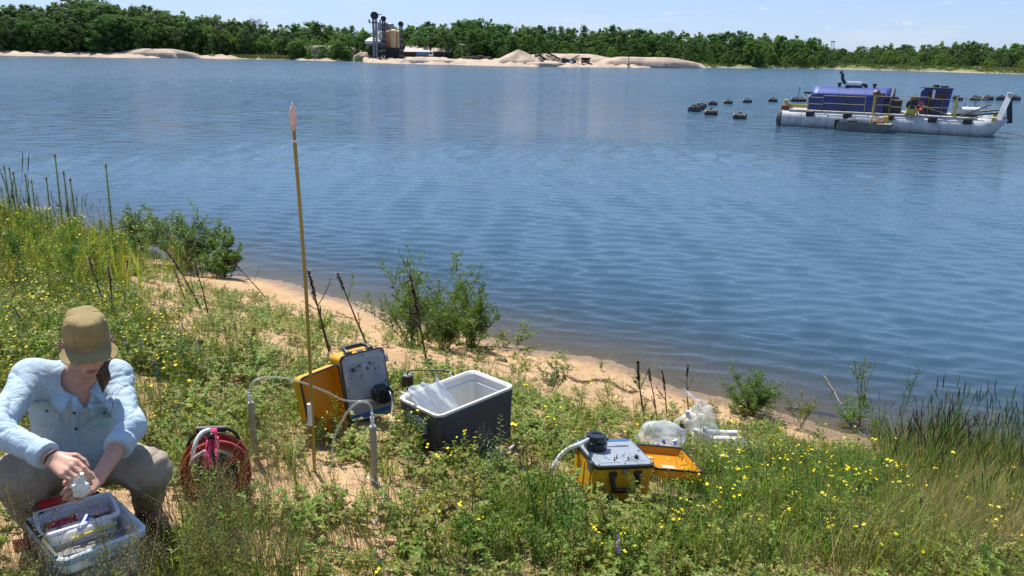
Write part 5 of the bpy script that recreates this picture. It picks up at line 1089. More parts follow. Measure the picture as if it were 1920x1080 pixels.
mb = MB(); mb.loft([rr(BL_ * .95, BW_ * .95, .03, 5, 0, 0, BINH - .03), rr(BL_ + .008, BW_ + .008, .035, 5, 0, 0, BINH - .028), rr(BL_ + .010, BW_ + .010, .035, 5, 0, 0, BINH - .004), rr(BL_, BW_, .033, 5, 0, 0, BINH), rr(BL_ * .94, BW_ * .94, .03, 5, 0, 0, BINH - .002), rr(BL_ * .93, BW_ * .93, .03, 5, 0, 0, BINH - .02)], False, False, BT); t.part('rim', mb, M('pale_blue_rim', (.62, .72, .80), .3, var=.05, trans=.15))
mb = MB(); mb.loft([rr(BL_ * .905, BW_ * .905, .03, 5, 0, 0, BINH - .085), rr(BL_ * .91, BW_ * .91, .03, 5, 0, 0, BINH - .072)], True, True, BT); solo('grey_shade_infill', mb, M('grey_shade_infill', (.24, .225, .225), .6, var=.1, nscale=7), 'flat grey tray added inside the storage bin, coloured like its shaded interior', 'infill', tuple(BT @ Vector((0, 0, BINH - .08))))  # flat sheet added in the bin, interior shade put into its grey
mb = MB(); mb.box(-BL_ * .5 - .004, -BL_ * .5 + .006, -BW_ * .42, BW_ * .42, BINH - .016, BINH + .006, BT); mb.box(-BL_ * .42, BL_ * .40, BW_ * .5 - .006, BW_ * .5 + .006, BINH - .016, BINH + .006, BT); t.part('lid_clip', mb, BLK)
TB = frame(-1.565, 2.545, .185, .66, .05, .0) 
TL, TW, TH = .255, .165, .078
t = Thing('supply_box', 'small clear plastic box of supplies lying on top of the storage bin', 'box', TB @ Vector((0, 0, 0)))
mb = MB(); mb.loft([rr(TL * .88, TW * .86, .02, 5, 0, 0, 0), rr(TL * .97, TW * .96, .025, 5, 0, 0, TH)], True, False, TB); t.part('shell', mb, M('clear_box', (.85, .86, .88), .12, var=.04, alpha=.38, spec=.8))
mb = MB(); mb.loft([rr(TL * .965, TW * .955, .025, 5, 0, 0, TH - .008), rr(TL + .008, TW + .008, .028, 5, 0, 0, TH - .006), rr(TL + .008, TW + .008, .028, 5, 0, 0, TH + .003), rr(TL - .016, TW - .016, .022, 5, 0, 0, TH + .003)], False, False, TB); t.part('rim', mb, M('box_rim', (.80, .80, .82), .2, alpha=.85))
def inbox(name, label, cat, x0, x1, y0, y1, z0, z1, mat, bev=.004):
    mb = MB(); mb.box(x0, x1, y0, y1, z0, z1, TB, bev); solo(name, mb, mat, label, cat, tuple(TB @ Vector(((x0 + x1) / 2, (y0 + y1) / 2, z0))))
RED2 = M('red_plastic', (.55, .018, .025), .35, var=.1)
inbox('red_pouch', 'flat red pouch lying at the back of the clear supply box', 'pouch', -.10, .07, .015, .065, .004, .035, M('crimson_pouch', (.50, .03, .06), .45, var=.15))
inbox('paper_pack', 'white paper packet in the front of the clear supply box', 'packet', -.105, .05, -.058, .005, .004, .045, M('paper_white', (.74, .74, .74), .7, var=.06))
inbox('paper_pack', 'second white packet at the right end of the clear supply box', 'packet', .055, .105, -.05, .0, .004, .038, M('paper_white', (.74, .74, .74), .7))
inbox('glove_pack', 'pale lilac packet behind the white packets in the supply box', 'packet', .0, .11, .012, .066, .036, .052, M('lilac_film', (.52, .40, .48), .3, alpha=.85))
mb = MB(); mb.cyl((-.005, -.066, .050), (.030, -.012, .062), .010, 12, T=TB); solo('blue_vial', mb, M('blue_cap', (.03, .12, .55), .35), 'small bright blue vial lying on the white packets', 'vial', tuple(TB @ Vector((.01, -.04, .05))))
mb = MB(); mb.cyl((-.075, -.052, .050), (-.06, -.028, .052), .012, 10, T=TB); solo('blue_bottle_top', mb, M('purple_blue', (.10, .12, .50), .4), 'small violet-blue bottle top at the left end of the supply box', 'bottle top', tuple(TB @ Vector((-.07, -.04, .05))))
mb = MB(); mb.cyl((-.035, -.0775, .03), (.115, -.0735, .036), .0042, 8, T=TB); solo('yellow_pencil', mb, M('pencil_yellow', (.75, .62, .05), .45), 'thin yellow pencil along the front of the supply box', 'pencil', tuple(TB @ Vector((.03, -.076, .035))))
mb = MB(); mb.box(-.105, .055, .102, .150, .07, .082, TB, .004); mb.box(-.10, .05, .100, .103, .05, .082, TB); solo('red_case_lid', mb, RED2, 'red plastic lid behind the clear supply box under her hands', 'lid', tuple(TB @ Vector((-.02, .12, .07))))
mb = MB(); mb.box(-.205, -.155, -.01, .03, -.008, .018, TB, .006); mb.cyl((-.2, .06, .0), (-.16, .03, .01), .008, 8, T=TB); solo('red_clip', mb, RED2, 'small red clip on the left rim of the storage bin', 'clip', tuple(TB @ Vector((-.17, .01, .0))))
FOOT += [(bb.x, bb.y, .21)]
# ---- bags and rolls by the right-hand case
def ground_T(px, py, yaw=0., dz=0.): g = G(px, py); return Matrix.Translation((g[0], g[1], g[2] + dz)) @ Matrix.Rotation(yaw, 4, 'Z')
SUP = M('supply_film', (.76, .84, .92), .12, var=.1, alpha=.32, trans=.3, spec=1.)
T1 = ground_T(1238, 838, .15, .03); b1 = bag('supply_bag', 'puffed clear bag with blue pieces inside behind the orange lid', 'bag', T1, (.205, .15, .13), 3, SUP, .22, None)
rngb = random.Random(8); mb = MB()
for k in range(6):
    a = Vector((rngb.uniform(-.13, .06), rngb.uniform(-.17, -.12), rngb.uniform(.02, .12))); mb.tube([a, a + Vector((rngb.uniform(-.02, .05), .0, rngb.uniform(-.05, .06)))], rngb.uniform(.012, .026), 7, T1)
solo('blue_gloves', mb, M('glove_blue', (.03, .13, .50), .45), 'crumpled blue gloves showing through the puffed clear bag', 'gloves', tuple(T1 @ Vector((-.05, -.11, .05))))
T2 = ground_T(1300, 838, -.1, .05); b2 = bag('sample_bag', 'tall crumpled clear bag of white bottles beside the puffed bag', 'bag', T2, (.19, .13, .20), 11, M('sample_film', (.82, .85, .85), .12, var=.1, alpha=.32, trans=.3, spec=1.), .26, None, peak=.5)
mb = MB()
rows = []
for i in range(9):
    f = i / 8; row = []
    for j in range(9):
        g = j / 8; p = Vector((-.16 + .30 * f * .9 + .06 * g, -.05 + .12 * g, .52 - .20 * f + .03 * math.sin(5 * g + 4 * f) - .02 * g)); p += Vector((0, 0, mnoise.noise(p * 12) * .06)); row.append(p)
    rows.append(row)
mb.loft(rows, T=T2, closed=False); o = b2.part('open_mouth', mb, M('sample_film', (.8, .8, .8), .2))
for k, (x, y, h, mt, lab) in enumerate(((-.14, -.13, .16, M('amber_bottle', (.05, .03, .035), .2), 'dark amber bottle'), (-.02, -.15, .15, WHITE, 'white sample bottle'), (.07, -.14, .14, WHITE, 'white sample bottle'), (-.08, -.04, .25, M('tan_bottle', (.68, .52, .40), .4), 'tan capped bottle'))):
    BTm = T2 @ Matrix.Translation((x, y, .06 + .03 * (k == 0))) @ Matrix.Rotation(.2 * math.sin(k * 2.), 4, 'X'); tb = Thing('sample_bottle', lab + [' at the left edge of the tall clear bag', ' in the middle of the tall clear bag', ' at the right of the tall clear bag', ' at the back of the tall clear bag'][k], 'bottle', BTm @ Vector((0, 0, 0)))
    mb = MB(); mb.lathe([(0, 0), (.034, 0), (.036, .006), (.036, h * .72), (.018, h * .86), (.018, h)], 14, BTm); tb.part('body', mb, mt); mb = MB(); mb.lathe([(0, h * .9), (.021, h * .9), (.021, h + .012), (0, h + .012)], 12, BTm); tb.part('cap', mb, BLK if k == 0 else M('bottle_cap', (.6, .62, .7), .4))
T3 = ground_T(1318, 846, -.12, .06)
mb = MB(); mb.lathe([(.020, 0), (.034, 0), (.034, .34), (.020, .34)], 14, T3 @ Matrix.Translation((-.12, -.02, .06)) @ Matrix.Rotation(R_(86), 4, 'Y')); solo('card_tube', mb, M('grey_card', (.52, .48, .44), .7, var=.1), 'pale grey cardboard tube lying beside the clear bags', 'tube', tuple(T3 @ Vector((0, 0, .05))))
mb = MB(); mb.lathe([(0, 0), (.026, 0), (.026, .40), (0, .40)], 12, T3 @ Matrix.Translation((-.10, .06, .10)) @ Matrix.Rotation(R_(88), 4, 'Y')); solo('white_tube', mb, WHITE, 'white tube lying on top of the grey cardboard tube', 'tube', tuple(T3 @ Vector((.1, .06, .1))))
def board(label, x0, x1, y0, y1, z, tilt, mat, seed):
    mb = MB(); rows = []
    for zz in (0, .006):
        pass
    g = 10; top = []
    for i in range(g):
        row = []
        for j in range(6):
            p = Vector((x0 + (x1 - x0) * i / (g - 1), y0 + (y1 - y0) * j / 5, z + tilt * i / g)); p.z += .012 * mnoise.noise(p * 13 + Vector((seed, 0, 0))); row.append(p)
        top.append(row)
    mb.loft(top, T=T3, closed=False); mb.loft([[p - Vector((0, 0, .006)) for p in r] for r in top][::-1], T=T3, closed=False); solo('white_sheet', mb, mat, label, 'sheet', tuple(T3 @ Vector(((x0 + x1) / 2, y0, z))))
board('white folded sheet on the ground in front of the cardboard tube', -.02, .36, -.24, -.10, .03, -.06, M('paper_white', (.7, .7, .7), .7), 1)
board('white padded mailer half hidden in the weeds right of the orange lid', -.08, .22, -.34, -.22, .02, -.03, M('paper_white', (.7, .7, .7), .7), 4)
T4 = ground_T(1378, 850, .3, .02); bag('crumpled_wrap', 'crumpled clear wrap at the right end of the white tubes', 'wrap', T4, (.13, .10, .09), 21, SUP, .45)
FOOT += [(T1.translation.x, T1.translation.y, .16), (T2.translation.x, T2.translation.y, .15), (T3.translation.x + .1, T3.translation.y - .1, .2), (T4.translation.x, T4.translation.y, .08)]
# ---- odds and ends on the sand
g = G(450, 580); mb = MB(); rng = random.Random(6); t = Thing('dark_stone', 'dark broken stone lying on the bare sand', 'stone', g)
for k, (dx, s) in enumerate(((-.05, .055), (.05, .07))):
    mb = MB(); mb.loft([[(g[0] + dx + s * f * math.cos(a) * (1 + .25 * math.sin(2 * a + k)), g[1] + s * f * math.sin(a), g[2] + z * s) for a in np.linspace(0, 6.283, 9, False)] for f, z in ((.8, -.2), (1, .2), (.8, .7), (.3, 1.0))], True, True); t.part('lump', mb, M('dark_stone', (.035, .033, .032), .8, var=.3, nscale=20))
g = G(940, 678); mb = MB(); mb.loft([[(g[0] + .10 * f * math.cos(a) * (1 + .2 * math.sin(3 * a)), g[1] + .06 * f * math.sin(a), g[2] + z) for a in np.linspace(0, 6.283, 10, False)] for f, z in ((1, -.01), (.9, .03), (.4, .045))], True, True); solo('driftwood_chip', mb, M('drift_brown', (.12, .08, .045), .9, var=.3), 'small brown chip of driftwood on the sand above the cooler', 'driftwood', g)
def branch(label, pxs, r, seed, twigs=5, nm='driftwood_branch'):
    rng = random.Random(seed); pts = [G(*p) + np.array([0, 0, r * .8 + p2]) for p, p2 in pxs]; sp = smooth_path(pts, 5); mb = MB(); n_ = len(sp)
    mb.tube([q + Vector((mnoise.noise(q * 6), mnoise.noise(q * 6 + Vector((9, 0, 0))), 0)) * r * 2 for q in sp], [r * (1 - .7 * i / n_) for i in range(n_)], 6)
    for k in range(twigs):
        q = sp[rng.randrange(2, n_ - 1)]; d = Vector((rng.uniform(-1, 1), rng.uniform(-1, 1), rng.uniform(.1, .7))).normalized() * rng.uniform(.06, .2); mb.tube([q, q + d * .6 + Vector((0, 0, .01)), q + d], [r * .45, r * .3, r * .15], 4)
    solo(nm, mb, M('drift_grey', (.19, .15, .115), .9, var=.3, nscale=12), label, 'branch', pts[0])
branch('grey bare branch lying across the sand at the right water edge', [((1470, 768), 0), ((1520, 774), .02), ((1570, 782), .0), ((1605, 800), .1)], .022, 1)
branch('dark knobbly branch with upright twigs leaning beside the grey branch', [((1540, 745), .35), ((1566, 765), .18), ((1590, 795), .05), ((1625, 825), .0)], .016, 2, 8)
branch('thin dry stick on the litter above the flat pump case', [((975, 800), .02), ((1010, 812), .03), ((1050, 797), .05), ((1085, 806), .02)], .006, 3, 4)
branch('short dry stick at the edge of the sand left of the dead stalks', [((1085, 800), .02), ((1105, 806), .03), ((1160, 800), .02)], .006, 9, 2)
def wrack():
    rng = random.Random(12); mb = MB()
    for i in range(420):
        f = rng.random(); px = 1062 + 130 * f; py = 706 + 26 * f + 6 * math.sin(f * 9) + rng.gauss(0, 1.6); g = G(px, py); a = rng.gauss(-.5, .6); l = rng.uniform(.01, .05)
        mb.tube([(g[0], g[1], g[2] + .004), (g[0] + math.cos(a) * l, g[1] + math.sin(a) * l, g[2] + rng.uniform(.006, .02))], .004, 3)
    tag(link('wrack_line', mb.mesh('wrack_line', M('wrack', (.075, .05, .03), .95, var=.3))), 'dark line of twigs and litter washed up along the sand', None, None, 'stuff')
wrack()
def debris():        # pebbles, bark bits and stems lying about on the bare sand
    rng = random.Random(15); mb = MB(); n = 0
    while n < 900:
        px, py = rng.uniform(220, 1720), rng.uniform(510, 860); g = at_z(px, py, .4 + .0 * px); x, y = g[0] * rng.uniform(.8, 1.05), g[1] * rng.uniform(.75, 1.02)
        if not bool(inpoly(np.array([x]), np.array([y]), SAND_THIN)[0] | inpoly(np.array([x]), np.array([y]), SAND_BEACH)[0]): n += .2; continue
        z = gz(x, y); n += 1; s = rng.uniform(.006, .022)
        if z < .04: continue
        if n % 3 < 1: a = rng.random() * 6.28; l = rng.uniform(.03, .12); mb.tube([(x, y, z + .004), (x + l * math.cos(a), y + l * math.sin(a), gz(x + l * math.cos(a), y + l * math.sin(a)) + .008)], .0035, 3)
        else: mb.lathe([(0, -s * .4), (s, 0), (s * .8, s * .45), (0, s * .6)], 6, Matrix.Translation((x, y, z)) @ Matrix.Rotation(rng.random() * 6, 4, 'Z') @ Matrix.Diagonal((1, rng.uniform(.5, 1), 1, 1)))
    tag(link('sand_litter', mb.mesh('sand_litter', M('litter_bits', (.13, .095, .06), .95, var=.5, nscale=3.))), 'small twigs and pebbles scattered on the bare sand', None, None, 'stuff')
debris()
# ================================================================== PERSON (squatting, smooth distance-field surfaces)
def nrm(v): v = np.asarray(v, float); return v / np.linalg.norm(v)
class SDF:
    def __init__(s): s.p = []            # (fn, k)
    def cap(s, a, b, r0, r1, k=.02):
        a, b = np.array(a, float), np.array(b, float); ab = b - a; L2 = ab @ ab
        def f(P):
            t = np.clip(((P - a) @ ab) / L2, 0, 1); return np.linalg.norm(P - a - t[:, None] * ab, axis=1) - (r0 + (r1 - r0) * t)
        s.p.append((f, k)); return s
    def ell(s, c, ax, r, k=.02):
        c = np.array(c, float); A = np.array([nrm(q) for q in ax]); r = np.array(r, float)
        def f(P):
            q = (P - c) @ A.T; k0 = np.linalg.norm(q / r, axis=1); k1 = np.linalg.norm(q / r ** 2, axis=1) + 1e-9; return k0 * (k0 - 1) / k1
        s.p.append((f, k)); return s
    def fn(s, f, k=.02): s.p.append((f, k)); return s
    def __call__(s, P):
        d = None
        for f, k in s.p:
            e = f(P)
            if d is None: d = e
            elif k <= 0: d = np.minimum(d, e)
            else:
                h = np.maximum(k - np.abs(d - e), 0) / k; d = np.minimum(d, e) - h * h * k * .25
        return d
def sdf_mesh(f, lo, hi, h):
    lo = np.array(lo, float); n = np.ceil((np.array(hi) - lo) / h).astype(int) + 1; B = 8; nb = (n + B - 1) // B; n = nb * B
    Fd = np.ones(n, np.float32)
    bi = np.argwhere(np.ones(nb, bool)); cen = lo + (bi * B + (B - 1) / 2) * h; dc = f(cen)
    Fb = Fd.reshape(nb[0], B, nb[1], B, nb[2], B)
    ins = dc < 0; act = np.abs(dc) < h * B * 1.25
    for (i, j, k) in bi[ins & ~act]: Fb[i, :, j, :, k, :] = -1
    g = np.stack(np.meshgrid(*[np.arange(B)] * 3, indexing='ij'), -1).reshape(-1, 3)
    ab = bi[act]
    for st in range(0, len(ab), 400):
        sub = ab[st:st + 400]; P = lo + h * (sub[:, None, :] * B + g[None]); v = f(P.reshape(-1, 3)).reshape(-1, B, B, B)
        Fb[sub[:, 0], :, sub[:, 1], :, sub[:, 2], :] = v
    I = Fd < 0; nx, ny, nz = Fd.shape
    S = lambda i, j, k: (slice(i, nx - 1 + i), slice(j, ny - 1 + j), slice(k, nz - 1 + k))
    cs = [(i, j, k) for i in (0, 1) for j in (0, 1) for k in (0, 1)]
    cnt = sum(I[S(*c)].astype(np.int8) for c in cs); act = (cnt > 0) & (cnt < 8); idx = np.argwhere(act); vid = -np.ones(act.shape, np.int64); vid[act] = np.arange(len(idx))
    V = {c: Fd[idx[:, 0] + c[0], idx[:, 1] + c[1], idx[:, 2] + c[2]] for c in cs}; pos = np.zeros((len(idx), 3)); m_ = np.zeros(len(idx))
    for c in cs:
        for ax in range(3):
            if c[ax] == 0:
                c2 = list(c); c2[ax] = 1; c2 = tuple(c2); a, b = V[c], V[c2]; m = (a < 0) != (b < 0); t = np.where(m, a / np.where(m, a - b, 1), 0)
                p = np.array(c, float)[None] + np.eye(3)[ax][None] * t[:, None]; pos[m] += p[m]; m_[m] += 1
    verts = lo + h * (idx + pos / m_[:, None]); faces = []
    for ax in range(3):
        u, v = (ax + 1) % 3, (ax + 2) % 3
        s0 = [slice(1, -1)] * 3; s1 = [slice(1, -1)] * 3; s0[ax] = slice(0, -1); s1[ax] = slice(1, None)
        A, Bb = I[tuple(s0)], I[tuple(s1)]; e = np.argwhere(A != Bb); fl = A[A != Bb]; o = np.ones(3, int); o[ax] = 0; e = e + o
        def cell(du, dv):
            q = e.copy(); q[:, u] -= du; q[:, v] -= dv; return vid[q[:, 0], q[:, 1], q[:, 2]]
        qd = np.stack([cell(1, 1), cell(0, 1), cell(0, 0), cell(1, 0)], 1); qd[~fl] = qd[~fl][:, ::-1]; faces.append(qd)
    return verts, np.concatenate(faces)
DOFF = .17
def H_(px, py, D): return hd(px, py, D + DOFF)
fa = nrm([.58, -.81, 0]); ra = nrm([.81, .58, 0]); ua = np.array([0, 0, 1.])      # facing, her left (picture right), up
HEADC = H_(163, 642, 3.04); NECK = H_(147, 724, 3.11); RS = H_(60, 708, 3.13); LS = H_(214, 708, 3.17); MID = (RS + LS) / 2
PBASE = MID - fa * .16; PBASE[2] = gz(PBASE[0], PBASE[1]); HIP = PBASE + ua * .26
RH = HIP - ra * .10 + fa * .02; LH = HIP + ra * .10 + fa * .02
RE = onray(-12, 806, RS, .30); LE = onray(246, 800, LS, .29); RW = onray(95, 858, RE, .26); LW = onray(186, 893, LE, .25)
RK = onray(24, 893, RH, .44); LK = onray(281, 880, LH, .44)
RN = onray(130, 878, RW, .088); LN = onray(160, 909, LW, .082)
def foot(K, sgn): 
    p = HIP + ra * sgn * .20 + fa * .17; p[2] = gz(p[0], p[1]) + .09; return p
RA, LA = foot(RK, -1), foot(LK, 1)
# head frame: pitched forward
hp_ = R_(15); HY = nrm(fa * math.cos(hp_) - ua * math.sin(hp_)); HX = ra; HZ = np.cross(HX, HY); HZ = HZ if HZ[2] > 0 else -HZ
yaw_h = R_(4); HX, HY = nrm(HX * math.cos(yaw_h) + HY * math.sin(yaw_h)), nrm(HY * math.cos(yaw_h) - HX * math.sin(yaw_h))
def hp(x, y, z): return HEADC + HX * x + HY * y + HZ * z
def hand(sd, W, Nk, back, thumb_dir, curl, grip):
    d = nrm(Nk - W); b = nrm(back - d * (back @ d)); s = nrm(np.cross(b, d)); s = s if s @ thumb_dir > 0 else -s
    q = SDF(); mid = W + (Nk - W) * .55
    for o in (-.028, -.010, .010, .028): q.cap(W + s * o * .6 + d * .012, Nk + s * o * 1.05 - b * .001, .0125, .0108, .012)
    lens = {.030: (.036, .024, .020), .010: (.041, .027, .021), -.011: (.038, .025, .020), -.030: (.030, .019, .017)}
    for i, (o, ls) in enumerate(lens.items()):
        p = Nk + s * o; ang = curl[i]; dd = d.copy(); r = .0092 if i < 3 else .0080; tot = 0
        for j, l in enumerate(ls):
            tot += ang * (.7 if j == 0 else 1.0 if j == 1 else .7); dd = nrm(d * math.cos(tot) - b * math.sin(tot) + s * (-o * grip)); p2 = p + dd * l
            q.cap(p, p2, r, r * .9, .004); p = p2; r *= .9
    t0 = W + s * .026 + d * .022 - b * .008; t1 = t0 + nrm(s * .62 + d * .75 - b * .25) * .040; t2 = t1 + nrm(s * .1 + d * .9 - b * .45) * .030; t3 = t2 + nrm(-s * .25 + d * .85 - b * .5) * .024
    q.cap(t0, t1, .0135, .0105, .012); q.cap(t1, t2, .0105, .0095, .004); q.cap(t2, t3, .0095, .0078, .004)
    return q
toeye = nrm(EYE - RN)
handR = hand(-1, RW, RN, nrm(toeye * .8 + ua * .5), ua + ra * .4, (.35, .45, .55, .65), 3.)
handL = hand(1, LW, LN, nrm(toeye * .7 + ua * .3 + ra * .3), ua, (.75, .8, .85, .9), 2.)
body = SDF()
body.ell(hp(0, -.012, .028), (HX, HY, HZ), (.073, .093, .088), .02)
body.ell(hp(0, .022, -.040), (HX, HY, HZ), (.058, .066, .075), .03)
body.ell(hp(0, .062, -.088), (HX, HY, HZ), (.026, .022, .022), .03)
body.cap(hp(0, .082, -.002), hp(0, .103, -.033), .009, .0125, .012); body.ell(hp(0, .086, -.066), (HX, HY, HZ), (.023, .010, .011), .012)
for sx in (-1, 1): body.ell(hp(sx * .077, -.004, -.012), (HX, HY, HZ), (.010, .020, .031), .008); body.ell(hp(sx * .036, .058, -.030), (HX, HY, HZ), (.022, .020, .02), .02)
body.cap(hp(0, -.03, -.055), NECK - fa * .015 - ua * .03, .050, .056, .03)
TU = nrm(MID - HIP)
body.cap(RS * .85 + MID * .15, LS * .85 + MID * .15, .048, .048, .05); body.ell(MID - TU * .14, (ra, np.cross(TU, ra), TU), (.135, .085, .16), .05); body.ell(HIP + TU * .06, (ra, np.cross(TU, ra), TU), (.14, .10, .14), .06)
for S_, E_, W_ in ((RS, RE, RW), (LS, LE, LW)): body.cap(S_, E_, .044, .036, .03); body.cap(E_, W_, .037, .0255, .02)
for Hh, K_, A_, sg in ((RH, RK, RA, -1), (LH, LK, LA, 1)): body.cap(Hh, K_, .075, .052, .04); body.cap(K_, A_, .052, .034, .03); body.cap(A_, A_ + fa * .13 - ua * .05 + ra * sg * .05, .034, .026, .02)
body.fn(handR, .012); body.fn(handL, .012)
def skin_mat():
    m = M('skin', (.50, .275, .195), .48, var=.10, nscale=35., bump=.12, bscale=220., spec=.4); return m
lo = np.min([RE, RK, RA, LA, LK, HIP, RN, LN], 0) - .16; hi = np.max([HEADC, LK, LE, RE, HIP, RS, LS, LA], 0) + .16
vB, fB = sdf_mesh(body, lo, hi, .0048)
person = Thing('person', 'person in a light blue shirt and olive cap squatting over a plastic bin', 'person', PBASE)
def sdf_part(name, vf, mat, parent=None, label=None):
    me = npmesh(name, vf[0] - PBASE, vf[1], mat, True); o = link(name, me, parent or person.o)
    if label: o['label'] = label
    return o
sdf_part('body', (vB, fB), skin_mat())
# ---- shirt
BK = np.cross(ra, TU); BK = BK if BK @ fa < 0 else -BK           # backwards normal of the torso
shirt = SDF(); YK = MID + ua * .0
shirt.cap(RS, LS, .060, .060, .04); shirt.cap(NECK - ua * .045 - fa * .01, RS, .056, .056, .05); shirt.cap(NECK - ua * .045 - fa * .01, LS, .056, .056, .05)
shirt.ell(MID - TU * .13, (ra, BK, TU), (.165, .112, .185), .05); shirt.ell(HIP + TU * .17 + fa * .01, (ra, BK, TU), (.168, .122, .15), .08); shirt.cap(HIP + TU * .10 - ra * .06 + fa * .03, HIP + TU * .10 + ra * .06 + fa * .03, .12, .12, .06)
RC = RE + (RW - RE) * .90; LC = LE + (LW - LE) * .42
shirt.cap(RS, RE, .056, .049, .04); shirt.cap(RE, RC, .049, .038, .03); shirt.cap(LS, LE, .056, .048, .04); shirt.cap(LE, LC, .049, .044, .03)
def ridge(x): return (1 - np.abs(np.sin(x))) ** 3.5
def folds(P):
    out = np.zeros(len(P))
    for (a, b, fr, ph, am, tw) in ((RS, RE, 31, 0, .009, 34), (RE, RC, 40, 1, .009, 38), (LS, LE, 33, 2, .009, -34), (LE, LC, 40, .5, .008, -38)):
        d = nrm(b - a); t = (P - a) @ d; r = P - a - t[:, None] * d; w_ = np.exp(-(np.linalg.norm(r, axis=1) / .085) ** 4) * np.clip((t + .02) / .06, 0, 1) * np.clip((np.linalg.norm(b - a) + .05 - t) / .04, 0, 1)
        o1 = nrm(np.cross(d, [.3, .5, .8])); o2 = np.cross(d, o1); x1, x2 = r @ o1, r @ o2
        out += am * w_ * (ridge(t * fr + ph + x1 * tw + .9 * np.sin(x2 * 34 + t * 23)) - .22) + .5 * am * w_ * (ridge(t * fr * 1.7 - x2 * tw * 1.6 + ph * 3 + 1.1 * np.sin(x1 * 41 + t * 17)) - .22)
    q = P - MID; x, z = q @ ra, q @ TU
    lowb = np.exp(-((z + .33) / .12) ** 2); chest = np.exp(-((z + .14) / .13) ** 2)
    out += .007 * lowb * (ridge(x * 46 + z * 24 + .8 * np.sin(z * 19 + 1)) - .22) + .003 * chest * (ridge(np.abs(x) * 40 - z * 36 + .6 * np.sin(z * 23)) - .22)
    for S_, sg in ((RS, 1), (LS, -1)):          # creases running out of the armpits
        v = P - (S_ - ua * .08 + ra * sg * .03); dd = np.linalg.norm(v, axis=1); ang = np.arctan2(v @ TU, v @ ra * sg); out += .008 * np.exp(-(dd / .12) ** 2) * (ridge(ang * 4.5 + dd * 12) - .22)
    return out
CUFF = [(RW, nrm(RW - RE), RC, .043), (LW, nrm(LW - LE), LC, .048)]
def shirt_f(P):
    d = shirt(P) + folds(P)
    for W_, dn, C_, r in CUFF:      # cuff bands
        t = (P - C_) @ dn; rad = np.linalg.norm(P - C_ - t[:, None] * dn, axis=1); c = np.maximum(np.abs(t + .012) - .024, np.abs(rad - (r - .006)) - .010); d = np.minimum(d, c); 
        d = np.maximum(d, np.where((rad < .12), t - .0125, -1)) if True else d
    hem = -((P - (HIP + TU * .015 + fa * .05)) @ nrm(TU * .9 - fa * .2)); d = np.maximum(d, np.where(np.abs((P - HIP) @ ra) < .26, hem, -1))
    nk = np.linalg.norm(P - (NECK + ua * .035 + fa * .03), axis=1) - .060; d = np.maximum(d, -nk)
    v = P - (NECK + fa * .02); zz = v @ TU; xx = np.abs(v @ ra - .01); ff = v @ fa; d = np.maximum(d, np.where((ff > .0), -np.maximum(xx - (.030 + zz * .42), -(zz + .062)), -1))   # open V
    return d
def crumple(m, scale, dist, strength):       # sharp little cloth wrinkles
    t = m.node_tree; n = t.nodes.new; tcn = n('ShaderNodeTexCoord'); z = n('ShaderNodeTexNoise'); z.inputs['Scale'].default_value = scale; z.inputs['Detail'].default_value = 2.5; z.inputs['Roughness'].default_value = .5; z.inputs['Distortion'].default_value = .6
    mpn = n('ShaderNodeMapping'); mpn.inputs['Scale'].default_value = (1, 1, .55); t.links.new(tcn.outputs['Object'], mpn.inputs[0]); t.links.new(mpn.outputs[0], z.inputs['Vector'])
    s1 = n('ShaderNodeMath'); s1.operation = 'SUBTRACT'; s1.inputs[1].default_value = .5; a = n('ShaderNodeMath'); a.operation = 'ABSOLUTE'; pw = n('ShaderNodeMath'); pw.operation = 'POWER'; pw.inputs[1].default_value = .6
    t.links.new(z.outputs[0], s1.inputs[0]); t.links.new(s1.outputs[0], a.inputs[0]); t.links.new(a.outputs[0], pw.inputs[0])
    bp = n('ShaderNodeBump'); bp.inputs['Distance'].default_value = dist; bp.inputs['Strength'].default_value = strength; t.links.new(pw.outputs[0], bp.inputs['Height'])
    b = t.nodes['Principled BSDF']
    if b.inputs['Normal'].links: t.links.new(b.inputs['Normal'].links[0].from_socket, bp.inputs['Normal'])
    t.links.new(bp.outputs[0], b.inputs['Normal']); return m
def linen(): return crumple(M('light_blue_linen', (.45, .57, .65), .9, var=.06, nscale=14., bump=.15, bscale=500., trans=.12, spec=.15), 13., .016, .65)
SHM = linen(); vS, fS = sdf_mesh(shirt_f, lo, hi, .0062)
shirt_o = sdf_part('shirt', (vS, fS), SHM)
bvh = BVHTree.FromPolygons([Vector(v) for v in vS], [tuple(f) for f in fS])
def onshirt(px, py, off=.004):
    d = Vector(ray(px, py)); h = bvh.ray_cast(Vector(EYE), d)
    if h[0] is None: return None
    n = h[1] if h[1].dot(d) < 0 else -h[1]; return h[0] + n * off
def patch(name, quad, nu, nv, mat, parent, off=.004, label=None):      # quad of pixels: tl, tr, br, bl
    rows = []
    for i in range(nv + 1):
        row = []
        for j in range(nu + 1):
            f, g = j / nu, i / nv; a = np.array(quad[0]) * (1 - f) + np.array(quad[1]) * f; b = np.array(quad[3]) * (1 - f) + np.array(quad[2]) * f; q = a * (1 - g) + b * g
            edge = 0 < i < nv and 0 < j < nu; p = onshirt(*q, off if edge else off * .35)
            if p is None: p = row[-1] if row else (rows[-1][j] if rows else Vector(MID))
            row.append(p)
        rows.append(row)
    mb = MB(); mb.loft(rows, closed=False); return person.part(name, mb, mat, parent, True, label)
SH2 = crumple(M('light_blue_linen_pocket', (.37, .53, .63), .9, var=.07, nscale=14., bump=.15, bscale=500., spec=.15), 16., .010, .45)
patch('placket', [(133, 722), (146, 722), (148, 845), (134, 845)], 4, 26, SH2, shirt_o, .005)
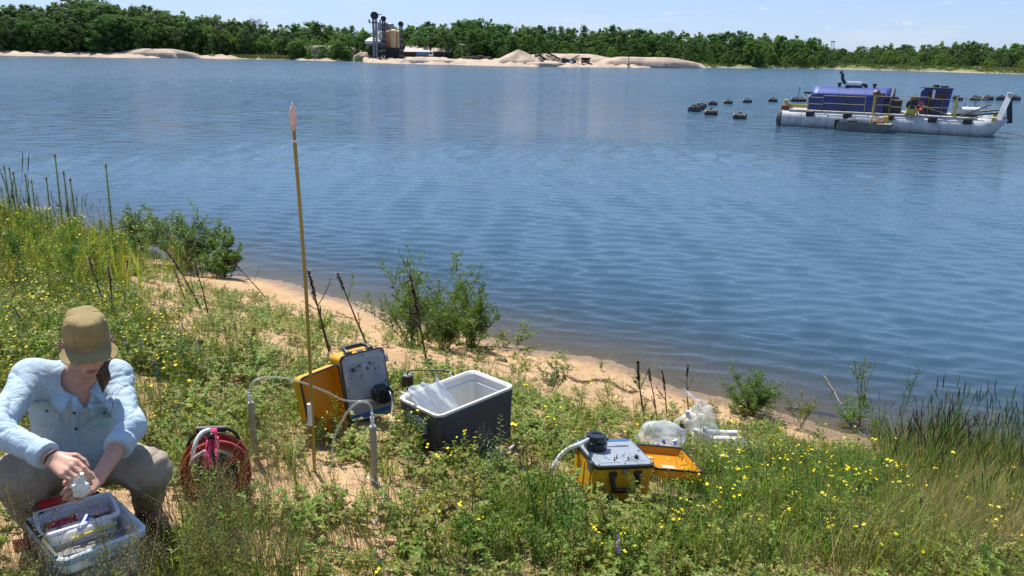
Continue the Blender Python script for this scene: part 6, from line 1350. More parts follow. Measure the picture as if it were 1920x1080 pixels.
for q, fl in (([(65, 757), (117, 759), (114, 800), (66, 797)], [(63, 750), (120, 754), (118, 766), (64, 764)]), ([(168, 762), (210, 758), (207, 798), (170, 800)], [(166, 757), (213, 752), (211, 765), (168, 769)])):
    patch('pocket', q, 10, 10, SH2, shirt_o, .006); patch('pocket_flap', fl, 10, 4, SH2, shirt_o, .011)
    c = ((q[0][0] + q[1][0]) / 2, fl[2][1] + 2); mb = MB()
BUT = M('navy_button', (.02, .03, .06), .3, var=.05)
for px, py in ((140, 737), (140, 772), (142, 803), (91, 768), (193, 772)):
    p = onshirt(px, py, .006); q = onshirt(px + 2, py, .006)
    if p is None: continue
    n = Vector(EYE - np.array(p)).normalized(); mb = MB(); mb.lathe([(0, 0), (.0062, 0), (.0064, .002), (.005, .0035), (0, .003)], 12, Matrix.Translation(p) @ n.to_track_quat('Z', 'Y').to_matrix().to_4x4()); person.part('button', mb, BUT, shirt_o)
# collar: a folded band round the neck with two points in front
FT_ = np.cross(ra, TU); FT_ = FT_ if FT_ @ fa > 0 else -FT_
for sg in (-1, 1):
    rows = []
    for k in range(15):
        f = k / 14; a = math.pi - (math.pi - R_(24)) * f            # from the nape round to the front
        dirv = ra * sg * math.sin(a) + FT_ * math.cos(a); cN = NECK + ua * .012 - FT_ * .012
        top_ = cN + dirv * .064 + TU * (.040 - .050 * f ** 2); brk = cN + dirv * .076 + TU * (.056 - .055 * f ** 2)
        tipx = max(0, (f - .6) / .4); out_ = cN + dirv * (.108 + .030 * tipx) + TU * (.022 - .045 * f - .022 * tipx ** 1.5) + ra * sg * .020 * tipx
        mid2 = (brk + out_) / 2 + dirv * .006
        rows.append([Vector(p) for p in (top_, brk, mid2, out_, out_ - dirv * .004, mid2 - dirv * .005)])
    mb = MB(); mb.loft(rows, True, True, closed=False); person.part('collar', mb, SH2, shirt_o, True)
# ---- trousers and boots
tr = SDF(); tr.ell(HIP + TU * .02, (ra, BK, TU), (.165, .13, .12), .05)
for Hh, K_, A_ in ((RH, RK, RA), (LH, LK, LA)): tr.cap(Hh, K_, .098, .074, .05); tr.cap(K_, A_ + ua * .03, .073, .060, .03)
def tr_f(P):
    return tr(P) + .004 * np.sin(P[:, 0] * 48 + P[:, 2] * 60 + 2 * np.sin(P[:, 1] * 31)) * np.sin(P[:, 1] * 44 - P[:, 2] * 25) + .0025 * np.sin(P[:, 2] * 110 + 3 * np.sin(P[:, 0] * 30))
sdf_part('trousers', sdf_mesh(tr_f, lo, hi, .0075), crumple(M('khaki_cloth', (.31, .26, .195), .9, var=.12, nscale=9., bump=.3, bscale=250.), 11., .02, .7))
for A_, sg in ((RA, -1), (LA, 1)):
    bo = SDF(); td = nrm(fa + ra * sg * .35); bo.cap(A_, A_ - ua * .05, .052, .05, .03); bo.cap(A_ - ua * .055 - td * .03, A_ - ua * .062 + td * .15, .045, .038, .03)
    def bf(P, bo=bo, A_=A_): return np.maximum(bo(P), -(P[:, 2] - (A_[2] - .095)))
    sdf_part('boot', sdf_mesh(bf, A_ - np.array([.28, .28, .14]), A_ + np.array([.28, .28, .12]), .009), M('brown_boot', (.09, .055, .03), .6))
# ---- cap
CAPM = M('olive_tan_cap', (.29, .225, .10), .85, var=.12, nscale=20., bump=.3, bscale=420., spec=.2)
def cap_pt(a, t, out_=0.):     # a=0 at the front, t 0 band .. 1 crown
    fr = max(0, math.cos(a)); rx, ry = .079, .098; e = 2.4
    rad = (1 - t ** 3.2) ** (1 / 2.1); z = .128 * (1 - (1 - t) ** 1.25) ** .9 if t < 1 else .128
    z = .108 * math.sin(t * math.pi / 2) ** 1.0; rad = math.cos(t * math.pi / 2) ** (.30 - .12 * fr)
    x = rx * rad * math.sin(a); y = ry * rad * math.cos(a) - .006
    dent = .004 * math.sin(5 * a + 1) * math.sin(math.pi * t) + .003 * math.sin(9 * a + 4 * t) * t * (1 - t) * 2
    z += dent - .010 * max(0, -math.cos(a)) * (1 - t)
    return hp(x * (1 + out_), y * (1 + out_), .014 + z + out_ * .05)
mb = MB(); nA = 48; mb.loft([[cap_pt(2 * math.pi * j / nA, t) for j in range(nA)] for t in [0, .06, .12, .2, .3, .4, .5, .6, .7, .8, .88, .94, .98, 1.0]], True, True); mb.loft([[np.array(cap_pt(2 * math.pi * j / nA, t, o)) for j in range(nA)] for t, o in ((-.02, .002), (-.02, .012), (.10, .012), (.10, .004))]); cap_o = person.part('cap', mb, CAPM, None, True)
mb = MB()
for a in (0.62, -0.62, 1.75, -1.75, 3.14): mb.tube([cap_pt(a, t, .006) for t in np.linspace(.1, .97, 12)], .0016, 4)
person.part('cap_seam', mb, M('cap_thread', (.33, .25, .10), .9), cap_o)
mb = MB()
for a in (1.15, -1.15, 2.3, -2.3): p = Vector(cap_pt(a, .62, .01)); n = (p - Vector(HEADC)).normalized(); mb.lathe([(.0025, 0), (.005, 0), (.005, .002), (.0025, .002)], 8, Matrix.Translation(p) @ n.to_track_quat('Z', 'Y').to_matrix().to_4x4())
person.part('eyelet', mb, M('cap_thread', (.3, .2, .1), .9), cap_o)
rows = []
for k in range(9):
    f = k / 8; row = []
    for j in range(33):
        g = j / 32 * 2 - 1; a = g * 1.12; xi = .081 * math.sin(a); yi = .100 * math.cos(a) - .006
        xo = .097 * math.copysign(abs(g) ** .85, g); yo = .101 + .066 * (1 - abs(g) ** 5.0) ** .5 - .06 * max(0, abs(g) - .55) ** 1.2 - .02
        x = xi + (xo - xi) * f; y = yi + (yo - yi) * f; z = .014 + .004 - .010 * f - .10 * x * x * 8 * .10 - .010 * abs(g) ** 2 * f
        row.append(hp(x, y, z))
    rows.append(row)
mb = MB(); up_ = [[np.array(p) + HZ * .0025 for p in r] for r in rows]; dn = [[np.array(p) - HZ * .0025 for p in r] for r in rows]
mb.loft(up_, closed=False); mb.loft(dn[::-1], closed=False); mb.loft([up_[-1], dn[-1]], closed=False); person.part('brim', mb, CAPM, cap_o, True)
# ---- hair, ponytail, eyes, lips
HAIR = M('brown_hair', (.055, .028, .016), .5, var=.35, nscale=90., spec=.5)
hair = SDF(); hair.ell(hp(0, -.026, .02), (HX, HY, HZ), (.077, .089, .084), .01); hair.cap(hp(-.068, -.02, -.01), hp(-.066, .0, -.07), .022, .012, .02); hair.cap(hp(.068, -.02, -.01), hp(.070, -.005, -.08), .022, .014, .02); hair.ell(hp(0, -.07, -.04), (HX, HY, HZ), (.06, .04, .06), .03)
def hair_f(P):
    q = P - HEADC; y = q @ HY; z = q @ HZ; x = q @ HX; d = hair(P) + .0015 * np.sin(x * 500 + 3 * np.sin(z * 60))
    return np.maximum(d, np.minimum(y - (.030 - .25 * np.maximum(0, .075 - np.abs(x))), z + .5))
hair_o = sdf_part('hair', sdf_mesh(hair_f, HEADC - .17, HEADC + .17, .0055), HAIR)
mb = MB(); pt0 = hp(.074, .012, -.06); e = [Vector(pt0)] + [Vector(hd(x, y, np.linalg.norm(hp(.07, .05, -.08)[:2]) - .015)) for x, y in ((190, 690), (194, 708), (194, 724), (192, 738))]
sp = smooth_path(e, 5); rng = random.Random(1)
for k in range(16):
    o = Vector((rng.gauss(0, .007), rng.gauss(0, .007), rng.gauss(0, .004))); n_ = len(sp); mb.tube([q + o * math.sin(math.pi * min(1, .15 + i / n_)) * 1.5 for i, q in enumerate(sp)], [.0075 * (.55 + .45 * math.sin(math.pi * (.1 + .8 * i / n_))) * (1 - .75 * (i / n_) ** 3) for i in range(n_)], 6)
person.part('ponytail', mb, HAIR, hair_o, True)
mb = MB()
for k in range(26):
    sx = rng.choice((-1, 1)); a = Vector(hp(sx * .08, rng.uniform(-.03, .02), rng.uniform(-.02, .04))); d = Vector(HX * sx * rng.uniform(.2, 1) - HZ * rng.uniform(.2, 1) + HY * rng.uniform(-.3, .3)).normalized() * rng.uniform(.02, .055); mb.tube([a, a + d * .6 + Vector((0, 0, .004)), a + d], [.0009, .0007, .0004], 3)
person.part('loose_strand', mb, M('light_hair', (.16, .09, .05), .5), hair_o)
for sx in (-1, 1):
    mb = MB(); mb.lathe([(.0115 * math.cos(a), .0115 * math.sin(a)) for a in np.linspace(-1.57, 1.57, 7)], 12, Matrix.Translation(hp(sx * .031, .066, -.010))); person.part('eye', mb, M('eye_white', (.7, .68, .66), .2, var=.02), None, True)
mb = MB(); mb.tube([hp(-.022, .089, -.068), hp(-.010, .0975, -.065), hp(0, .0985, -.066), hp(.010, .0975, -.065), hp(.022, .089, -.068)], [.001, .0042, .0046, .0042, .001], 8); mb.tube([hp(-.018, .0895, -.073), hp(0, .098, -.0745), hp(.018, .0895, -.073)], [.001, .005, .001], 8); person.part('lips', mb, M('lips', (.36, .11, .10), .4, var=.05), None, True)
mb = MB(); d = nrm(RW - RE); T = Matrix.Translation(RW + d * .004) @ Vector(d).to_track_quat('Z', 'Y').to_matrix().to_4x4(); mb.lathe([(.0268, 0), (.030, .001), (.030, .006), (.0268, .007)], 20, T); person.part('bracelet', mb, M('dark_cord', (.05, .03, .03), .6), None, True)
FOOT += [(PBASE[0], PBASE[1], .2), (RA[0], RA[1], .14), (LA[0], LA[1], .14), (PBASE[0] + fa[0] * .2, PBASE[1] + fa[1] * .2, .2)]
# crumpled white wrapper held in her fingers
wc = Vector(hd(149, 914, np.linalg.norm(((RN + LN) / 2)[:2]) - .06)); mb = MB(); rng = random.Random(9); nu = 14; rings = []
for i in range(9):
    a = -math.pi / 2 + math.pi * i / 8; rings.append([wc + Vector((math.cos(a) * math.cos(b) * .030, math.cos(a) * math.sin(b) * .018, math.sin(a) * .034)) * rng.uniform(.6, 1.25) for b in np.linspace(0, 6.283, nu, False)])
mb.loft(rings, True, True); mb.tube([wc + Vector((.012, 0, .02)), wc + Vector((.018, -.005, .055))], [.008, .006], 6)
solo('white_wrapper', mb, M('wrapper_white', (.72, .76, .72), .35, var=.1, nscale=60), 'crumpled white wrapper pinched between the worker\'s hands', 'wrapper', tuple(wc))
# ================================================================== PLANTS
def LEAF2(n, a, b, t): return LEAF(n, a, b, t, .04, .3, .5, .3, (1.1, 1.15, .55))
VM = [LEAF('stem_green', (.11, .13, .035), (.17, .18, .055), .15), LEAF('leaf_fresh', (.160, .240, .034), (.235, .315, .056), .40, .05, .3), LEAF('petal_yellow', (.80, .60, .010), (.90, .72, .02), .25, .02, .1),
      LEAF('straw', (.30, .235, .105), (.42, .33, .16), .3, .03, .3), LEAF('dead_brown', (.040, .027, .018), (.085, .055, .035), .05, .03, .3), LEAF('petal_violet', (.12, .07, .36), (.2, .11, .45), .25, .03, .2),
      LEAF('leaf_deep', (.066, .146, .024), (.110, .212, .038), .35, .05, .3), LEAF2('leaf_silver', (.14, .20, .095), (.23, .29, .15), .35), LEAF('seed_head', (.20, .155, .085), (.30, .235, .13), .3, .04, .3), LEAF('leaf_olive', (.205, .215, .045), (.30, .285, .07), .4, .05, .3), LEAF('clover_white', (.62, .60, .48), (.7, .68, .56), .3)]
VM.append(LEAF2('leaf_willow', (.110, .180, .045), (.17, .24, .068), .35))
STEM, LF, YL, STRAW, DEAD, VIO, DEEP, SILV, SEED, OLIVE, WHT, WIL = range(12)
def rdir(rng, up_=.3): return Vector((rng.gauss(0, 1), rng.gauss(0, 1), rng.gauss(up_, .6))).normalized()
def curve_stem(rng, mb, base, az, lean, h, r, bend=.3, n=5, mat=STEM):
    pts = []; p = Vector(base); a = lean
    for i in range(n + 1):
        pts.append(p.copy()); p = p + Vector((math.cos(az) * math.sin(a), math.sin(az) * math.sin(a), math.cos(a))) * h / n; a += bend / n + rng.gauss(0, .06)
    mb.mat(mat).tube(pts, [r * (1 - .65 * i / n) for i in range(n + 1)], 3); return pts
def along(pts, f):
    x = f * (len(pts) - 1); i = min(int(x), len(pts) - 2); return pts[i].lerp(pts[i + 1], x - i), (pts[i + 1] - pts[i]).normalized()
def flower(rng, mb, p, s, mat=YL, n=5):
    nn = (Vector((0, 0, 1)) + Vector((rng.gauss(0, .35), rng.gauss(0, .35), 0))).normalized(); t = nn.orthogonal().normalized(); b = nn.cross(t); mb.mat(mat)
    for k in range(n):
        a = 6.283 * k / n; d = t * math.cos(a) + b * math.sin(a); mb.leaf(p, d + nn * .25, nn, s, s * .95, -.05)
def p_clover(seed, lf=LF, s=1.):
    rng = random.Random(seed); mb = MB()
    for k in range(11):
        az = rng.random() * 6.283; L_ = rng.uniform(.03, .13) * s; h = rng.uniform(.03, .10) * s; e = Vector((math.cos(az) * L_, math.sin(az) * L_, h)); mb.mat(STEM).tube([(0, 0, -.01), e], [.0012, .0008], 3)
        for q in range(4):
            f = rng.uniform(.35, 1); c = e * f + Vector((0, 0, .006)); a0 = rng.random() * 6.28; mb.mat(lf)
            for j in range(3):
                a = a0 + 2.094 * j; d = Vector((math.cos(a), math.sin(a), rng.uniform(.0, .5))); mb.leaf(c, d, (0, 0, 1), rng.uniform(.014, .024) * s, rng.uniform(.010, .016) * s, .12, .1)
    return mb
def p_weed(seed, h=.35, lf=LF, nl=34, br=4, ll=.032, lw=.010, fl=0, fmat=YL, fs=.010):
    rng = random.Random(seed); mb = MB(); az = rng.random() * 6.28; main = curve_stem(rng, mb, (0, 0, -.02), az, rng.uniform(0, .2), h, .0026, .25)
    stems = [main]
    for k in range(br):
        p, d = along(main, rng.uniform(.25, .8)); stems.append(curve_stem(rng, mb, p, rng.random() * 6.28, rng.uniform(.4, .8), h * rng.uniform(.25, .5), .0016, -.3, 4))
    for s in stems:
        m = nl if s is main else nl // 3
        for k in range(m):
            f = (k + rng.random()) / m; f = .08 + .92 * f; p, d = along(s, f); a = k * 2.4 + rng.random(); o = d.orthogonal().normalized(); o2 = d.cross(o); q = o * math.cos(a) + o2 * math.sin(a)
            mb.mat(lf).leaf(p, q + d * rng.uniform(.25, .9), d, ll * rng.uniform(.6, 1.2) * (1.15 - .5 * f), lw * rng.uniform(.7, 1.3), .2, .25)
        if fl and rng.random() < .9:
            for k in range(fl if s is main else 1): flower(rng, mb, s[-1] + Vector((rng.gauss(0, .012), rng.gauss(0, .012), rng.uniform(0, .012))), fs * rng.uniform(.8, 1.2), fmat)
    return mb
def p_cinq(seed, h=.32, nf=3):      # slim flowering stems over a few leaves
    rng = random.Random(seed); mb = MB()
    for k in range(nf):
        s = curve_stem(rng, mb, (rng.gauss(0, .015), rng.gauss(0, .015), -.02), rng.random() * 6.28, rng.uniform(.02, .25), h * rng.uniform(.65, 1.1), .0016, .2)
        for j in range(11):
            p, d = along(s, .1 + .8 * j / 11); a = j * 2.4; o = d.orthogonal().normalized(); q = o * math.cos(a) + d.cross(o) * math.sin(a); mb.mat(LF if j % 3 else DEEP).leaf(p, q + d * .5, d, rng.uniform(.015, .034), rng.uniform(.005, .010), .2, .3)
        for j in range(rng.choice((1, 2, 2, 3))): flower(rng, mb, s[-1] + Vector((rng.gauss(0, .014), rng.gauss(0, .014), rng.uniform(-.01, .01))), rng.uniform(.0095, .0135))
    return mb
def p_grass(seed, h=.30, n=26, m1=DEEP, m2=LF, w_=.005, spread=.05, lean=.45):
    rng = random.Random(seed); mb = MB()
    for k in range(n):
        mb.mat(m1 if rng.random() < .6 else m2).blade((rng.gauss(0, spread), rng.gauss(0, spread), -.01), rng.random() * 6.28, h * rng.uniform(.5, 1.15), w_ * rng.uniform(.6, 1.3), rng.uniform(.02, lean), rng.uniform(.1, 1.0))
    return mb
def p_panicle(seed, h=.55, n=5, mt=SEED, st=STEM):
    rng = random.Random(seed); mb = MB()
    for k in range(n):
        s = curve_stem(rng, mb, (rng.gauss(0, .03), rng.gauss(0, .03), -.02), rng.random() * 6.28, rng.uniform(.02, .22), h * rng.uniform(.7, 1.1), .0014, .35, 6, st)
        for j in range(22):
            p, d = along(s, .66 + .34 * j / 22); a = j * 2.4; o = d.orthogonal().normalized(); q = (o * math.cos(a) + d.cross(o) * math.sin(a) + d * .7).normalized(); l = rng.uniform(.010, .030) * (1.1 - .6 * j / 22); mb.mat(mt).leaf(p + q * l * .5, q, d, l * .42, .0024, .1, .1); mb.leaf(p + q * l * .9 + d * l * .3, q + d, d, l * .36, .0022, .1, .1); 
        for j in range(3): p, d = along(s, rng.uniform(.05, .45)); mb.mat(DEEP if rng.random() < .5 else OLIVE).blade(p, rng.random() * 6.28, rng.uniform(.08, .18), .0035, .3, .7, 2)
    return mb
def p_tallgrass(seed, h=.95, n=7, mt=DEEP):
    rng = random.Random(seed); mb = MB()
    for k in range(n):
        b = (rng.gauss(0, .05), rng.gauss(0, .05), -.03); s = curve_stem(rng, mb, b, rng.random() * 6.28, rng.uniform(.0, .2), h * rng.uniform(.6, 1.1), .0030, .18, 6, mt)
        for j in range(5): p, d = along(s, rng.uniform(.05, .55)); mb.mat(mt if rng.random() < .6 else OLIVE).blade(p, rng.random() * 6.28, rng.uniform(.15, .35), .006, .2, .6)
        mb.mat(DEAD if rng.random() < .5 else DEEP); p0, _ = along(s, .82); mb.tube([p0, along(s, .92)[0], s[-1]], [.0035, .0055, .002], 4)
    return mb
def p_lupin(seed):
    rng = random.Random(seed); mb = p_weed(seed, .30, DEEP, 16, 1, .035, .012); s = curve_stem(rng, mb, (0, 0, 0), 1., .1, .36, .002, .1)
    for k in range(46): p, d = along(s, .62 + .38 * k / 46); q = rdir(rng, .1); mb.mat(VIO).leaf(p, q, (0, 0, 1), .012, .010, .2)
    return mb
def p_tiny(seed):       # low clumps of many small yellow flowers
    rng = random.Random(seed); mb = MB()
    for k in range(9):
        s = curve_stem(rng, mb, (rng.gauss(0, .04), rng.gauss(0, .04), -.01), rng.random() * 6.28, rng.uniform(.05, .5), rng.uniform(.12, .26), .0011, .2, 3)
        for j in range(6): p, d = along(s, rng.uniform(.1, .9)); mb.mat(OLIVE if rng.random() < .6 else LF).leaf(p, rdir(rng, .4), (0, 0, 1), rng.uniform(.012, .026), .007, .2, .2)
        if k < 6: flower(rng, mb, s[-1], rng.uniform(.0085, .013), YL, 4)
    return mb
PCOL = {}
def proto_coll(name, mbs):
    c = bpy.data.collections.new(name); d = Matrix.Identity(4)
    for i, mb in enumerate(mbs): c.objects.link(bpy.data.objects.new('%s_form_%02d' % (name, i), mb.mesh('%s_form_%02d' % (name, i), VM)))
    return c
def scatter(name, label, coll, nproto, P, scale, tilt=.18, seed=0):
    rng = np.random.default_rng(seed); n = len(P)
    me = bpy.data.meshes.new(name + '_spots'); me.vertices.add(n); me.vertices.foreach_set('co', np.asarray(P, np.float32).ravel())
    rot = np.stack([rng.normal(0, tilt, n), rng.normal(0, tilt, n), rng.random(n) * 6.283], -1).astype(np.float32)
    a = me.attributes.new('rot', 'FLOAT_VECTOR', 'POINT'); a.data.foreach_set('vector', rot.ravel())
    a = me.attributes.new('scl', 'FLOAT', 'POINT'); a.data.foreach_set('value', np.asarray(scale, np.float32))
    a = me.attributes.new('pick', 'INT', 'POINT'); a.data.foreach_set('value', rng.integers(0, nproto, n).astype(np.int32))
    o = link(name, me); tag(o, label, None, None, 'stuff')
    g = bpy.data.node_groups.new(name, 'GeometryNodeTree'); g.interface.new_socket('Geometry', in_out='INPUT', socket_type='NodeSocketGeometry'); g.interface.new_socket('Geometry', in_out='OUTPUT', socket_type='NodeSocketGeometry')
    gi, go = g.nodes.new('NodeGroupInput'), g.nodes.new('NodeGroupOutput'); ip = g.nodes.new('GeometryNodeInstanceOnPoints'); ci = g.nodes.new('GeometryNodeCollectionInfo'); ci.inputs['Collection'].default_value = coll; ci.inputs['Separate Children'].default_value = True; ci.inputs['Reset Children'].default_value = True
    def na(nm, tp): q = g.nodes.new('GeometryNodeInputNamedAttribute'); q.data_type = tp; q.inputs['Name'].default_value = nm; return q.outputs['Attribute']
    er = g.nodes.new('FunctionNodeEulerToRotation'); g.links.new(na('rot', 'FLOAT_VECTOR'), er.inputs[0])
    g.links.new(gi.outputs[0], ip.inputs['Points']); g.links.new(ci.outputs[0], ip.inputs['Instance']); ip.inputs['Pick Instance'].default_value = True
    g.links.new(na('pick', 'INT'), ip.inputs['Instance Index']); g.links.new(er.outputs[0], ip.inputs['Rotation']); g.links.new(na('scl', 'FLOAT'), ip.inputs['Scale']); g.links.new(ip.outputs[0], go.inputs[0])
    o.modifiers.new('growth', 'NODES').node_group = g; return o
# ---- candidate ground spots with their zone
def spots(n, seed, x0=-9., x1=8.5, y0=1.0, y1=14.):
    rng = np.random.default_rng(seed); X = rng.uniform(x0, x1, n); Y = rng.uniform(y0, y1, n); k = (np.abs(X) < .78 * Y + 1.2); return X[k], Y[k]
def zones(X, Y):
    s = shore_s(X, Y); z = {}
    z['s'] = s; z['land'] = s > .35; z['beach'] = inpoly(X, Y, SAND_BEACH) | (s < 1.0); z['thin'] = inpoly(X, Y, SAND_THIN); z['patch'] = inpoly(X, Y, SAND_PATCH); z['lush'] = inpoly(X, Y, LUSH); z['dry'] = inpoly(X, Y, DRY); z['left'] = inpoly(X, Y, LEFTM)
    fr = np.zeros(len(X), bool)
    for (a, b, r) in FOOT: fr |= (X - a) ** 2 + (Y - b) ** 2 < r * r
    z['foot'] = fr; z['px'], z['py'] = proj_np(X, Y, hgt(X, Y)); z['n'] = lownoise(X, Y, 1.5, 2.); z['n2'] = lownoise(X, Y, 4.5, 7.)
    z['gap'] = near_items(X, Y); return z
# keep taller plants out of the line between the camera and the gear: they were trodden down around it
def near_items(X, Y):
    g = np.zeros(len(X), bool)
    for (a, b, r) in FOOT:
        d = math.hypot(a, b); ux, uy = a / d, b / d; t = (a - X) * ux + (b - Y) * uy; q = np.abs((X - a) * uy - (Y - b) * ux); g |= (t > 0) & (t < .75) & (q < r + .04)
    return g
def pick(X, Y, m): X, Y = X[m], Y[m]; return np.stack([X, Y, hgt(X, Y)], -1)
def prob(rng, p): return rng.random(len(p)) < p
def ground_cover():
    # low clover-like mat
    X, Y = spots(30000, 21); z = zones(X, Y); rng = np.random.default_rng(1)
    p = np.where(z['beach'], np.where(z['px'] < 660, .075, .02), .42); p = np.where(z['thin'] & ~z['beach'], .20, p); p = np.where(z['patch'], .20, p); p = np.where(z['lush'], .60, p); p = np.where(z['dry'], .35, p); p = np.where(z['left'], .55, p)
    p = p * np.clip(1.0 + 2.6 * (z['n'] + .6 * z['n2']), .03, 1.9)
    P = pick(X, Y, prob(rng, p) & z['land'] & ~z['foot']); sc = rng.uniform(.7, 1.45, len(P))
    scatter('clover_mat', 'low leafy clover carpet between patches of bare sand', proto_coll('clover', [p_clover(i, (LF, OLIVE, LF, LF, OLIVE)[i % 5], 1.15) for i in range(10)]), 10, P, sc, .2, 3)
    # leafy weeds
    X, Y = spots(19000, 22); z = zones(X, Y); rng = np.random.default_rng(2)
    p = np.where(z['beach'], np.where(z['px'] < 660, .045, .008), .17); p = np.where(z['thin'] & ~z['beach'], .05, p); p = np.where(z['patch'], .20, p); p = np.where(z['lush'], .85, p); p = np.where(z['dry'], .35, p); p = np.where(z['left'], .40, p); p *= np.clip(1 + 1.7 * z['n'], .1, 1.6)
    P = pick(X, Y, prob(rng, p) & z['land'] & ~z['foot'] & ~z['gap']); sc = rng.uniform(.38, .72, len(P)); sc = np.where(inpoly(P[:, 0], P[:, 1], LUSH), sc * 1.5, sc)
    scatter('leafy_weeds', 'mixed green leafy weeds over the sandy bank', proto_coll('weed', [p_weed(40 + i, (.24, .32, .28, .36)[i % 4], (LF, DEEP, DEEP, OLIVE, LF)[i % 5], 30, 4, (.026, .034)[i % 2], (.008, .012)[i % 2]) for i in range(10)]), 10, P, sc, .15, 4)
    # grass
    X, Y = spots(20000, 23); z = zones(X, Y); rng = np.random.default_rng(3)
    p = np.where(z['beach'], np.where(z['px'] < 660, .04, .006), .22); p = np.where(z['thin'] & ~z['beach'], .07, p); p = np.where(z['patch'], .30, p); p = np.where(z['lush'], .75, p); p = np.where(z['dry'], .45, p); p = np.where(z['left'], .60, p); p *= np.clip(1 + 1.5 * z['n2'], .15, 1.6)
    P = pick(X, Y, prob(rng, p) & z['land'] & ~z['foot'] & ~z['gap']); sc = rng.uniform(.5, 1.05, len(P)); sc = np.where(inpoly(P[:, 0], P[:, 1], LUSH), sc * 1.45, sc)
    scatter('meadow_grass', 'green meadow grass mixed through the weeds', proto_coll('grass', [p_grass(70 + i, (.22, .3, .26)[i % 3], 24, (DEEP, LF, DEEP, OLIVE)[i % 4], (LF, DEEP)[i % 2]) for i in range(8)]), 8, P, sc, .12, 5)
    # dry straw and grass at the right, thin straw everywhere
    X, Y = spots(14000, 24); z = zones(X, Y); rng = np.random.default_rng(4)
    p = np.where(z['dry'], .95, .035); p = np.where(z['beach'], .0, p); p = np.where(z['patch'], .10, p)
    P = pick(X, Y, prob(rng, p) & z['land'] & ~z['foot'] & ~z['gap']); sc = rng.uniform(.55, 1.1, len(P))
    scatter('dry_grass', 'brownish dry grass at the right of the bank', proto_coll('straw', [p_grass(90 + i, (.32, .42)[i % 2], 26, (STRAW, OLIVE, STRAW)[i % 3], (SEED, OLIVE)[i % 2], .0042, .06, .6) for i in range(6)]), 6, P, sc, .15, 6)
    # seeding grass with airy brown heads: low foreground, lower left and right
    X, Y = spots(15000, 25, y1=9.); z = zones(X, Y); rng = np.random.default_rng(5)
    d = np.hypot(X, Y); p = np.where(d < 4.2, .20, .05); p = np.where(z['lush'], .10, p); p = np.where((z['px'] < 560) & (d < 4.4), .38, p); p = np.where(z['dry'], .35, p); p = np.where(z['beach'], .0, p)
    bin_gap = (np.abs(z['px'] - 150) < 170) & (d < 2.75)
    p = np.where(bin_gap, p * .35, p)
    P = pick(X, Y, prob(rng, p) & z['land'] & ~z['foot'] & ~(z['gap'] & (rng.random(len(X)) < .8))); sc = rng.uniform(.45, .95, len(P))
    scatter('seeding_grass', 'thin seeding grass with airy brownish heads in the foreground', proto_coll('panicle', [p_panicle(110 + i, (.42, .5, .55)[i % 3], 4, (SEED, SEED, OLIVE)[i % 3], (STEM, STRAW)[i % 2]) for i in range(8)]), 8, P, sc, .12, 7)
    # small yellow flowers of the left meadow
    X, Y = spots(9000, 26, -15, 6., 2., 19.); z = zones(X, Y); rng = np.random.default_rng(6)
    p = np.where(z['left'], .55, .03); p = np.where(z['beach'], .0, p); p *= np.clip(1 + 2.2 * z['n'], .15, 1.7)
    P = pick(X, Y, prob(rng, p) & z['land'] & ~z['foot']); sc = rng.uniform(.7, 1.3, len(P))
    scatter('meadow_flowers', 'many small yellow flowers across the left meadow', proto_coll('tiny', [p_tiny(130 + i) for i in range(6)]), 6, P, sc, .15, 8)
    # left bank further along the shore
    rng = np.random.default_rng(7); X = rng.uniform(-26, -4.5, 9000); Y = rng.uniform(7., 30, 9000); z = zones(X, Y)
    m = ((z['px'] < 330) & (z['py'] < 640) & (z['s'] > .2) & ~z['beach']) | ((z['px'] > 225) & (z['px'] < 425) & (z['py'] < 522) & (z['s'] > .1))
    P = pick(X, Y, m & prob(rng, np.clip(.8 + 1.0 * z['n'], .1, 1) * np.where(z['px'] > 235, .45, 1.))); sc = rng.uniform(.9, 1.7, len(P))
    scatter('bank_growth', 'dense grass and weeds along the left water edge', proto_coll('bank', [p_grass(150, .5, 30, LF, OLIVE, .008, .08, .35), p_weed(151, .5, OLIVE, 40, 5, .04, .012), p_grass(152, .42, 30, OLIVE, LF, .008, .08, .4), p_weed(153, .42, LF, 36, 5, .04, .014), p_panicle(154, .7, 5), p_weed(155, .5, DEEP, 40, 5, .045, .013, 2)]), 6, P, sc, .1, 9)
    # tall grass thickening the right end of the bank and hiding the waterline
    rng = np.random.default_rng(17); X = rng.uniform(3., 8.5, 9000); Y = rng.uniform(3.5, 12, 9000); z = zones(X, Y)
    m = (z['px'] > 1640) & (z['py'] < 1000) & (z['s'] > -.15)
    P = pick(X, Y, m & prob(rng, np.where(z['py'] < 900, .30, .16) * np.clip((z['px'] - 1600) / 160, .25, 1))); sc = rng.uniform(.55, 1.05, len(P))
    scatter('right_grass', 'tall mixed green and brown grass along the right end of the bank', proto_coll('rightgrass', [p_tallgrass(430, .95, 6, DEEP), p_tallgrass(431, .8, 6, OLIVE), p_grass(432, .6, 26, DEEP, OLIVE, .006, .06, .3), p_panicle(433, .8, 5), p_grass(434, .55, 26, OLIVE, STRAW, .006, .06, .35), p_grass(435, .5, 26, LF, DEEP, .006, .06, .35)]), 6, P, sc, .1, 18)
    # loose taller weeds and fine stems over the middle of the bank
    X, Y = spots(9000, 41); z = zones(X, Y); rng = np.random.default_rng(19)
    p = np.where(z['beach'], 0, .10); p = np.where(z['thin'] & ~z['beach'], .05, p); p = np.where(z['lush'] | z['left'], .22, p); p *= np.clip(1 + 1.8 * z['n'], .1, 1.8)
    P = pick(X, Y, prob(rng, p) & z['land'] & ~z['foot'] & ~(z['gap'] & (rng.random(len(X)) < .6))); sc = rng.uniform(.6, 1.15, len(P))
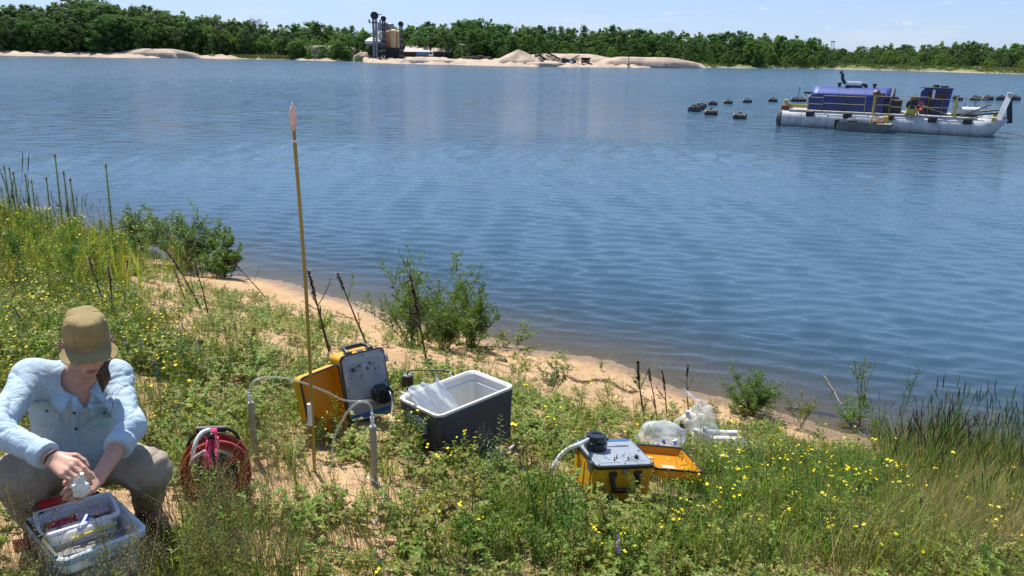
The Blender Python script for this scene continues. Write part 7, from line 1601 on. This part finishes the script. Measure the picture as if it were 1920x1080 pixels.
    scatter('loose_weeds', 'loose thin stemmed weeds standing above the ground cover', proto_coll('loose', [p_weed(440 + i, (.38, .48, .42)[i % 3], (LF, OLIVE, LF, DEEP)[i % 4], 20, 5, .022, .006) for i in range(6)] + [p_cinq(450, .45, 2)]), 7, P, sc, .16, 20)
ground_cover()

# ---- countable plants, one object each, with stem and foliage as parts
def split_parts(mb, groups):
    out = {}
    for nm, mats in groups.items():
        q = MB(); mp_ = {}
        for f, m in zip(mb.f, mb.m):
            if m in mats:
                ids = []
                for i in f:
                    if i not in mp_: mp_[i] = len(q.v); q.v.append(mb.v[i])
                    ids.append(mp_[i])
                q.f.append(tuple(ids)); q.m.append(m)
        if q.f: out[nm] = q.mesh(nm, VM)
    return out
GR = {'stem': (STEM, DEAD, STRAW), 'foliage': (LF, DEEP, SILV, OLIVE, SEED, WIL), 'flower_heads': (YL, VIO, WHT)}
def plant_proto(mb, gr=GR): return split_parts(mb, gr)
PN = [0]
def place(name, parts, p, s, label, cat, group=None, rz=None, tilt=(0, 0)):
    r = link(name, None); r.location = p; r.scale = (s, s, s); PN[0] += 1; r.rotation_euler = (tilt[0], tilt[1], PN[0] * 2.4 if rz is None else rz); tag(r, label, cat, group)
    for nm, me in parts.items(): link(nm, me, r)
    return r
def flowering():
    rng = np.random.default_rng(31); protos = [plant_proto(p_cinq(170 + i, (.30, .36, .26, .33)[i % 4], 2 + i % 3)) for i in range(8)]
    X, Y = spots(5000, 32, y1=8.5); z = zones(X, Y); d = np.hypot(X, Y)
    p = np.where(z['lush'], .26, .03); p = np.where(z['dry'], .12, p); p = np.where(z['beach'] | z['patch'], .01, p); p = np.where((z['px'] > 1350) & (z['py'] < 960) & (z['py'] > 830), .42, p); p = np.where((d < 2.6) & (z['px'] < 330), .9, p)
    m = prob(rng, p) & z['land'] & ~z['foot'] & ~z['gap']; P = pick(X, Y, m); dd = d[m]; P = P[np.argsort(dd)][:150]
    for i, q in enumerate(P):
        left = q[0] < -.6
        px_, py_ = proj_np(*[np.float64(c) for c in q]); wh_ = ['in front of the storage bin', 'between the bin and the red reel', 'below the red reel', 'below the right sampling pipe', 'below the cooler', 'between the cooler and the flat case', 'in front of the flat case', 'in front of the orange lid', 'below the white wraps', 'right of the white wraps', 'left of the dry grass', 'in the dry grass at the right'][sum(px_ > c for c in (310, 400, 540, 720, 900, 1060, 1230, 1330, 1420, 1530, 1680))]
        place('flowering_weed', protos[i % 8], q, rng.uniform(.6, .98), '%s yellow flowered weed %s, %s' % (['slim', 'bushy', 'low', 'tall'][i % 4], wh_, 'near the bottom edge' if py_ > 985 else 'higher up the bank'), 'wildflower', 'yellow flowered weeds around the storage bin' if left else 'yellow flowered weeds in the foreground')
flowering()
def front_growth():
    # grass and weeds growing right up against the near side of the bin and the reel
    rng = np.random.default_rng(61); pts = []
    def strip(n, px0, px1, d0, d1):
        for i in range(n):
            px = rng.uniform(px0, px1); D = rng.uniform(d0, d1); q = hd(px, 1000, D); x, y = q[0], q[1]
            pts.append((x, y, gz(x, y)))
    strip(64, -60, 340, 2.08, 2.6); strip(26, -80, 60, 2.5, 2.95); strip(42, 320, 485, 2.75, 3.26); strip(60, 300, 560, 2.3, 2.8)
    P = np.array(pts); scatter('foreground_grass', 'seeding grass in front of the storage bin and the red reel', proto_coll('frontgrass', [p_panicle(400 + i, (.42, .5, .46)[i % 3], 4, (SEED, SEED, OLIVE)[i % 3], (STEM, STRAW)[i % 2]) for i in range(6)] + [p_grass(410, .3, 20, LF, DEEP), p_weed(411, .26, LF), p_weed(412, .3, DEEP)]), 9, P, rng.uniform(.7, 1.3, len(P)), .15, 62)
front_growth()
def tall_weeds():
    protos = [plant_proto(p_weed(200 + i, .42, (LF, DEEP, SILV, LF)[i % 4], 34, 6, .032, .011, (0, 1, 0, 2)[i % 4])) for i in range(6)]
    L = [((790, 880), .95, 'bushy light green weed in front of the left end of the cooler'), ((755, 850), .9, 'tall weed reaching up to the left rim of the cooler'), ((930, 905), 1.0, 'branching pale weed standing in front of the cooler corner'), ((850, 905), .8, 'weed with small yellow buds below the cooler'), ((640, 850), .75, 'leafy weed in front of the propped yellow case'), ((590, 860), .6, 'weed growing beside the foot of the yellow pole'),
         ((1015, 960), .95, 'tall dark weed left of the flat pump case'), ((1345, 930), 1.0, 'tall weed to the right of the orange lid'), ((1410, 900), 1.35, 'tallest thin weed right of the white wraps'), ((1290, 955), .8, 'weed in front of the orange lid'), ((1180, 960), .55, 'low weed in front of the flat pump case'), ((1610, 985), 1.2, 'tall leafy weed in the right foreground'), ((1520, 940), 1.1, 'leafy weed between the orange lid and the reeds'),
         ((300, 740), 1.0, 'lush weed in the meadow right of the worker'), ((350, 710), 1.1, 'tall lush weed right of the worker at shoulder height'), ((270, 690), .9, 'weed behind the worker, right of the cap'), ((410, 700), .9, 'green weed in the meadow above the red reel'), ((480, 690), .9, 'weed in the meadow left of the yellow pole')]
    for i, (px, s, lab) in enumerate(L): place('leafy_weed', protos[i % 6], G(*px), s, lab, 'weed', 'taller weeds around the gear')
tall_weeds()
lp = [plant_proto(p_lupin(230 + i)) for i in range(2)]
for i, (px, lab) in enumerate((((246, 690), 'purple lupin spike just right of the olive cap'), ((262, 700), 'second purple lupin spike right of the olive cap'), ((305, 745), 'purple lupin right of the worker\'s shoulder'), ((372, 700), 'purple lupin in the lush weeds above the red reel'), ((345, 660), 'purple lupin farther up the meadow behind the lush weeds'), ((1163, 1095), 'single purple flower spike at the bottom edge'))):
    place('lupin', lp[i % 2], G(*px), .75, lab, 'wildflower', 'purple lupins')
# ---- dead stalks: dark seed spikes on bare stems
def p_dead(seed, h=1.0, spike=.35):
    rng = random.Random(seed); mb = MB(); s = curve_stem(rng, mb, (0, 0, -.05), 0, .0, h, .0075, .12, 8, DEAD)
    for k in range(int(150 * spike / .35)):
        f = 1 - spike + spike * rng.random(); p, d = along(s, f); q = rdir(rng, .5); mb.mat(DEAD).leaf(p, q, d, rng.uniform(.010, .022), rng.uniform(.009, .015), .4)
    for k in range(3):
        p, d = along(s, rng.uniform(.3, .65)); t = curve_stem(rng, mb, p, rng.random() * 6.28, rng.uniform(.4, .8), h * rng.uniform(.12, .3), .0035, -.2, 4, DEAD)
        for j in range(22): p2, d2 = along(t, rng.uniform(.45, 1)); mb.mat(DEAD).leaf(p2, rdir(rng, .4), d2, .013, .009, .3)
    return mb
dp = [plant_proto(p_dead(250 + i, 1.0, (.32, .22, .4, .28)[i % 4]), {'stem': (DEAD,)}) for i in range(4)]
DS = [((66, 648), (22, 568), 'dead seed stalk leaning left behind the worker\'s shoulder'), ((200, 590), (168, 478), 'thin dead stalk above and right of the olive cap'), ((210, 600), (206, 492), 'upright dead stalk beside the thin stalk above the cap'), ((240, 545), (238, 482), 'short dead stalk on the left edge of the bare sand'), ((380, 585), (312, 462), 'long dead stalk leaning left in front of the willow shrub'), ((392, 600), (372, 488), 'dead stalk standing right of the long leaning one'), ((350, 570), (326, 500), 'short dead stalk at the foot of the willow shrub'), ((500, 560), (432, 485), 'dead stalk leaning left over the water edge'),
      ((618, 660), (575, 495), 'dead seed stalk just right of the yellow pole'), ((690, 650), (628, 508), 'long bare dead stalk leaning left over the sand'), ((800, 678), (768, 505), 'tall dead stalk in front of the willow bush by the water'), ((610, 640), (598, 568), 'short dead stalk between the yellow pole and the leaning stalk'),
      ((1212, 800), (1190, 665), 'thick dark dead stalk above the puffed clear bag'), ((1232, 790), (1222, 690), 'middle dead stalk of the dark group on the sand'), ((1250, 780), (1243, 690), 'curved dead stalk at the right of the dark group'), ((1290, 768), (1288, 678), 'lone dead stalk right of the dark group'), ((1700, 870), (1707, 800), 'dark dead spike in front of the bare sand strip at the right'), ((1725, 1000), (1738, 930), 'dark brown seed spike in the dry grass at the right')]
for i, (b, tp_, lab) in enumerate(DS):
    p = G(*b); top = at_y(tp_[0], tp_[1], p[1] - .05); ax = Vector(top) - Vector(p); r = place('dead_stalk', dp[i % 4], p, 1, lab, 'dead stalk', 'dead seed stalks on the bank'); r.rotation_mode = 'QUATERNION'; r.rotation_quaternion = ax.to_track_quat('Z', 'Y'); r.scale = (min(ax.length, .9) * 2.2,) * 2 + (ax.length,)
# ---- tall green spires at the left
def p_spire(seed):
    rng = random.Random(seed); mb = MB(); s = curve_stem(rng, mb, (0, 0, -.05), 0, 0, 1.0, .012, .06, 8)
    for k in range(230):
        f = .12 + .86 * (k / 230); p, d = along(s, f); a = k * 2.4; o = d.orthogonal().normalized(); q = o * math.cos(a) + d.cross(o) * math.sin(a); mb.mat(DEEP if rng.random() < .5 else LF).leaf(p, q + d * .8, d, rng.uniform(.035, .06) * (1.25 - .7 * f), .011, .2, .2)
    for k in range(26): p, d = along(s, rng.uniform(.96, 1)); mb.mat(OLIVE).leaf(p, rdir(rng, .6), d, .03, .016, .3)
    return mb
sp_ = [plant_proto(p_spire(270 + i)) for i in range(3)]
SPI = [((120, 445), (102, 282), 'tallest green flower spire against the water at the left'), ((133, 440), (118, 312), 'green spire just right of the tallest one'), ((208, 425), (197, 298), 'green spire standing alone above the willow shrub'), ((143, 430), (131, 330), 'slim green spire right of the tallest pair'), ((20, 400), (6, 303), 'green spire at the left picture edge'), ((30, 400), (16, 308), 'second green spire from the left picture edge'), ((38, 410), (24, 318), 'third green spire from the left picture edge'), ((60, 420), (46, 318), 'thin green spire between the edge group and the tallest spire'), ((70, 420), (58, 332), 'short green spire left of the tallest spire'), ((96, 420), (86, 328), 'short thin spire touching the tallest spire on its left'), ((12, 430), (2, 345), 'low green spire at the very left edge')]
for i, (b, tp_, lab) in enumerate(SPI):
    p = G(b[0], max(b[1], 425) if False else b[1]); d0 = math.hypot(p[0], p[1])
    if d0 > 24 or p[2] < .15:
        q = at_z(b[0], b[1], .6); p = np.array([q[0], q[1], gz(q[0], q[1])])
        k = 0
        while p[2] < .25 and k < 60: p[:2] *= .985; p[2] = gz(p[0], p[1]); k += 1
    top = hd(tp_[0], tp_[1], math.hypot(p[0], p[1])); ax = Vector(top) - Vector(p); r = place('green_spire', sp_[i % 3], p, 1, lab, 'flower spire', 'green spires at the left water edge'); r.rotation_mode = 'QUATERNION'; r.rotation_quaternion = ax.to_track_quat('Z', 'Y'); r.scale = (min(ax.length, 1.6),) * 2 + (ax.length,)
# ---- willow shrubs by the water
def p_willow(seed, ns=16, lf=SILV, spread=.5, ll=.06, lw=.012, nl=58, tw=5):
    rng = random.Random(seed); mb = MB()
    for k in range(ns):
        az = rng.random() * 6.28; s = curve_stem(rng, mb, (rng.gauss(0, .05), rng.gauss(0, .05), -.05), az, rng.uniform(.05, spread), rng.uniform(.6, 1.05), .006, .25, 6, DEAD if k % 2 else STEM)
        st = [s]
        for j in range(tw): p, d = along(s, rng.uniform(.3, .95)); st.append(curve_stem(rng, mb, p, rng.random() * 6.28, rng.uniform(.3, 1.0), rng.uniform(.12, .3), .0025, -.2, 3))
        for t in st:
            m = nl // 2 if t is s else nl // 4
            for j in range(m):
                f = rng.uniform(.25 if t is s else .1, 1); p, d = along(t, f); q = rdir(rng, .3); mb.mat(lf if rng.random() < .75 else WIL).leaf(p, q + d * .6, d, ll * rng.uniform(.6, 1.2), lw * rng.uniform(.8, 1.3), .2, .2)
    return mb
def shrub(label, b, tpx, mb, wid=1., nm='willow_shrub', cat='shrub'):
    p = G(*b); top = hd(tpx[0], tpx[1], math.hypot(p[0], p[1])); h = (top[2] - p[2]); r = place(nm, plant_proto(mb), p, h, label, cat, 'shrubs on the bank', 0.); r.scale = (h * wid, h * wid, h); return r
shrub('large silvery willow shrub at the water edge on the left', (355, 500), (345, 385), p_willow(300, 40, SILV, .9, .08, .018, 66), 1.1)
shrub('silvery willow shrub left of the largest one, half behind the meadow', (262, 470), (262, 385), p_willow(301, 30, SILV, .95, .085, .019, 62), 1.5)
shrub('low green bush at the right foot of the large willow shrub', (420, 520), (405, 440), p_willow(302, 20, WIL, .9, .11, .03, 60), 1.1)
shrub('tall loose willow bush by the water above the cooler', (775, 655), (752, 476), p_willow(303, 22, WIL, .72, .058, .013, 62, 8), .95)
shrub('dense rounded willow bush right of the tall loose one', (885, 650), (885, 532), p_willow(304, 34, WIL, .85, .075, .017, 64), .85)
shrub('bushy green shrub between the tall loose and the dense willow bush', (832, 655), (830, 552), p_willow(305, 30, WIL, .9, .08, .017, 58), 1.15)
shrub('low straggly green shrub at the water edge right of the dense bush', (965, 655), (985, 605), p_willow(306, 8, LF, 1.2, .11, .024, 30), 1.6)
shrub('small grey-green shrub on the sand right of the cooler', (1035, 735), (1032, 675), p_willow(307, 12, SILV, .8, .10, .026, 44), 1.05)
shrub('tiny green tuft at the water edge', (1127, 694), (1127, 674), p_willow(308, 9, LF, .4, .2, .04, 20, 2), .7)
shrub('rounded yellow-green shrub at the water edge on the right', (1405, 775), (1405, 690), p_willow(309, 34, WIL, .95, .08, .017, 54), 1.2)
shrub('slender leafy sapling standing before the water at the right', (1612, 800), (1610, 660), p_willow(310, 4, LF, .12, .06, .014, 50, 4), .8, 'sapling', 'sapling')
shrub('second slender sapling right of the first one', (1682, 815), (1680, 672), p_willow(311, 3, DEEP, .10, .05, .012, 40, 3), .7, 'sapling', 'sapling')
shrub('low green bush under the slender saplings', (1600, 800), (1590, 735), p_willow(312, 12, LF, .9, .09, .02, 34), 1.3)
shrub('loose weed bush right of the yellow-green shrub', (1500, 800), (1495, 715), p_willow(313, 8, OLIVE, .6, .07, .014, 34), .95)
shrub('green leafy plant in the sand left of the tall willow bush', (730, 650), (722, 612), p_willow(314, 8, LF, .8, .14, .03, 26, 3), 1.0)
shrub('broad-leaved green plant at the foot of the yellow pole', (604, 630), (600, 590), p_willow(315, 7, LF, .8, .22, .07, 18, 2), .9)
# ---- tall dark grass and reeds at the right edge, one clump each
tg = [plant_proto(p_tallgrass(330 + i, .9, 8, (DEEP, DEEP, OLIVE)[i % 3]), {'stem': (DEAD,), 'foliage': (STEM, LF, DEEP, OLIVE)}) for i in range(5)]
rng = random.Random(44)
RE_ = [(1735 + 17 * i + rng.uniform(-5, 5), 855 + rng.uniform(-14, 46)) for i in range(16)]
for i, q in enumerate(RE_): place('reed_clump', tg[i % 5], G(*q), rng.uniform(.95, 1.4), '%s clump from the left of tall dark grass at the right edge' % ('first second third fourth fifth sixth seventh eighth ninth tenth eleventh twelfth thirteenth fourteenth fifteenth sixteenth'.split()[i]), 'tall grass', 'tall grass clumps at the right edge')
for i, (x, y) in enumerate(((40, 470), (85, 465), (15, 440), (150, 450), (60, 440), (110, 430), (180, 440), (20, 500), (130, 480))): place('reed_clump', tg[i % 5], G(x, y), rng.uniform(1.2, 1.7), 'clump of tall green grass at the left water edge', 'tall grass', 'tall grass clumps at the left edge')
wh = plant_proto(p_weed(360, .3, SILV, 22, 3, .024, .008, 2, WHT, .010))
for i, (px, lab) in enumerate((((1150, 945), 'weed with creamy white flower heads before the handle of the flat case'), ((1195, 930), 'second weed with creamy heads right of the case handle'), ((1262, 930), 'creamy headed weed in front of the orange lid'))): place('clover_flower', wh, G(*px), .75, lab, 'wildflower', 'creamy headed weeds by the flat case')

# ---- where labels coincide, tell the things apart by their order from the left
ORD = 'first second third fourth fifth sixth seventh eighth ninth tenth eleventh twelfth thirteenth fourteenth fifteenth sixteenth seventeenth eighteenth nineteenth twentieth'.split()
def order_labels():
    by = {}
    for o in COL.objects:
        if o.parent is None and o.get('category') and o.get('label'): by.setdefault(o['label'], []).append(o)
    for lab, obs in by.items():
        if 1 < len(obs) <= 20:
            obs.sort(key=lambda o: o.location.x / max(o.location.y, .1))
            tail = ', %s from left'
            if len(lab.split()) + 3 > 16: lab = ' '.join(w for w in lab.split() if w not in ('the', 'a'))
            for k, o in enumerate(obs): o['label'] = lab + tail % ORD[k]
order_labels()
